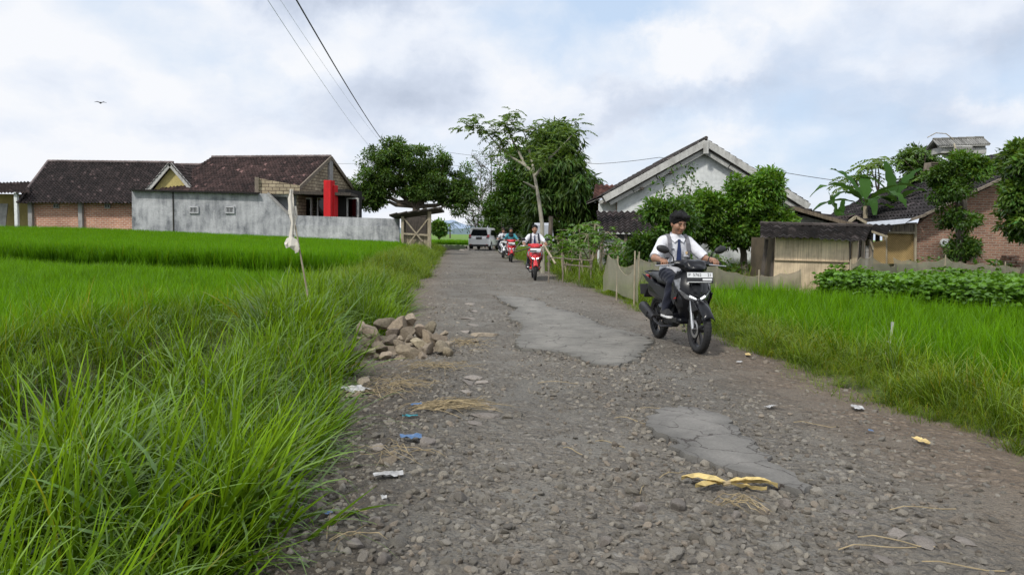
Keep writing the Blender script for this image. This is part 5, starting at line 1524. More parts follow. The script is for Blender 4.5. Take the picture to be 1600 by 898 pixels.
# === dark tiled shed left of the rider ===
D = 26.0
e = empty('tiled_shed', on(985, D), 0, 'low shed with a sagging dark tile roof below the white gable', 'shed')
mb = MB(); roof_sheet(mb, W(932, 330, D + 2.5), W(1052, 332, D + 2.5), W(1052, 368, D), W(936, 366, D), seed=13, base=(.027, .02, .02), ts=2.0); mb.build('roof', M['tile'], e, True, world=True)
zb = -.1; zt = Zp(990, 366, D)
mb = MB(); a_, b_ = X_(938, D + .6), X_(1050, D + .6); mb.box(((a_ + b_) / 2, D + .7, (zb + zt) / 2), (b_ - a_, .12, zt - zb), None, (.55, .55, .55)); mb.build('wall', M['plaster_grey'], e, world=True)
for px in (940, 962, 978, 1010):
    mb = MB(); x = X_(px, D + .2); mb.box((x, D + .2, (zb + zt) / 2), (.09, .09, zt - zb)); mb.build('post', M['wood'], e, world=True)
mb = MB(); c = W(958, 384, D + .3); mb.box(c, (.9, .06, .34), None, (.85, .85, .85)); mb.build('shutter', M['plaster_white'], e, world=True)
mb = MB()
for py in (384, 396): mb.beam(W(938, py, D - .1), W(990, py, D - .1), .05, .05)
for k in range(12): mb.beam(W(938 + k * 4.6, 384, D - .12), W(938 + k * 4.6, 402, D - .12), .05, .03, tuple([U(.6, 1.1)] * 3))
mb.build('railing', M['wood'], e, world=True)

# === bamboo hut ===
D = 17.5
e = empty('bamboo_hut', on(1270, D), 0, 'small hut with split bamboo walls and a dark tile roof at the paddy edge', 'hut')
zb = -.25
wl = [W(1212, 378, D), W(1326, 378, D)]
mb = MB()
zt = Zp(1212, 371, D); zm = Zp(1270, 409, D)
mb.extr([(wl[0].x, D, zm), (wl[0].x, D, zt), (wl[1].x, D, Zp(1326, 372, D)), (wl[1].x + .04, D, zm)], (0, .06, 0))
mb.build('wall', M['bamboo'], e, world=True)
mb = MB(); mb.extr([(wl[0].x - .03, D - .03, zb), (wl[0].x - .01, D - .03, zm + .03), (wl[1].x + .03, D - .03, zm + .02), (wl[1].x + .06, D - .03, zb)], (0, .05, 0), (.88, .86, .84)); mb.build('lower_wall', M['bamboo'], e, world=True)
mb = MB(); mb.tube([(wl[0].x - .03, D - .05, zm + .02), (wl[1].x + .06, D - .05, zm + .0)], .018, 6, True, (.62, .58, .52)); mb.build('batten', M['wood_pale'], e, world=True)
for q_ in wl:
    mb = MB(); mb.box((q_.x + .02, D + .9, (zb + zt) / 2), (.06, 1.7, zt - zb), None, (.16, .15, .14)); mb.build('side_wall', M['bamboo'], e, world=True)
mb = MB(); mb.extr([(wl[1].x + .09, D - .06, zb), (wl[1].x + .06, D - .06, Zp(1330, 378, D)), (wl[1].x + .19, D - .06, Zp(1330, 376, D)), (wl[1].x + .17, D - .06, zb)], (0, .05, 0), (.62, .62, .6)); mb.build('corner_panel', M['bamboo'], e, world=True)
mb = MB(); roof_sheet(mb, W(1188, 350, D + .9), W(1362, 354, D + .9), W(1352, 378, D - .4), W(1188, 373, D - .4), .17, .2, .022, seed=14, base=(.028, .023, .022), ts=1.6)
roof_sheet(mb, W(1188, 350, D + .9), W(1362, 354, D + .9), W(1362, 376, D + 2.3), W(1188, 374, D + 2.3), .17, .2, .022, seed=15, base=(.028, .023, .022))
ridge_caps(mb, W(1188, 349, D + .9), W(1362, 353, D + .9), .05, .2, (.06, .05, .045)); mb.build('roof', M['tile'], e, True, world=True)
mb = MB()
for px in (1190, 1204): mb.beam((X_(px, D - .1), D - .1, zb), W(px + 8, 374, D + .2), .07, .06)
mb.build('prop', M['wood_dark'], e, world=True)
for px in (1336, 1348):
    mb = MB(); mb.beam((X_(px, D + .1), D + .1, zb), W(px, 377, D + .1), .06, .06); mb.build('post', M['wood'], e, world=True)

# === low white walled building behind the hut ===
D = 22.0
e = empty('low_barn', on(1270, D), 0, 'low barn with a pale block gable and long sloping roof edge behind the bamboo hut', 'shed')
P = [W(x, y, D) for x, y in ((1180, 352), (1222, 336), (1242, 329), (1322, 352), (1322, 372), (1180, 372))]
mb = MB(); mb.extr([(P[0].x, D, -.1), P[0], P[2] - Vector((0, 0, .08)), P[3] - Vector((0, 0, .06)), (P[3].x, D, -.1)], (0, .2, 0)); mb.build('wall', M['block_white'], e, world=True)
mb = MB(); mb.beam(W(1238, 325, D - .4), W(1336, 353, D - .4), .12, .1, (.8, .75, .68)); mb.beam(W(1240, 325, D - .4), W(1170, 346, D - .4), .12, .1, (.7, .68, .62)); mb.build('roof_edge', M['wood'], e, world=True)
mb = MB(); bk = Vector((0, 7, 0)); a_ = W(1240, 323.5, D - .45)
for q in (W(1340, 352.5, D - .45), W(1168, 345, D - .45)): roof_sheet(mb, a_, a_ + bk, q + bk, q, seed=16)
mb.build('roof', M['tile'], e, True, world=True)
D = 24.0
e = empty('rear_shed', on(1338, D), 0, 'tiny gabled shed roof with pale edge boards peeping over the bamboo hut', 'shed')
a_, l_, r_ = W(1337, 339, D), W(1322, 350, D), W(1356, 350, D)
mb = MB(); mb.beam(a_, l_, .1, .08); mb.beam(a_, r_, .1, .08); mb.build('bargeboard', M['wood_pale'], e, world=True)
mb = MB(); bk = Vector((0, 3, 0))
for q in (l_, r_): roof_sheet(mb, a_ + Vector((0, .1, .06)), a_ + bk, q + bk, q + Vector((0, .1, .06)), seed=17)
mb.build('roof', M['tile'], e, True, world=True)
mb = MB(); mb.extr([(l_.x + .05, D + .1, -.1), (r_.x - .05, D + .1, -.1), (r_.x - .05, D + .1, r_.z), (a_.x, D + .1, a_.z - .08), (l_.x + .05, D + .1, l_.z)], (0, .1, 0), (.3, .3, .3)); mb.build('wall', M['wood_dark'], e, world=True)

# === old brick house on the right ===
D = 24.0
e = empty('old_brick_house', on(1520, D), 0, 'old red brick house with a dark sweeping tile roof at the right edge', 'house')
zb = -.15
P = [(1430, 356), (1452, 336), (1490, 319), (1560, 286), (1600, 268), (1680, 230), (1760, 270)]
mb = MB(); pts = [W(x, y, D) for x, y in P]; mb.extr([(pts[0].x, D, zb)] + pts + [(pts[-1].x, D, zb)], (0, .2, 0)); mb.build('wall', M['brick_r'], e, world=True)
mb = MB(); rdg = W(1680, 222, D - .5)
Q = [W(1340, 352, D - .5), W(1444, 338, D - .5), rdg]
bk = Vector((0, 8, 0))
roof_sheet(mb, rdg, rdg + bk, Q[1] + bk, Q[1], seed=18, base=(.026, .022, .024))
roof_sheet(mb, Q[1], Q[1] + bk, W(1384, 356, D - .5) + bk, W(1384, 356, D - .5), seed=19, base=(.024, .021, .022))
roof_sheet(mb, rdg, rdg + bk, W(1800, 280, D - .5) + bk, W(1800, 280, D - .5), seed=20)
mb.build('roof', M['tile'], e, True, world=True)
mb = MB(); mb.beam(W(1600, 263, D - .55), W(1446, 335, D - .55), .09, .07); mb.beam(W(1446, 336, D - .55), W(1382, 357, D - .55), .09, .07); mb.build('roof_edge', M['wood'], e, world=True)
mb = MB(); mb.extr([W(1356, 348, D - .65), W(1424, 342, D - .65), W(1414, 349, D - .75), W(1352, 355, D - .75)], (0, .03, .02)); mb.build('roof_sheet', M['tarp'], e, label='silver metal sheet patching the roof edge', world=True)
mb = MB(); pp = [(1380, 362), (1428, 358), (1430, 412), (1380, 412)]; mb.extr([W(x, y, D - .05) for x, y in pp], (0, .06, 0)); mb.build('bamboo_panel', M['weave'], e, world=True)
mb = MB(); mb.extr([W(x, y, D - .2) for x, y in ((1362, 378), (1384, 376), (1384, 412), (1362, 412))], (0, .06, 0), (1.05, 1.05, 1.0)); mb.build('bamboo_panel', M['weave'], e, world=True)
mb = MB(); mb.beam(W(1384, 363, D - .12), W(1384, 412, D - .12), .07, .06); mb.beam(W(1430, 350, D - .12), W(1430, 412, D - .12), .07, .06); mb.beam(W(1382, 363, D - .14), W(1432, 364, D - .14), .07, .06); mb.build('panel_frame', M['wood_pale'], e, world=True)
mb = MB()
for k in range(16): mb.beam(W(1392 + k * 2.6, 349 - k * .1, D - .1), W(1392 + k * 2.6, 362, D - .1), .05, .03, tuple([U(.6, 1.3)] * 3))
mb.build('slat_vent', M['wood'], e, world=True)
for px in (1474, 1480):
    mb = MB(); c = W(px, 379, D - .04); mb.lathe([(.12, 0), (.12, -.06), (.07, -.06), (.07, 0)], c, 'y', 14); mb.build('vent_pipe', M['plaster_white'], e, True, world=True)
# stacked bricks, stair like, lower right of that wall
mb = MB()
for j in range(6):
    for i in range(5 - j // 2): mb.box(W(1572 + i * 7, 421 - j * 4, D - 4.2) + Vector((U(-.02, .02), U(-.04, .04), 0)), (.13, .22, .06), (0, 0, U(-.1, .1)), tuple([U(.7, 1.1)] * 3), .004)
o = mb.build('brick_stack', M['brick_r'], None); tag(o, 'low stack of weathered bricks behind the net near the right edge', 'bricks')
# lean pole porch between the hut and the brick house
e = empty('pole_porch', on(1366, 21), 0, 'dark lean-to roof on thin poles between the bamboo hut and the woven panel', 'lean-to')
D = 21.0; mb = MB(); roof_sheet(mb, W(1336, 351, D + 1), W(1398, 352, D + 1), W(1384, 369, D - .3), W(1330, 360, D - .3), .17, .2, .02, seed=24, base=(.024, .02, .02)); mb.build('roof', M['tile'], e, True, world=True)
mb = MB(); mb.beam(W(1356, 360, D - .3), W(1386, 370, D - .3), .07, .06); mb.beam(W(1352, 352, D - .1), W(1364, 390, D - .1), .05, .04); mb.build('rafter_or_gap_shade', M['wood_pale'], e, world=True)
for px in (1340, 1350, 1362):
    mb = MB(); mb.beam((X_(px, D), D, -.1), W(px, 362, D), .07, .07); mb.build('post', M['wood'], e, world=True)
mb = MB(); c = W(1354, 398, D + .2); mb.box((c.x, c.y, (c.z + .25 - .1) / 2), (.28, .2, c.z + .35)); mb.build('block_pier', M['block_white'], e, world=True)

# === pigeon loft on a pole ===
D = 21.0
e = empty('pigeon_loft', on(1509, D), 0, 'wooden pigeon loft with long ridge roof on a pole above the vine covered tree', 'birdhouse')
mb = MB(); mb.beam((X_(1506, D + .3), D + .3, -.1), W(1509, 236, D + .3), .12, .12); mb.build('pole', M['wood'], e, world=True)
l_, r_ = W(1469, 219, D), W(1548, 216, D)
mb = MB()
for s in (-1, 1):
    P0, P1 = l_ + Vector((0, .35, 0)), r_ + Vector((0, .35, 0)); q = Vector((0, s * .33, -.2))
    mb.extr([P0, P1, P1 + q, P0 + q], (0, 0, .03), (.62, .62, .6))
    for k in range(22):
        a_ = P0.lerp(P1, k / 21); mb.tube([a_ + Vector((0, 0, .045)), a_ + q + Vector((0, 0, .045))], .022, 6, True, tuple([U(.35, .7)] * 3))
ridge_caps(mb, l_ + Vector((0, .35, .05)), r_ + Vector((0, .35, .05)), .05, .2, (.4, .4, .38)); mb.build('roof', M['board'], e, world=True)
mb = MB()
a_, b_ = W(1474, 236, D), W(1545, 233, D); mb.box((a_ + b_) / 2 + Vector((0, .35, .0)), (b_.x - a_.x, .5, .16)); 
mb.build('loft_floor', M['board'], e, world=True)
mb = MB(); c = W(1507, 236, D - .05); mb.box(c + Vector((0, .3, 0)), (.5, .5, .3), None, (1.15, 1.15, 1.15), .01)
for k in range(9): mb.box(c + Vector((-.22 + k * .055, .03, 0)), (.02, .03, .26), None, (.5, .5, .5))
f = mb.build('cage', M['board'], e, world=True)
for px in (1482, 1535):
    mb = MB(); mb.box(W(px, 229, D + .1) + Vector((0, .2, 0)), (.24, .3, .2), None, (.75, .75, .72)); mb.build('nest_box', M['board'], e, world=True)
mb = MB(); mb.tube([W(1490, 218, D - .2), W(1478, 209, D - .2), W(1462, 208, D - .2), W(1449, 215, D - .2)], .012, 5); mb.tube([W(1491, 225, D - .3), W(1500, 262, D - .9), W(1507, 300, D - 1.2)], .02, 6); mb.build('rope', M['wood_pale'], e, world=True)
mb = MB(); c = W(1457, 261, 20.6); mb.box(c, (.3, .3, .22), (0, 0, .2), (1, 1, 1), .01)
for k in range(4): mb.box(c + Vector((0, -.16, -.08 + k * .055)), (.3, .02, .025), (0, 0, .2), (.55, .55, .5))
o = mb.build('bird_cage', M['wood'], None); tag(o, 'small slatted bird cage hung in the leaves left of the pigeon loft', 'cage')
# ---------------------------------------------------------------- scooters
def lerp_tab(tab, z):
    for i in range(len(tab) - 1):
        (a, *p), (b, *q) = tab[i], tab[i + 1]
        if a <= z <= b or i == len(tab) - 2:
            t = (z - a) / (b - a); return [x + (y - x) * t for x, y in zip(p, q)]
APR = [(.36, .10, -.455), (.44, .135, -.50), (.52, .172, -.545), (.60, .205, -.575), (.68, .222, -.57), (.76, .224, -.545), (.84, .196, -.505), (.90, .15, -.465)]
def apr_y(x, z):
    hw, y0 = lerp_tab(APR, min(max(z, .36), .90)); return y0 + .15 * min(1.25, abs(x) / hw) ** 2
def apr_strip(mb, A, B, off=.008, n=14, col=(1, 1, 1)):
    """panel on the front apron between two polylines of (x, z)"""
    def res(P, k):
        P = [Vector((a, b)) for a, b in P]; L = [0]
        for i in range(len(P) - 1): L.append(L[-1] + (P[i + 1] - P[i]).length)
        out = []
        for i in range(k + 1):
            s = L[-1] * i / k; j = 0
            while j < len(P) - 2 and L[j + 1] < s: j += 1
            t = (s - L[j]) / max(L[j + 1] - L[j], 1e-6); out.append(P[j].lerp(P[j + 1], min(max(t, 0), 1)))
        return out
    a, b = res(A, n), res(B, n); rows = []
    for o_ in (off, -.004):
        pass
    R_ = []
    for k in range(5):
        t = k / 4; h = off if 0 < k < 4 else off * .2
        R_.append([Vector((p.x + (q.x - p.x) * t, apr_y(p.x + (q.x - p.x) * t, p.y + (q.y - p.y) * t) - h, p.y + (q.y - p.y) * t)) for p, q in zip(a, b)])
    mb.grid(R_, col)
def mirror_x(P): return [(-x, z) for x, z in P]

def wheel(parent, y, rad=.275, wid=.085, name='wheel', disc=False):
    mb = MB(); m = wid / 2; Rm = rad - m; prof = []
    for k in range(15):
        a = 2 * math.pi * k / 14; prof.append((Rm + m * math.cos(a) * (1.0 if math.cos(a) > 0 else .75), m * math.sin(a)))
    mb.lathe(prof, (0, y, rad), 'x', 40, (1, 1, 1))
    # tread grooves
    for k in range(40):
        a = 2 * math.pi * k / 40
        for s in (-1, 1):
            c = Vector((s * wid * .22, y + (rad - .0025) * math.cos(a), rad + (rad - .0025) * math.sin(a)))
            mb.box(c, (wid * .3, .006, .006), Matrix.Rotation(a, 3, 'X') @ Matrix.Rotation(.5 * s, 3, 'Y'), (.3, .3, .3))
    t = mb.build(name, M['rubber'], parent, True)
    mb = MB(); Ri = Rm - m * .55
    mb.lathe([(Ri + .012, -.032), (Ri - .012, -.026), (Ri - .014, .026), (Ri + .012, .032), (Ri + .014, 0), (Ri + .012, -.032)], (0, y, rad), 'x', 36)
    for k in range(5):
        a = 2 * math.pi * k / 5 + .4
        for da in (-.16, .16):
            p0 = Vector((0, y + .035 * math.cos(a), rad + .035 * math.sin(a))); p1 = Vector((0, y + Ri * math.cos(a + da), rad + Ri * math.sin(a + da)))
            mb.beam(p0, p1, .022, .016)
    mb.lathe([(.045, -.05), (.045, .05), (.0, .05)], (0, y, rad), 'x', 14); mb.lathe([(.0, -.05), (.045, -.05)], (0, y, rad), 'x', 14)
    mb.build('rim', M['dark_metal'], t, True)
    if disc:
        mb = MB(); mb.lathe([(.065, -.052), (.10, -.052), (.10, -.056), (.065, -.056), (.065, -.052)], (0, y, rad), 'x', 28); mb.build('brake_disc', M['metal'], t, True)
    return t

def text_mesh(txt, size):
    cu = bpy.data.curves.new('txt', 'FONT'); cu.body = txt; cu.size = size; cu.align_x = 'CENTER'; cu.align_y = 'CENTER'; cu.extrude = .0008
    o = bpy.data.objects.new('txt', cu); COL.objects.link(o); bpy.context.view_layer.update()
    me = bpy.data.meshes.new_from_object(o.evaluated_get(bpy.context.evaluated_depsgraph_get())); bpy.data.objects.remove(o)
    a = me.color_attributes.new('col', 'FLOAT_COLOR', 'POINT'); a.data.foreach_set('color', np.ones(len(me.vertices) * 4, np.float32)); return me

def scooter(loc, rz, label, body, accent, nose, lamp='dim', plate='P  5762     21', fine=True, group=None, steer=0.0):
    e = empty('motor_scooter', loc, rz, label, 'scooter', group); h = .011 if fine else .018
    wheel(e, -.635, name='front_wheel', disc=True); wheel(e, .62, wid=.095, name='rear_wheel')
    # fork
    mb = MB()
    for s in (-1, 1): mb.tube([(s * .075, -.635, .275), (s * .075, -.60, .40), (s * .07, -.545, .58)], [.021, .021, .017], 10)
    mb.tube([(-.09, -.635, .275), (.09, -.635, .275)], .014, 8); mb.build('fork', M['metal'] if fine else M['dark_metal'], e, True)
    mb = MB(); mb.box((-.075, -.575, .335), (.03, .06, .075), (R(-15), 0, 0), bev=.008); mb.build('brake_caliper', M['dark_metal'], e)
    # fender
    mb = MB(); rows = []
    for k in range(15):
        a = R(28 + k * 8.6); rows.append([Vector((.068 * x, -.635 - (.305 + .012 * (1 - x * x)) * math.cos(a), .275 + (.305 - .07 * abs(x) ** 3 + .012 * (1 - x * x)) * math.sin(a))) for x in (-1, -.9, -.6, -.2, .2, .6, .9, 1)])
    mb.grid(rows); f = mb.build('front_fender', M[body], e, True)
    sm = f.modifiers.new('thick', 'SOLIDIFY'); sm.thickness = .006
    mb = MB()
    for s in (-1, 1):
        mb.prism([(-.76, .50), (-.62, .585), (-.50, .60), (-.47, .50), (-.56, .44), (-.64, .47)], s * .071, s * .082, 'x')
    mb.build('fender_trim', M[accent], f)
    # apron
    mb = MB(); rs = []
    for i in range(19):
        z = .36 + .54 * i / 18; hw, y0 = lerp_tab(APR, z)
        fr = [Vector((hw * x, y0 + .15 * x * x, z)) for x in np.linspace(-1, 1, 13)]
        yb = -.34 + (.9 - z) * .05
        bk = [Vector((hw * x * .97, max(yb, y0 + .16), z)) for x in np.linspace(1, -1, 5)]
        rs.append(fr + bk)
    mb.rings(rs); mb.build('front_apron', M[body], e, True)
    mb = MB(); apr_strip(mb, [(-.085, .86), (-.07, .75), (-.045, .66), (0, .615)], [(.085, .86), (.07, .75), (.045, .66), (0, .615)], .022); mb.build('nose_panel', M[nose], e, True)
    HU = [(-.19, .715), (-.115, .645), (-.05, .618), (0, .606), (.05, .618), (.115, .645), (.19, .715)]
    HL = [(-.192, .685), (-.13, .60), (-.06, .566), (0, .556), (.06, .566), (.13, .60), (.192, .685)]
    mb = MB(); apr_strip(mb, HL, HU, .016, 24); hd = mb.build('headlight', M['lens'], e, True)
    lm = M['lamp_on'] if lamp == 'on' else M['lamp_dim']
    for s in (-1, 1):
        mb = MB()
        apr_strip(mb, [(s * .028, .59), (s * .10, .618)], [(s * .024, .612), (s * .09, .645)], .022, 6) if s > 0 else apr_strip(mb, [(-.10, .618), (-.028, .59)], [(-.09, .645), (-.024, .612)], .022, 6)
        mb.build('lamp', lm, hd, True)
    for s in (-1, 1):
        A = [(s * .213, .80), (s * .212, .745), (s * .196, .70)]; B = [(s * .15, .83), (s * .168, .76), (s * .17, .715)]
        if s < 0: A, B = B, A
        mb = MB(); apr_strip(mb, A, B, .014, 10); mb.build('turn_signal', M['lens'] if nose != 'red_paint' else M['lens'], e, True)
        A = [(s * .222, .70), (s * .205, .60), (s * .165, .50)]; B = [(s * .196, .672), (s * .15, .59), (s * .12, .50)]
        if s < 0: A, B = B, A
        mb = MB(); apr_strip(mb, A, B, .012, 10); mb.build('side_trim', M[accent], e, True)
        mb = MB(); mb.prism([(-.49, .66), (-.33, .70), (-.30, .60), (-.40, .52)], s * .205, s * .214, 'x'); mb.build('side_trim', M[accent], e)
        mb = MB(); mb.prism([(-.47, .615), (-.40, .598), (-.39, .588), (-.46, .60)], s * .214, s * .217, 'x'); mb.build('decal', M['red_paint'] if nose != 'red_paint' else M['black_paint'], e)
    # number plate
    pm = Matrix.Translation((0, -.605, .845)) @ Matrix.Rotation(R(-12), 4, 'X')
    mb = MB(); mb.box((0, 0, 0), (.315, .012, .125), None, bev=.004); pl = mb.build('number_plate', M['plate_black'], e); pl.matrix_local = pm
    mb = MB(); mb.box((0, -.0085, .026), (.297, .004, .056)); mb.box((.085, -.0085, -.024), (.11, .004, .022)); mb.box((-.01, -.0085, -.053), (.28, .006, .006)); mb.build('plate_field', M['plate_white'], pl)
    if fine:
        o = obj('plate_text', text_mesh(plate, .05), M['plate_black'], pl); o.matrix_local = Matrix.Translation((0, -.0115, .026)) @ Matrix.Rotation(R(90), 4, 'X')
    mb = MB(); mb.box((0, -.55, .84), (.05, .10, .03)); mb.build('plate_bracket', M['black_plastic'], e)
    # handlebar cowl
    s_ = SDF((-.36, -.66, .80), (.36, -.14, 1.14), h)
    s_.box((0, -.42, .955), (.125, .095, .055), .05, (R(-24), 0, 0), .03); s_.ell((0, -.50, .925), (.10, .08, .05), (R(-20), 0, 0), .05)
    s_.cap((-.05, -.40, .985), (-.21, -.33, .985), .055, .032, .05); s_.cap((.05, -.40, .985), (.21, -.33, .985), .055, .032, .05)
    s_.cap((0, -.45, .93), (0, -.37, .72), .07, .08, .03)
    s_.build('handlebar_cowl', M[body if nose == 'red_paint' else 'black_paint'], e)
    mb = MB(); apr = [Vector((x, -.545 + abs(x) * .42, 1.0 - abs(x) * .12)) for x in np.linspace(-.13, .13, 9)]
    mb.grid([[p + Vector((0, .012, -.075)) for p in apr], [p + Vector((0, -.006, -.03)) for p in apr], [p + Vector((0, .06, .012)) for p in apr]]); mb.build('visor', M['black_plastic'] if nose != 'red_paint' else M[body], e, True)
    mb = MB(); mb.box((0, -.335, 1.005), (.19, .09, .012), (R(35), 0, 0), bev=.005); mb.build('speedometer', M['glass_dark'], e)
    mb = MB(); mb.tube([(-.36, -.285, .985), (-.22, -.325, .985), (-.08, -.375, .97), (.08, -.375, .97), (.22, -.325, .985), (.36, -.285, .985)], .011, 10); hb = mb.build('handlebar', M['dark_metal'], e, True)
    for s in (-1, 1):
        mb = MB(); mb.tube([(s * .245, -.318, .985), (s * .375, -.281, .985)], [.0165, .0165], 12); mb.tube([(s * .375, -.281, .985), (s * .388, -.277, .985)], [.02, .02], 12); mb.build('grip', M['rubber'], hb, True)
        mb = MB(); mb.tube([(s * .20, -.355, .98), (s * .25, -.372, .975), (s * .33, -.362, .968), (s * .41, -.345, .962), (s * .425, -.342, .961)], [.009, .009, .0075, .007, .010], 8); mb.build('brake_lever', M['metal'], hb, True)
        mb = MB(); mb.box((s * .215, -.335, .985), (.05, .055, .05), (0, 0, s * .26), bev=.01); mb.build('switch_box', M['black_plastic'], hb)
        mb = MB(); mb.tube([(s * .205, -.34, 1.0), (s * .215, -.345, 1.06), (s * .265, -.35, 1.115), (s * .30, -.35, 1.13)], [.008, .007, .006, .006], 8); mr = mb.build('mirror', M['black_plastic'], e, True)
        q = SDF((-.12, -.06, -.07), (.12, .06, .07), .008); q.ell((0, -.004, 0), (.078, .03, .045), None, 0); q.cut((0, .012, 0), (0, 1, .15))
        o = q.build('mirror_housing', M['black_plastic'], mr); o.location = (s * .345, -.35, 1.15); o.rotation_euler = (R(4), R(-16 * s), R(10 * s))
        mb = MB(); ring = [Vector((.066 * math.cos(a), .012 - .15 * .036 * math.sin(a), .036 * math.sin(a))) for a in np.linspace(0, 2 * math.pi, 20, endpoint=False)]
        mb.add(ring, [tuple(range(20))]); g_ = mb.build('mirror_glass', M['chrome'], o); g_.location = (0, .002, 0)
    # body, floor, tail
    s_ = SDF((-.26, -.50, .2), (.26, 1.08, .92), h)
    s_.box((0, -.16, .335), (.155, .26, .035), .03, None, .03); s_.box((0, .06, .47), (.10, .11, .16), .06, (R(10), 0, 0), .06)
    s_.box((0, .42, .60), (.128, .36, .105), .075, (R(7), 0, 0), .06); s_.cap((0, .72, .715), (0, .95, .80), .085, .03, .06)
    s_.box((0, .18, .40), (.14, .20, .07), .05, None, .05)
    s_.build('rear_body', M[body], e)
    for s in (-1, 1):
        mb = MB(); mb.prism([(.02, .56), (.12, .665), (.42, .70), (.80, .79), (.93, .805), (.72, .715), (.40, .60), (.20, .54)], s * .126, s * .142, 'x'); mb.build('side_trim', M[accent], e)
        mb = MB(); mb.prism([(-.36, .37), (-.10, .345), (.16, .40), (.30, .47), (.10, .37), (-.12, .30), (-.36, .315)], s * .148, s * .165, 'x'); mb.build('side_trim', M['black_plastic'], e)
    q = SDF((-.2, -.12, .64), (.2, .86, .9), h); q.box((0, .20, .742), (.115, .24, .038), .035, (R(2), 0, 0), .03); q.box((0, .58, .785), (.105, .20, .036), .034, (R(7), 0, 0), .05); q.build('seat', M['black_plastic'], e)
    mb = MB(); mb.tube([(-.10, .66, .80), (-.12, .86, .835), (0, .95, .845), (.12, .86, .835), (.10, .66, .80)], .012, 8); mb.build('grab_rail', M['dark_metal'], e, True)
    mb = MB(); mb.box((0, .965, .765), (.16, .05, .06), (R(-20), 0, 0), bev=.015); mb.build('tail_light', M['lamp_red'], e)
    mb = MB(); mb.prism([(.80, .70), (.93, .66), (1.04, .50), (1.02, .49), (.90, .62), (.78, .66)], -.07, .07, 'x'); mb.build('rear_fender', M['black_plastic'], e)
    mb = MB(); mb.box((0, 1.0, .60), (.27, .012, .14), (R(-18), 0, 0), bev=.004); mb.build('rear_plate', M['plate_black'], e)
    # engine, exhaust, stand
    mb = MB(); mb.box((.12, .45, .30), (.09, .46, .15), (R(4), 0, 0), bev=.04); mb.box((.02, .22, .27), (.16, .22, .14), None, bev=.04); mb.build('engine', M['dark_metal'], e)
    mb = MB(); mb.tube([(-.03, .1, .22), (-.12, .22, .20), (-.15, .36, .25), (-.155, .42, .29)], .016, 8); mb.tube([(-.155, .40, .285), (-.16, .46, .305), (-.165, .76, .40), (-.165, .80, .41)], [.035, .058, .062, .045], 16); ex = mb.build('exhaust', M['dark_metal'], e, True)
    mb = MB(); mb.box((-.222, .60, .36), (.012, .28, .085), (R(17), 0, 0), bev=.005); mb.build('heat_shield', M['black_plastic'], ex)
    mb = MB(); mb.tube([(.10, .62, .32), (.11, .66, .62)], .03, 10); mb.build('shock_absorber', M['dark_metal'], e, True)
    for s in (-1, 1):
        mb = MB(); mb.tube([(s * .13, .24, .33), (s * .22, .24, .335)], .013, 8); mb.build('foot_peg', M['rubber'], e, True)
    mb = MB(); mb.tube([(.10, .06, .25), (.16, .18, .20), (.17, .26, .19)], .011, 8); mb.tube([(-.12, .30, .2), (.12, .30, .2)], .012, 8); mb.build('stand', M['metal'], e, True)
    return e

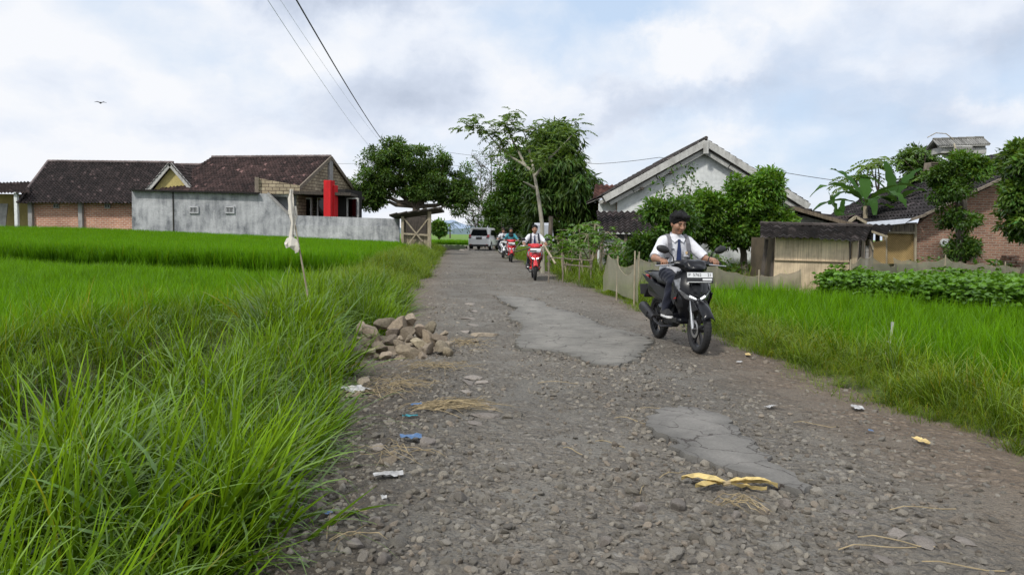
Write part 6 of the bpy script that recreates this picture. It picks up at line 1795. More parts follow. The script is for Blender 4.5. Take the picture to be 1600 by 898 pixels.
# ---------------------------------------------------------------- people
SK = np.array([.33, .175, .11])
def ribbon(mb, pts, w, n=(0, -1, 0), col=(1, 1, 1), th=.006):
    pts = [Vector(p) for p in pts]; a, b = [], []
    for i, p in enumerate(pts):
        t = (pts[min(i + 1, len(pts) - 1)] - pts[max(i - 1, 0)]).normalized(); ww = w[i] if isinstance(w, (list, tuple)) else w
        s = Vector((1, 0, 0)) - t * t.x; s.normalize(); a.append(p - s * ww / 2); b.append(p + s * ww / 2)
    c = [(p + q) / 2 for p, q in zip(a, b)]
    mb.grid([a, c, b], col)
def person(loc, rz, label, hres=.006, shirt='shirt', sleeve='short', hair='short', yaw=0., pitch=0., tie=True, straps='pack', pants='navy', y0=0., pillion=False, dz=0., lean=0., roll=0.):
    T = lambda x, y, z: np.array((x, y + y0 + lean * max(0, z - .8), z + dz))
    big = hres > .009
    b = SDF((-.46, -.50 + y0, .22), (.46, .50 + y0, 1.75 + dz), hres)
    # torso
    b.ell(T(0, .22, .87), (.15, .115, .12)); b.ell(T(0, .20, 1.0), (.13, .09, .15), None, .05); b.ell(T(0, .165, 1.14), (.155, .10, .15), None, .06)
    b.cap(T(-.13, .15, 1.235), T(.13, .15, 1.235), .06, .06, .05)
    hc = Vector(T(0, .085, 1.445)); Hm = Matrix.Rotation(yaw, 3, 'Z') @ Matrix.Rotation(pitch, 3, 'X') @ Matrix.Rotation(roll, 3, 'Y')
    HS = 1.03
    hp = lambda x, y, z: np.array(hc + Hm @ (Vector((x, y, z)) * HS))
    r3 = lambda *a: tuple(v * HS for v in a)
    b.cap(T(0, .155, 1.24), hp(0, .015, -.05), .056, .05, .03)
    b.ell(hp(0, .012, .03), r3(.073, .09, .085), Hm, .02); b.ell(hp(0, -.025, -.03), r3(.06, .066, .082), Hm, .03); b.ell(hp(0, -.07, -.088), r3(.022, .02, .018), Hm, .03)
    b.ell(hp(.042, -.055, -.02), r3(.026, .03, .03), Hm, .03); b.ell(hp(-.042, -.055, -.02), r3(.026, .03, .03), Hm, .03)
    b.cap(hp(-.038, -.078, .032), hp(.038, -.078, .032), .011, .011, .02)
    b.cap(hp(0, -.088, .018), hp(0, -.110, -.026), .007, .0135, .012); b.ell(hp(.012, -.098, -.03), r3(.009, .01, .008), Hm, .01); b.ell(hp(-.012, -.098, -.03), r3(.009, .01, .008), Hm, .01)
    b.ell(hp(0, -.088, -.054), r3(.024, .011, .0065), Hm, .006); b.ell(hp(0, -.087, -.064), r3(.02, .011, .0065), Hm, .006)
    for s in (-1, 1):
        b.ell(hp(s * .031, -.097, .010), r3(.017, .014, .010), Hm, 0, 'sub'); b.ell(hp(s * .031, -.078, .009), r3(.0145, .0125, .0115), Hm, .004)
        if hair != 'hijab': b.ell(hp(s * .073, .012, -.005), r3(.011, .021, .031), Hm, .008)
    # arms, hands
    G_ = {}
    for s in (-1, 1):
        sh = T(s * .165, .15, 1.225)
        if pillion: el, wr = T(s * .235, .08, 1.0), T(s * .15, -.12, .93)
        else: el, wr = np.array((s * .315, -.04 + y0 + .03, 1.035)), np.array((s * .318, -.255, 1.022))
        b.chain([sh, el, wr], [.052, .041, .030], .015); G_[s] = (sh, el, wr)
        if not pillion:
            gx0 = .275; B = lambda x: np.array((s * x, -.318 + (x - .245) * .285, .985))
            b.chain([wr, B(.31) + (0, .03, .036)], [.029, .026], .015)
            b.box(B(.31) + np.array((0, .018, .030)), (.042, .034, .0135), .013, (R(-22), 0, s * .25), .012)
            for i in range(4):
                x = .345 - i * .0215; c = B(x); rr = .0092 - .0006 * (i == 0); f = (.0, .006, .008, .002)[i]
                b.chain([c + (0, .0, .033), c + (0, -.027 - f, .017), c + (0, -.029 - f * .5, -.010), c + (0, -.006, -.024)], [rr, rr, rr * .92, rr * .8], .003)
            c = B(.262); b.chain([c + (s * .02, .045, .022), c + (0, .030, .004), c + (0, .016, -.016), c + (s * -.004, -.006, -.023)], [.013, .0115, .0105, .009], .004)
        else:
            b.box(wr + np.array((0, -.05, -.008)), (.034, .045, .013), .012, (R(-10), 0, s * .3), .012)
            for i in range(4):
                c = wr + np.array((s * (.024 - i * .016), -.09, -.014)); b.chain([c, c + (0, -.035, -.008), c + (0, -.055, -.028)], [.009, .0085, .0075], .003)
            b.chain([wr + (s * -.03, -.03, -.005), wr + (s * -.05, -.06, -.01), wr + (s * -.05, -.085, -.02)], [.012, .0105, .009], .004)
    # legs
    LG = {}
    for s in (-1, 1):
        if pillion: P = [T(s * .09, .2, .86), T(s * .22, -.16, .78), T(s * .21, -.02, .44), T(s * .22, -.12, .36)]
        else:
            P = [np.array((s * .09, .2 + y0, .85)), np.array((s * .155, -.20, .775)), np.array((s * .17, -.035, .43)), np.array((s * .18, -.17, .395))]
            if s > 0: P[2:] = [np.array((.11, -.13, .43)), np.array((.115, -.25, .40))]
        LG[s] = P; b.chain(P[:3], [.078, .055, .036], .02); b.cap(P[2], P[3], .034, .03, .02)
    Hi = Hm.transposed(); hcn = np.array(hc)
    def cols(V):
        Q = (V - hcn) @ np.array(Hi).T / HS; x, y, z = np.abs(Q[:, 0]), Q[:, 1], Q[:, 2]
        C = np.tile(SK, (len(V), 1)) * (1 + .06 * np.sin(V[:, :1] * 90))
        fr = y < -.05
        C[(fr & (np.abs(z + .0585) < .011) & (x < .024))] *= (.88, .70, .68)
        C[(fr & (np.abs(z + .0592) < .0018) & (x < .019))] *= .55
        brow = fr & (np.abs(z - .030 + (x - .03) ** 2 * 6) < .0052) & (x > .012) & (x < .05); C[brow] = (.03, .02, .017)
        eye = fr & (np.abs(z - .0065) < .0048) & (x > .018) & (x < .044); C[eye] = (.035, .025, .022)
        C[fr & (np.abs(z - .016) < .005) & (x > .018) & (x < .044)] *= .72
        C[(y < -.09) & (np.abs(z + .034) < .003) & (x < .012) & (x > .004)] *= .5
        return C
    pr = b.build('person', M['skin'], None, cols); pr.location = loc; pr.rotation_euler = (0, 0, rz); tag(pr, label, 'person')
    # shirt
    q = SDF((-.46, -.42 + y0, .74), (.46, .50 + y0, 1.42 + dz), hres)
    g = .012
    q.ell(T(0, .215, .90), (.162, .13, .13)); q.ell(T(0, .195, 1.0), (.15, .112, .16), None, .05); q.ell(T(0, .162, 1.14), (.172, .118, .155), None, .06)
    q.cap(T(-.135, .15, 1.235), T(.135, .15, 1.235), .072, .072, .05); q.cap(T(0, .155, 1.24), T(0, .135, 1.305), .075, .062, .03)
    for s in (-1, 1):
        sh, el, wr = G_[s]; e_ = sh + (el - sh) * (.93 if sleeve == 'short' else 1.0)
        q.cap(sh, e_, .066, .064 if sleeve == 'short' else .052, .025)
        if sleeve != 'short': q.cap(el, el + (wr - el) * .93, .052, .04, .012)
        else:
            ax = (e_ - sh) / np.linalg.norm(e_ - sh)
            sl, X_a, Y_a, Z_a = q._sub(e_ - .14, e_ + .14)
            pl = (X_a - e_[0]) * ax[0] + (Y_a - e_[1]) * ax[1] + (Z_a - e_[2]) * ax[2]
            near = np.sqrt((X_a - e_[0]) ** 2 + (Y_a - e_[1]) ** 2 + (Z_a - e_[2]) ** 2) < .1
            q.d[sl] = np.where(near, np.maximum(q.d[sl], pl), q.d[sl])
    # folds
    Xs = q.lo[0] + q.h * np.arange(q.n[0])[:, None, None]; Ys = q.lo[1] + q.h * np.arange(q.n[1])[None, :, None]; Zs = q.lo[2] + q.h * np.arange(q.n[2])[None, None, :]
    q.d = (q.d + .005 * np.sin(Zs * 42 + np.abs(Xs) * 46 + 2 * np.sin(Xs * 17)) * np.clip((1.2 + dz - Zs) * 5, .15, 1)).astype(np.float32)
    q.build('shirt', M[shirt], pr)
    # collar
    if hair != 'hijab':
        mb = MB()
        for s in (-1, 1):
            c0 = Vector(T(0, .05, 1.262)); a_ = Vector(T(s * .072, .085, 1.305)); d_ = Vector(T(s * .055, .042, 1.225)); f_ = Vector(T(s * .09, .07, 1.262))
            mb.extr([c0, a_, f_, d_] if s > 0 else [c0, d_, f_, a_], (0, -.006, 0))
            rows = [[Vector(T(s * .068 * math.sin(t), .15 - .075 * math.cos(t), 1.285 + dz_ + .03 * (1 - math.cos(t)) / 2)) for t in np.linspace(.6, math.pi, 8)] for dz_ in (0, .035)]
            mb.grid(rows)
        mb.build('collar', M[shirt], pr, True)
    if tie:
        mb = MB(); ribbon(mb, [T(0, .036, 1.262), T(0, .034, 1.235)], [.038, .026]); ribbon(mb, [T(0, .037, 1.236), T(0, .026, 1.13), T(0, .03, 1.02), T(0, .04, .97)], [.026, .05, .062, .02]); mb.build('tie', M['tie'], pr)
        mb = MB(); c = Vector(T(.095, .037, 1.10)); mb.box(c, (.07, .008, .085), (0, 0, R(14)), (.93, .93, .95)); p_ = mb.build('pocket', M[shirt], pr)
        mb = MB(); mb.extr([c + Vector((-.014, -.008, .018)), c + Vector((.014, -.006, .018)), c + Vector((.014, -.006, -.004)), c + Vector((0, -.008, -.022)), c + Vector((-.014, -.008, -.004))], (0, -.003, 0)); mb.build('badge', M['amber'], p_)
        mb = MB(); mb.box(Vector(T(-.085, .045, 1.145)), (.06, .006, .014), (0, 0, R(-14)), (.55, .55, .62)); mb.build('name_tag', M['pack'], pr)
    # trousers, belt, shoes
    q = SDF((-.36, -.40 + y0, .30), (.36, .42 + y0, .99 + dz), hres)
    q.ell(T(0, .22, .86), (.158, .128, .115))
    for s in (-1, 1):
        P = LG[s]; q.chain([P[0], P[1]], [.088, .070], .02); q.chain([P[1], P[1] + (P[2] - P[1]) * .94], [.070, .056], .012)
    Xs = q.lo[0] + q.h * np.arange(q.n[0])[:, None, None]; Zs = q.lo[2] + q.h * np.arange(q.n[2])[None, None, :]; Ys = q.lo[1] + q.h * np.arange(q.n[1])[None, :, None]
    q.d = (q.d + .004 * np.sin(Zs * 60 + Ys * 50 + np.sin(Xs * 20) * 2)).astype(np.float32)
    q.build('trousers', M[pants], pr)
    for s in (-1, 1):
        a_, t_ = LG[s][2], LG[s][3]
        lo = np.minimum(a_, t_) - .12; hi = np.maximum(a_, t_) + .12; q = SDF(lo, hi, min(hres, .008))
        dirv = (t_ - a_) * np.array((1, 1, 0)); dirv /= np.linalg.norm(dirv); zf = min(a_[2], t_[2]) - .035
        hl_ = np.array((a_[0], a_[1], zf + .03)) - dirv * .035; to = np.array((t_[0], t_[1], zf + .022)) + dirv * .045
        q.cap(hl_, to, .043, .036, 0); q.cap(hl_ + (0, 0, .02), a_ + (0, 0, .02), .047, .044, .02); q.cap(a_ - (0, 0, .012), t_ + (0, 0, .0), .045, .038, .02); q.cut((0, 0, zf), (0, 0, -1)); sh_ = q.build('shoe', M['black_cloth'], pr)
        q = SDF(lo - .03, hi, min(hres, .008)); q.cap(hl_ * (1, 1, 0) + (0, 0, zf - .0), to * (1, 1, 0) + (0, 0, zf - .0), .045, .040, 0); q.cut((0, 0, zf + .016), (0, 0, 1)); q.cut((0, 0, zf - .016), (0, 0, -1)); q.build('sole', M['shoe_sole'], sh_)
        mb = MB(); mb.tube([a_ + (0, 0, .015), a_ + (0, .004, .075)], [.043, .044], 12); mb.build('sock', M['shoe_sole'], pr, True)
    # hair or headscarf
    q = SDF(hcn - .24 - (0, 0, .12), hcn + .22, min(hres, .006 if not big else .009))
    if hair == 'hijab':
        q.ell(hp(0, .015, .025), r3(.092, .108, .105), Hm, .02); q.ell(hp(0, -.02, -.06), r3(.078, .08, .09), Hm, .03); q.cap(hp(0, .02, -.09), T(0, .12, 1.24), .085, .13, .05)
        q.ell(hp(0, -.115, -.012), r3(.056, .07, .082), Hm, 0, 'sub'); q.build('headscarf', M['black_cloth'], pr)
    else:
        v = 1.0 if hair == 'short' else 1.12
        q.ell(hp(0, .018, .050), r3(.084 * v, .098 * v, .083 * v), Hm, .02)
        q.ell(hp(0, -.075, -.035), r3(.083, .085, .088), Hm, 0, 'sub'); q.ell(hp(0, .03, -.095), r3(.13, .13, .06), Hm, 0, 'sub')
        q.ell(hp(0, -.118, .012), r3(.066, .07, .058), Hm, 0, 'sub')
        if hair == 'full':
            rr = random.Random(5)
            for k in range(46):
                a = rr.uniform(-2.6, 2.6); t = rr.uniform(.35, 1.0)
                x_, y_, z_ = .088 * math.sin(a) * math.sin(t * 1.5), .01 - .1 * math.cos(a) * math.sin(t * 1.5), .055 + .093 * math.cos(t * 1.5)
                if y_ < -.06 and z_ < .085: z_ = .085 + rr.uniform(0, .02)
                q.cap(hp(x_, y_, z_), hp(x_ * 1.04 + rr.uniform(.0, .03), y_ * 1.05 - .008, z_ + rr.uniform(-.012, .012)), .019, .010, .008)
            q.ell(hp(.045, -.055, .098), r3(.055, .04, .03), Hm, .02); q.ell(hp(-.03, -.05, .105), r3(.06, .04, .032), Hm, .02)
        q.build('hair', M['hair'], pr)
    if straps:
        for s in (-1, 1):
            mb = MB(); ribbon(mb, [T(s * .10, .27, 1.24), T(s * .105, .21, 1.305), T(s * .108, .14, 1.318), T(s * .112, .075, 1.285), T(s * .115, .037, 1.215), T(s * .118, .032, 1.13), T(s * .128, .05, 1.05), T(s * .16, .12, .98)], .044)
            o = mb.build('backpack_strap', M[straps], pr); sm = o.modifiers.new('thick', 'SOLIDIFY'); sm.thickness = .012; sm.offset = 0
        q = SDF(T(-.2, .22, .86), T(.2, .48, 1.36), .012); q.box(T(0, .345, 1.11), (.135, .075, .19), .05, (R(4), 0, 0), 0); q.build('backpack', M[straps], pr)
    return pr

def ride(x, y, hx, hy):
    rz = math.atan2(hx, -hy); return (x, y, rz)
def rider_at(px, py, d_front, hx, hy):
    """scooter origin from the front wheel contact point"""
    p = W(px, py, d_front); h_ = Vector((hx, hy, 0)).normalized(); rz = math.atan2(h_.x, -h_.y)
    o = Vector((p.x, d_front, 0)) - h_ * .635; zf = rz_at(p.x, p.y); q = o - h_ * .62; zr = rz_at(q.x, q.y)
    o.z = (zf + zr) / 2 + .002; return o, rz
o, rz = rider_at(1091, 550, 8.40, .165, -1)
scooter(o, rz, 'black scooter with a wide number plate at the right edge of the road', 'black_paint', 'grey_paint', 'black_paint', 'dim')
person(o, rz, 'young rider in white school shirt and blue tie on the black scooter', .0058, hair='full', yaw=R(12), pitch=R(16))
o, rz = rider_at(836, 437, 21.4, .02, -1)
scooter(o, rz, 'red scooter with both headlamps lit on the middle of the road', 'red_paint', 'black_plastic', 'red_paint', 'on', '  ', False)
person(o, rz, 'schoolboy with dark navy backpack straps riding the red scooter', .009, straps='navy', yaw=R(-4), pitch=R(2))
o, rz = rider_at(799, 409, 34.5, .06, -1)
scooter(o, rz, 'red and white scooter ridden by the woman in a black headscarf', 'red_paint', 'white_paint', 'red_paint', 'dim', '  ', False)
person(o, rz, 'woman in black headscarf and teal jacket on the red and white scooter', .011, shirt='teal', sleeve='long', hair='hijab', tie=False, straps=None, pants='black_cloth')
o, rz = rider_at(787, 402, 40, .06, -1)
scooter(o, rz, 'white scooter carrying two people, farthest of the scooters', 'white_paint', 'black_plastic', 'black_paint', 'dim', '  ', False)
person(o, rz, 'front rider in a white shirt on the farthest scooter', .011, straps=None, yaw=R(6), pitch=R(8))
person(o, rz, 'passenger seated behind the rider of the farthest scooter', .011, straps=None, y0=.34, dz=.09, pillion=True, tie=False, shirt='black_cloth')

# ---------------------------------------------------------------- car
def car():
    p = W(748, 390, 57.5); e = empty('white_car', (p.x, 57.5, rz_at(p.x, 57.5)), R(-10), 'white minivan parked at the far end of the road, seen from behind', 'car')
    q = SDF((-1.1, -.3, .1), (1.1, 4.6, 1.9), .035)
    q.box((0, 1.85, 1.15), (.77, 1.75, .56), .2, None, 0); q.cut((0, .10, 1.1), (0, -1, .28)); q.cut((0, 3.05, 1.35), (0, .8, .9))
    q.box((0, 2.08, .66), (.845, 2.08, .36), .16, None, .06)
    for y in (.72, 3.35):
        for s in (-1, 1): q.cap((s * .62, y, .32), (s * 1.0, y, .32), .36, .36, 0, 'sub')
    q.build('body', M['car_white'], e)
    n = Vector((0, -1, .28)).normalized(); up = Vector((0, .28, 1)).normalized()
    O = Vector((0, .10, 1.1)) + n * .006
    mb = MB(); mb.extr([O + Vector((x, 0, 0)) + up * z for x, z in ((-.66, .0), (.66, .0), (.64, .12), (.53, .48), (-.53, .48), (-.64, .12))], n * .012); mb.build('rear_window', M['glass_dark'], e)
    mb = MB(); mb.box((0, .30, 1.69), (1.18, .22, .04), (R(6), 0, 0), bev=.015); mb.build('spoiler', M['car_white'], e)
    for s in (-1, 1):
        mb = MB(); mb.extr([(s * .80, .06, .98), (s * .80, .16, 1.22), (s * .66, .13, 1.19), (s * .58, -.02, 1.0)], (0, -.04, .0)); mb.build('tail_light', M['lamp_red'], e)
        mb = MB(); mb.extr([(s * .80, .055, .88), (s * .80, .075, .975), (s * .58, -.02, .985), (s * .6, -.02, .90)], (0, -.035, .0)); mb.build('tail_light', M['lens'], e)
        mb = MB(); mb.extr([(s * .779, .55, 1.16), (s * .779, 2.75, 1.12), (s * .762, 2.35, 1.52), (s * .762, .85, 1.55)], (s * .012, 0, 0)); mb.build('side_window', M['glass_dark'], e)
        for y in (.72, 3.35):
            mb = MB(); mb.lathe([(.20, -.1), (.29, -.1), (.32, -.06), (.32, .06), (.29, .1), (.20, .1), (.20, -.1)], (s * .75, y, .32), 'x', 24); t = mb.build('wheel', M['rubber'], e, True)
            mb = MB(); mb.lathe([(.0, .085 * s), (.20, .095 * s), (.205, 0)], (s * .75, y, .32), 'x', 20); mb.build('rim', M['metal'], t, True)
        mb = MB(); mb.box((s * .95, 2.75, 1.12), (.2, .1, .14), None, bev=.04); mb.build('side_mirror', M['car_white'], e)
        mb = MB(); mb.box((s * .62, -.045, .44), (.12, .03, .05), None, bev=.01); mb.build('reflector', M['lamp_red'], e)
    mb = MB(); mb.box((0, -.012, .36), (1.5, .06, .16), None, bev=.02); mb.build('bumper', M['black_plastic'], e)
    mb = MB(); mb.box((0, -.01, .90), (.45, .03, .14), None, bev=.005); mb.build('number_plate', M['plate_black'], e)
    mb = MB(); mb.box((0, .03, 1.03), (.5, .02, .05), None, bev=.008); mb.box((0, .02, 1.03), (.12, .03, .06), None, bev=.01); mb.build('emblem', M['chrome'], e)
    mb = MB(); mb.beam(O + up * .02 + n * .03, O + up * .1 + n * .03 + Vector((.42, 0, 0)), .02, .02); mb.build('wiper', M['black_plastic'], e)
car()
# ---------------------------------------------------------------- stick with a rag in the paddy edge
def rag_pole():
    b = G(497, 505, .1); b = Vector((b.x, 8.6, 0)); b = W(497, 505, 8.6); top = W(452, 300, 8.6); b.z = float(terr(b.x, b.y)) - .05
    e = empty('scarecrow_pole', b, 0, 'thin leaning bamboo stick carrying a white rag in the left verge grass', 'stick')
    mb = MB(); mb.tube([b, b.lerp(top, .35) + Vector((.0, 0, .0)), b.lerp(top, .7), top], [.012, .011, .009, .007], 8); mb.build('stick', M['wood_pale'], e, True, world=True)
    random.seed(12); rows = []
    path = [(455, 296), (454, 310), (456, 330), (458, 348), (456, 366), (455, 380)]
    wd = [6, 8, 11, 9, 7, 12]
    for (x, y), w_ in zip(path, wd):
        r = []
        for k in range(15):
            a = 2 * math.pi * k / 15; rr = w_ * (.42 + .2 * math.sin(3 * a + y * .13) + U(-.08, .08))
            r.append(W(x + rr * math.cos(a), y + U(-1, 1), 8.6 + .05 * math.sin(a) * w_ / 12 + .01 * math.sin(5 * a)))
        rows.append(r)
    mb = MB(); mb.rings(rows, True, False)
    def flap(pts):
        mb.grid([[W(x, y, d) for x, y, d in r] for r in pts])
    flap([[(448, 372, 8.58), (456, 370, 8.55), (464, 374, 8.58)], [(444, 380, 8.6), (454, 384, 8.53), (468, 384, 8.58)], [(447, 388, 8.6), (452, 386, 8.56), (460, 392, 8.57)]])
    flap([[(458, 378, 8.57), (464, 378, 8.55)], [(460, 388, 8.56), (468, 388, 8.54)], [(461, 396, 8.58), (466, 394, 8.57)]])
    flap([[(446, 378, 8.58), (450, 378, 8.56)], [(444, 380, 8.58), (447, 383, 8.55)]])
    flap([[(460, 322, 8.56), (463, 322, 8.58)], [(462, 336, 8.56), (465, 338, 8.58)], [(459, 350, 8.57), (460, 350, 8.58)]])
    mb.build('rag', M['cloth_white'], e, True, world=True)
rag_pole()
# ---------------------------------------------------------------- wires
def wire(label, pts, r, m='wire'):
    P = [Vector(p) for p in pts]; out = []
    for i in range(len(P) - 1):
        for k in range(24):
            t = k / 24; q = P[i].lerp(P[i + 1], t); q.z -= 4 * t * (1 - t) * .012 * (P[i + 1] - P[i]).length * .5; out.append(q)
    out.append(P[-1]); mb = MB(); mb.tube(out, r, 5, True); o = mb.build('power_cable', M[m], None); tag(o, label, 'cable')
def wire_px(label, a, b, da, db, r, m='wire'):
    p, q = W(*a, da), W(*b, db); wire(label, [p + (p - q) * .35, q, q + (q - p) * .3], r, m)
wire_px('thick black overhead cable running above the left verge to the shade tree', (470, 0), (597, 219), 15.5, 40, .017)
wire_px('thin grey overhead wire left of the thick black cable', (427, 0), (575, 226), 14.5, 40, .006, 'metal')
wire_px('faint grey overhead wire between the thick cable and the outer wire', (446, 0), (590, 216), 17, 44, .0045, 'metal')
p_ = [W(700, 238, 70), W(935, 256, 45), W(1030, 246, 39), W(1210, 267, 36), W(1320, 284, 34), W(1420, 300, 33)]
wire('long slack wire passing behind the white gable house to the banana plants', p_, .014)
wire('thin wire far behind the shade tree and block house', [W(520, 256, 80), W(640, 252, 75), W(760, 262, 72)], .014)
D = 62
for px in (652, 661):
    b = on(px, D); mb = MB(); t = W(px + 2, 235 if px == 661 else 300, D); mb.tube([b, t], [.09, .06], 8)
    if px == 661: mb.beam(t + Vector((-.6, 0, -.4)), t + Vector((.6, 0, -.4)), .08, .1)
    o = mb.build('utility_pole', M['dark_metal'], None); tag(o, 'slim grey utility pole behind the shade tree' if px == 661 else 'thin bare pole just left of the utility pole under the shade tree', 'pole')
# ---------------------------------------------------------------- net fence
def net(name, label, pts, posts, seed):
    """pts: (px, top_py, bottom_py, d)"""
    random.seed(seed); p0 = on(pts[0][0], pts[0][3]); e = empty(name, p0, 0, label, 'net fence')
    rows = []; 
    for i in range(len(pts) - 1):
        a, b = pts[i], pts[i + 1]; n = max(3, int(abs(b[0] - a[0]) / 5))
        for k in range(n):
            t = k / n; t2 = t; sag = math.sin(math.pi * t)
            px = a[0] + (b[0] - a[0]) * t; d = a[3] + (b[3] - a[3]) * t
            tp, bt = W(px, a[1] + (b[1] - a[1]) * t2 + sag * 4, d), W(px, a[2] + (b[2] - a[2]) * t2, d)
            rows.append([bt.lerp(tp, f) + Vector((0, .05 * math.sin(px * .35 + f * 2) * (1 - f * .6) - .06 * f * (1 - f), 0)) for f in np.linspace(0, 1, 7)])
    a = pts[-1]; tp, bt = W(a[0], a[1], a[3]), W(a[0], a[2], a[3]); rows.append([bt.lerp(tp, f) for f in np.linspace(0, 1, 7)])
    mb = MB(); mb.grid(rows); o = mb.build('netting', M['net'], e, True, world=True)
    mb = MB(); mb.tube([r[-1] for r in rows], .005, 5); mb.build('top_cord', M['wood_pale'], o, True).location = -e.location
    for (px, tpy, d) in posts:
        b = on(px, d); mb = MB(); t = W(px + U(-1, 1), tpy, d); mb.tube([b, t], [.018, .015], 7); mb.build('post', M['wood_pale'], e, True, world=True)
net('net_fence', 'sagging grey net strung on sticks at the verge left of the rider', [(942, 432, 455, 16.5), (950, 398, 452, 16.2), (964, 404, 456, 15.4), (972, 424, 462, 15), (984, 428, 466, 14.6), (993, 405, 470, 14.4), (997, 398, 474, 14.3)], [(993, 392, 14.4), (965, 400, 15.4)], 1)
net('net_fence', 'taut grey net running behind the black scooter along the paddy to the hut', [(950, 399, 445, 18), (975, 418, 448, 17.7), (1000, 404, 450, 17.5), (1030, 408, 446, 17.4), (1075, 412, 450, 17.3), (1115, 414, 450, 17.2), (1150, 426, 452, 17.1), (1190, 430, 452, 17), (1220, 427, 452, 16.9), (1252, 420, 450, 16.8)], [(998, 393, 17.5), (1120, 414, 17.2), (1187, 421, 17.0)], 2)
net('net_fence', 'drooping grey net between the hut corner and the bean patch', [(1328, 412, 448, 16.9), (1345, 402, 446, 17), (1362, 400, 442, 17.2), (1386, 412, 440, 17.4), (1398, 415, 438, 17.6)], [(1330, 405, 16.9)], 3)
net('net_fence', 'low grey net behind the bean patch before the old brick house', [(1396, 402, 430, 18.5), (1420, 406, 430, 18.5), (1450, 408, 430, 18.4), (1478, 402, 430, 18.3), (1500, 409, 430, 18.2), (1535, 411, 430, 18), (1570, 414, 432, 17.8), (1605, 416, 434, 17.6), (1660, 418, 436, 17.5)], [(1478, 398, 18.3), (1572, 408, 17.8)], 4)
# low bamboo rail by the cassava, slanting pole
e = empty('bamboo_rail', on(895, 20.5), 0, 'low rail fence of grey sticks in front of the cassava shrubs', 'fence')
for (x0, y0, x1, y1) in ((856, 402, 925, 407), (880, 413, 925, 417)):
    mb = MB(); mb.tube([W(x0, y0, 20.5), W(x1, y1, 20.3)], .017, 7); mb.build('rail', M['wood'], e, True, world=True)
for px in (858, 880, 906, 924):
    mb = MB(); mb.tube([on(px, 20.4), W(px, 398, 20.4)], .02, 7); mb.build('post', M['wood'], e, True, world=True)
mb = MB(); mb.tube([W(847, 378, 21.8), W(868, 412, 21.0)], .028, 8); o = mb.build('slanting_pole', M['wood_pale'], None); tag(o, 'pale pole leaning down to the verge just right of the red scooter', 'pole')
mb = MB(); mb.tube([on(858, 27), W(861, 338, 27)], [.09, .075], 8); o = mb.build('bare_post', M['trunk'], None); tag(o, 'bare upright trunk standing in shade behind the red scooter rider', 'post')
mb = MB(); c = W(854, 362, 30); mb.extr([W(835, 352, 31), W(862, 352, 31), W(866, 376, 31), W(835, 376, 31)], (0, .05, .1)); o = mb.build('grey_tarpaulin', M['tarp'], None); tag(o, 'grey green sheet hung in the shade behind the red scooter', 'sheet')
# black plastic heap at the hut
def tarp_heap():
    random.seed(31); c = W(1370, 432, 16.2); s = SDF((-.55, -.4, -.2), (.55, .4, .7), .03)
    s.ell((0, 0, .12), (.3, .22, .28)); s.ell((.12, 0, .3), (.1, .1, .22), (0, .4, 0), .06); s.ell((-.2, .05, .05), (.22, .2, .2)); s.ell((-.12, -.05, .25), (.07, .08, .2), (0, -.3, 0), .05)
    V, Q = s.mesh(); n = .06 * (fbm(V[:, 0] * 9, V[:, 2] * 9, 5, 3, V[:, 1] * 9)); V = V + n[:, None]
    o = obj('plastic_heap', np_mesh('plastic_heap', V, quads=Q, cols=np.ones_like(V), smooth=False), M['black_tarp']); o.location = (c.x, 16.2, -.1)
    tag(o, 'crumpled heap of black plastic sheet at the corner of the bean patch', 'plastic sheet')
tarp_heap()
# white stakes in the right paddy
for k, (px, t, b_, d) in enumerate([(1395, 503, 548, 8.4), (1387, 532, 565, 8.1)]):
    mb = MB(); mb.tube([on(px, d, -.05), W(px - 1, t + 10, d), W(px, t, d)], [.012, .014, .018 if k == 0 else .008], 7); o = mb.build('paddy_stake', M['white_litter'], None); tag(o, ('taller' if k == 0 else 'shorter') + ' thin pale stake in the right paddy', 'stake')
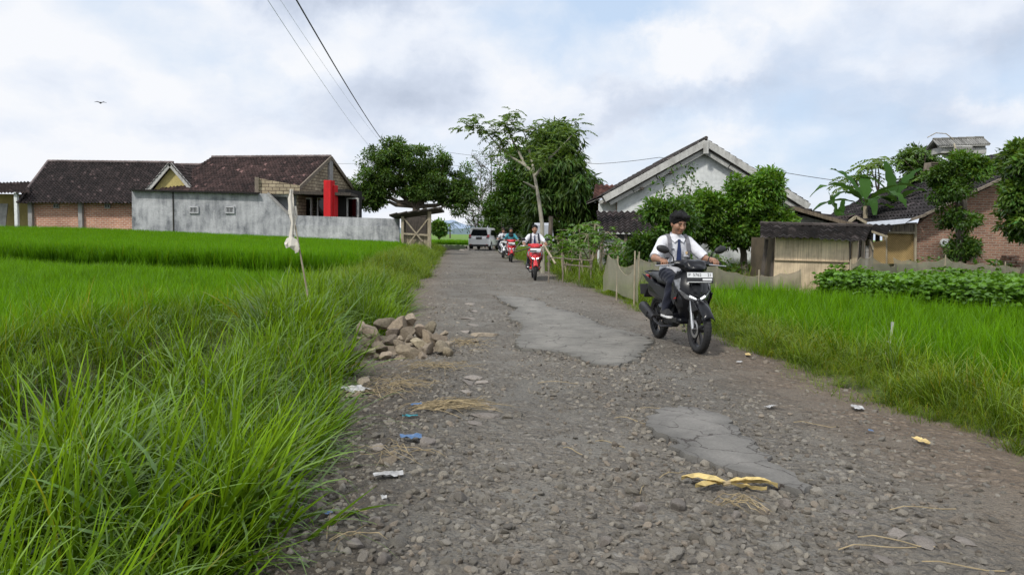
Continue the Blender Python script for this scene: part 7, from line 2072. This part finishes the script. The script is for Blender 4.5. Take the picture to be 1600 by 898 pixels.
# ---------------------------------------------------------------- stone pile on the left edge
def stones():
    random.seed(9); g = random.Random(9)
    spots = []
    boulders = [(640, 553, .17, 1.1), (603, 556, .11, .9), (668, 545, .12, .9), (690, 543, .11, 1), (610, 532, .13, 1), (638, 523, .15, 1.1), (585, 522, .15, 1), (655, 515, .13, 1), (620, 510, .15, 1), (600, 505, .13, 1), (690, 530, .12, 1),
                (672, 528, .13, 1), (655, 535, .12, 1), (590, 540, .12, 1), (575, 535, .1, .8), (625, 540, .1, 1), (700, 552, .10, .8), (640, 500, .12, .9), (670, 512, .11, .9), (612, 520, .12, 1), (575, 550, .09, .8), (660, 557, .08, .8), (627, 560, .07, .8), (568, 516, .12, .8), (700, 538, .08, .7)]
    for k, (px, py, r, hgt) in enumerate(boulders):
        t = (565 - py) / 65; d = 7.75 + t * 1.0; p = W(px, py, d)
        me = rock_mesh('pile_stone', 500 + k, 3, 14, .85, (lambda t: (t, t * g.uniform(.96, 1.02), t * g.uniform(.9, 1.02)))(g.uniform(.78, 1.12)))
        o = obj('pile_stone', me, M['rock_warm']); o.location = p; o.scale = (r * 1.08, r * .9, r * .92); o.rotation_euler = (g.uniform(-.5, .5), g.uniform(-.5, .5), g.uniform(0, 6.28))
        tag(o, 'angular tan quarry stone in the pile at the left road edge', 'stone', 'stones in the roadside pile')
    for k in range(26):
        px, py = g.uniform(560, 712), g.uniform(515, 568); t = (566 - py) / 65; p = W(px, py + 4, 7.7 + t * .95); r = g.uniform(.03, .07)
        o = obj('pile_stone', rock_mesh('pile_stone', 560 + k, 2, 12, .8), M['rock_warm']); o.location = p; o.scale = (r * 1.2, r, r * .9); o.rotation_euler = (g.uniform(-1, 1), g.uniform(-1, 1), g.uniform(0, 6.28))
        tag(o, 'angular tan quarry stone in the pile at the left road edge', 'stone', 'stones in the roadside pile')
    s = SDF((-1, -1, -.25), (1, 1, .5), .04); s.ell((0, 0, -.1), (.62, .5, .3)); V, Q = s.mesh(); V = V + .03 * fbm(V[:, 0] * 8, V[:, 1] * 8, 3, 3)[:, None]
    o = obj('earth_mound', np_mesh('earth_mound', V, quads=Q, cols=np.ones_like(V), smooth=True), M['rock_warm']); c = W(634, 560, 8.45); o.location = (c.x, 8.5, -.08); tag(o, kind='structure')
    for px, py, r, lb in [(557, 858, .05, 'round grey stone near the grass at the lower left of the road'), (588, 820, .045, 'dark angular stone above the round grey stone, lower left of the road'), (600, 880, .038, 'small grey stone at the bottom edge of the road'),
                          (1062, 790, .058, 'blocky grey stone just below the corn husk'), (944, 852, .042, 'grey stone alone in the gravel below the road centre'), (607, 722, .06, 'tan stone on the dry stalks below the blue wrapper'), (590, 700, .05, 'dark stone left of the blue wrapper'),
                          (668, 690, .06, 'dark stone beside the blue wrapper'), (1228, 790, .055, 'broken stone right of the corn husk below the narrow patch'), (1000, 793, .05, 'flat stone left of the blocky grey stone'), (572, 598, .09, 'tan stone at the foot of the grass before the pile'), (555, 615, .07, 'pale stone half under the grass'), (1150, 803, .045, 'dark stone under the corn husk')]:
        p = G(px, py, .0); p.z = rz_at(p.x, p.y) + r * .3
        o = obj('road_stone', rock_mesh('road_stone', 600 + px, 3, 8, .75), M['rock'] if 'tan' not in lb and 'pale' not in lb else M['rock_warm']); o.location = p; o.scale = (r, r * .85, r * .8); o.rotation_euler = (g.uniform(-.3, .3), g.uniform(-.3, .3), g.uniform(0, 6.28)); tag(o, lb, 'stone')
    o = obj('flat_stone', rock_mesh('flat_stone', 77, 3, 8, .2), M['rock_warm']); p = G(755, 526, 0); o.location = (p.x, p.y, rz_at(p.x, p.y) + .02); o.scale = (.2, .12, .16); o.rotation_euler = (0, .05, .4); tag(o, 'thin pale slab of stone lying on the road beside the pile', 'stone')
stones()
def paving():
    g = random.Random(21)
    for k, (px, py, r) in enumerate([(735, 475, .16), (740, 487, .14), (733, 497, .17), (738, 508, .15), (728, 519, .17), (732, 533, .12), (740, 590, .12), (732, 598, .10), (752, 596, .11), (728, 612, .09), (745, 630, .10), (760, 650, .12), (742, 660, .08), (770, 640, .07), (1400, 835, .07), (1445, 852, .08), (1380, 870, .06), (1500, 845, .08), (1330, 800, .06)]):
        p = G(px, py, 0); o = obj('paving_stone', rock_mesh('paving_stone', 900 + k, 3, 10, .22), M['rock']); o.location = (p.x, p.y, rz_at(p.x, p.y) + .004)
        o.scale = (r, r * .75, r * .7); o.rotation_euler = (g.uniform(-.05, .05), g.uniform(-.05, .05), g.uniform(0, 6.28)); tag(o, 'flat worn grey stone set level in the road surface', 'stone', 'flat worn stones set in the road')
paving()
# ---------------------------------------------------------------- straw, husk, litter
def zr(p): return rz_at(p.x, p.y)
def straw(name, label, px, py, n, Ln, sx, sy, a0, sp, seed, arc=.4, mat='straw'):
    random.seed(seed); c = G(px, py, 0); mb = MB()
    for k in range(n):
        p = Vector((c.x + random.gauss(0, sx), c.y + random.gauss(0, sy), 0)); a = a0 + random.gauss(0, sp); L = Ln * U(.5, 1.2); cv = U(-arc, arc); pts = []
        for i in range(7):
            q = p.copy(); q.z = zr(q) + .012 + .035 * math.sin(i / 6 * math.pi) * U(.4, 1.2) + U(0, .02); pts.append(q); p = p + Vector((math.cos(a), math.sin(a), 0)) * L / 6; a += cv / 6
        mb.tube(pts, [.002 * U(.6, 1.3)] * 6 + [.0007], 4, True, tuple([U(.5, 1.15)] * 3))
    o = mb.build(name, M[mat], None); tag(o, label, 'straw', kind=None); return o
straw('straw_heap', 'curved heap of long dry straw lying across the left wheel track', 665, 640, 75, .5, .08, .05, .25, .25, 1, 1.1)
straw('straw_heap', 'loose dry stalks and straw before the stone pile', 605, 605, 90, .32, .16, .26, .8, 1.2, 2)
straw('straw_heap', 'scattered straw right of the stone pile by the pale slab', 722, 538, 50, .22, .14, .2, .2, .9, 3)
straw('straw_heap', 'crossed dry stalks under the tan stone left of the road', 590, 705, 12, .32, .1, .12, -.6, .4, 4)
straw('straw_heap', 'thin straw tangle below the corn husk', 1140, 783, 14, .2, .05, .05, -.4, .4, 5)
straw('straw_heap', 'bent pale stalks at the lower left road edge near the grass', 515, 830, 6, .32, .08, .1, .8, .5, 6)
straw('straw_heap', 'dry weeds flattened at the foot of the stone pile', 650, 575, 45, .35, .25, .08, .1, .7, 7)
for k, (px, py, L, a) in enumerate([(1310, 858, .34, .1), (1340, 842, .3, -.25), (1000, 640, .35, .2), (960, 655, .25, -.7), (1000, 770, .14, 1.2), (1030, 750, .22, .8), (1440, 882, .3, -.35), (840, 600, .4, .1), (1130, 700, .22, -.4), (1390, 800, .35, .1), (930, 690, .2, -.5), (1240, 660, .3, -.3), (880, 700, .2, -1.0)]):
    random.seed(50 + k); p = G(px, py, 0); pts = []; aa = a
    for i in range(6):
        q = p.copy(); q.z = zr(q) + .015 + .012 * math.sin(i * 1.1); pts.append(q); p = p + Vector((math.cos(aa), math.sin(aa), 0)) * L / 5; aa += U(-.15, .15)
    mb = MB(); mb.tube(pts, .0024, 5); o = mb.build('dry_stalk', M['straw'], None); tag(o, 'thin dry stalk lying loose on the gravel of the road', 'stalk', 'loose dry stalks on the road')
def husk():
    random.seed(4); c = G(1135, 765, 0); z = zr(c) + .04; e = empty('corn_husk', (c.x, c.y, z), 0, 'torn yellow corn husk lying on the stones below the narrow asphalt patch', 'corn husk')
    for a, L, w_, up in ((2.8, .23, .08, .025), (3.3, .17, .06, .01), (.02, .23, .075, .03), (.25, .2, .03, .02), (-.18, .2, .025, .0), (-.05, .26, .02, .02)):
        mb = MB(); P = []
        for i in range(9):
            t = i / 8; r = L * t; wv = w_ * math.sin(math.pi * (t * .9 + .08)) * U(.35, .62)
            x, y = r * math.cos(a), r * math.sin(a); s = Vector((-math.sin(a), math.cos(a), 0)); m_ = Vector((x, y, up * math.sin(t * 2.6) - .012 * t))
            P.append([m_ - s * wv + Vector((0, 0, .012)), m_ + Vector((0, 0, U(-.012, .004))), m_ + s * wv + Vector((0, 0, U(.0, .016)))])
        k = U(.7, 1.05); mb.grid(P, (k, k, k * .9)); mb.build('leaf', M['husk'], e, True)
    mb = MB(); mb.tube([(-.02, 0, .0), (.02, .0, .008)], [.014, .012], 8); mb.build('stem', M['straw'], e, True)
husk()
def scrap(name, label, px, py, sx, sy, mat, seed, cat='litter', z=.02, rz=None):
    random.seed(seed); c = G(px, py, 0); n = 9; rows = []
    for i in range(n):
        r = []
        for j in range(n):
            u, v = i / (n - 1) - .5, j / (n - 1) - .5; k = 1 - .35 * float(vn3(np.array(math.atan2(v, u) * 1.5 + seed), 0, 0, seed)) * (abs(u) + abs(v))
            r.append(Vector((u * sx * k, v * sy * k, .16 * max(sx, sy) * (float(vn3(np.array(u * 7 + seed), v * 7, 0, seed)) - .3))))
        rows.append(r)
    mb = MB(); mb.grid(rows); o = mb.build(name, M[mat], None); o.location = (c.x, c.y, zr(c) + z); o.rotation_euler = (0, 0, U(0, 3) if rz is None else rz); tag(o, label, cat); return o
scrap('snack_wrapper', 'crumpled bright blue snack wrapper in the ditch of the left road edge', 642, 686, .15, .10, 'blue_litter', 1, z=.035, rz=.2)
scrap('plastic_strip', 'small teal plastic strip at the end of the curved straw heap', 640, 651, .12, .03, 'teal', 2, rz=.1)
scrap('plastic_scrap', 'pale blue plastic scrap just above the curved straw heap', 650, 632, .11, .06, 'blue_litter', 3)
scrap('paper_scrap', 'torn white paper below the tan stone on the left road edge', 608, 748, .17, .07, 'white_litter', 4, rz=.3)
scrap('paper_scrap', 'tiny white paper scrap near the lower left stones', 600, 788, .06, .03, 'white_litter', 5)
scrap('plastic_bag', 'white plastic bag caught in the grass edge before the stone pile', 553, 610, .28, .2, 'white_litter', 6, z=.05)
scrap('plastic_scrap', 'small blue scrap at the lower left grass edge', 512, 808, .05, .04, 'blue_litter', 7)
scrap('paper_scrap', 'white scrap on the right wheel track level with the narrow patch', 1203, 636, .12, .05, 'white_litter', 8)
scrap('paper_scrap', 'white paper at the foot of the right verge grass', 1340, 641, .16, .08, 'white_litter', 9)
scrap('dry_leaf', 'pale dry leaf on the bare earth by the right verge', 1440, 697, .16, .05, 'husk', 10, 'leaf')
scrap('dry_leaf', 'dry leaf at the right verge behind the black scooter front wheel', 1168, 556, .16, .06, 'husk', 11, 'leaf')
scrap('plastic_scrap', 'dark blue plastic scrap right of the narrow asphalt patch', 1360, 674, .05, .03, 'blue_litter', 12)
scrap('paper_scrap', 'white scrap lying by the far bend of the right verge', 1155, 566, .09, .05, 'white_litter', 13)
# rubble beside the car
random.seed(66)
for k in range(6):
    p = on(722 + k * 3.4, 56 + U(-1, 1)); o = obj('rubble_stone', rock_mesh('rubble_stone', 700 + k, 2, 8, .8), M['rock']); o.location = p + Vector((0, 0, .1)); o.scale = (U(.16, .3),) * 3; tag(o, 'grey rubble stone lying left of the white car', 'stone', 'rubble beside the white car')
mb = MB(); random.seed(67); rows = []
for i in range(13):
    rows.append([Vector((on(690 + i * 3.2, 58).x, 57 + j * .5, -.1 + .45 * math.sin(math.pi * j / 6) * (.7 + .5 * random.random()))) for j in range(7)])
mb.grid(rows); o = mb.build('earth_bank', M['earth'], None, True); tag(o, kind='structure')
# bird
def bird():
    c = W(157, 161, 60); e = empty('bird', c, R(20), 'tiny dark bird gliding in the sky above the barn roof', 'bird')
    s = SDF((-.5, -.4, -.2), (.5, .4, .2), .02); s.ell((0, 0, 0), (.07, .2, .06)); s.ell((0, -.2, .02), (.04, .05, .04), None, .03); s.cap((0, .15, 0), (0, .3, .01), .04, .03, .03)
    for q in (-1, 1): s.chain([(q * .04, -.03, .02), (q * .22, -.05, .08), (q * .44, .03, .04)], [.035, .03, .014], .02)
    s.build('body', M['wire'], e)
bird()
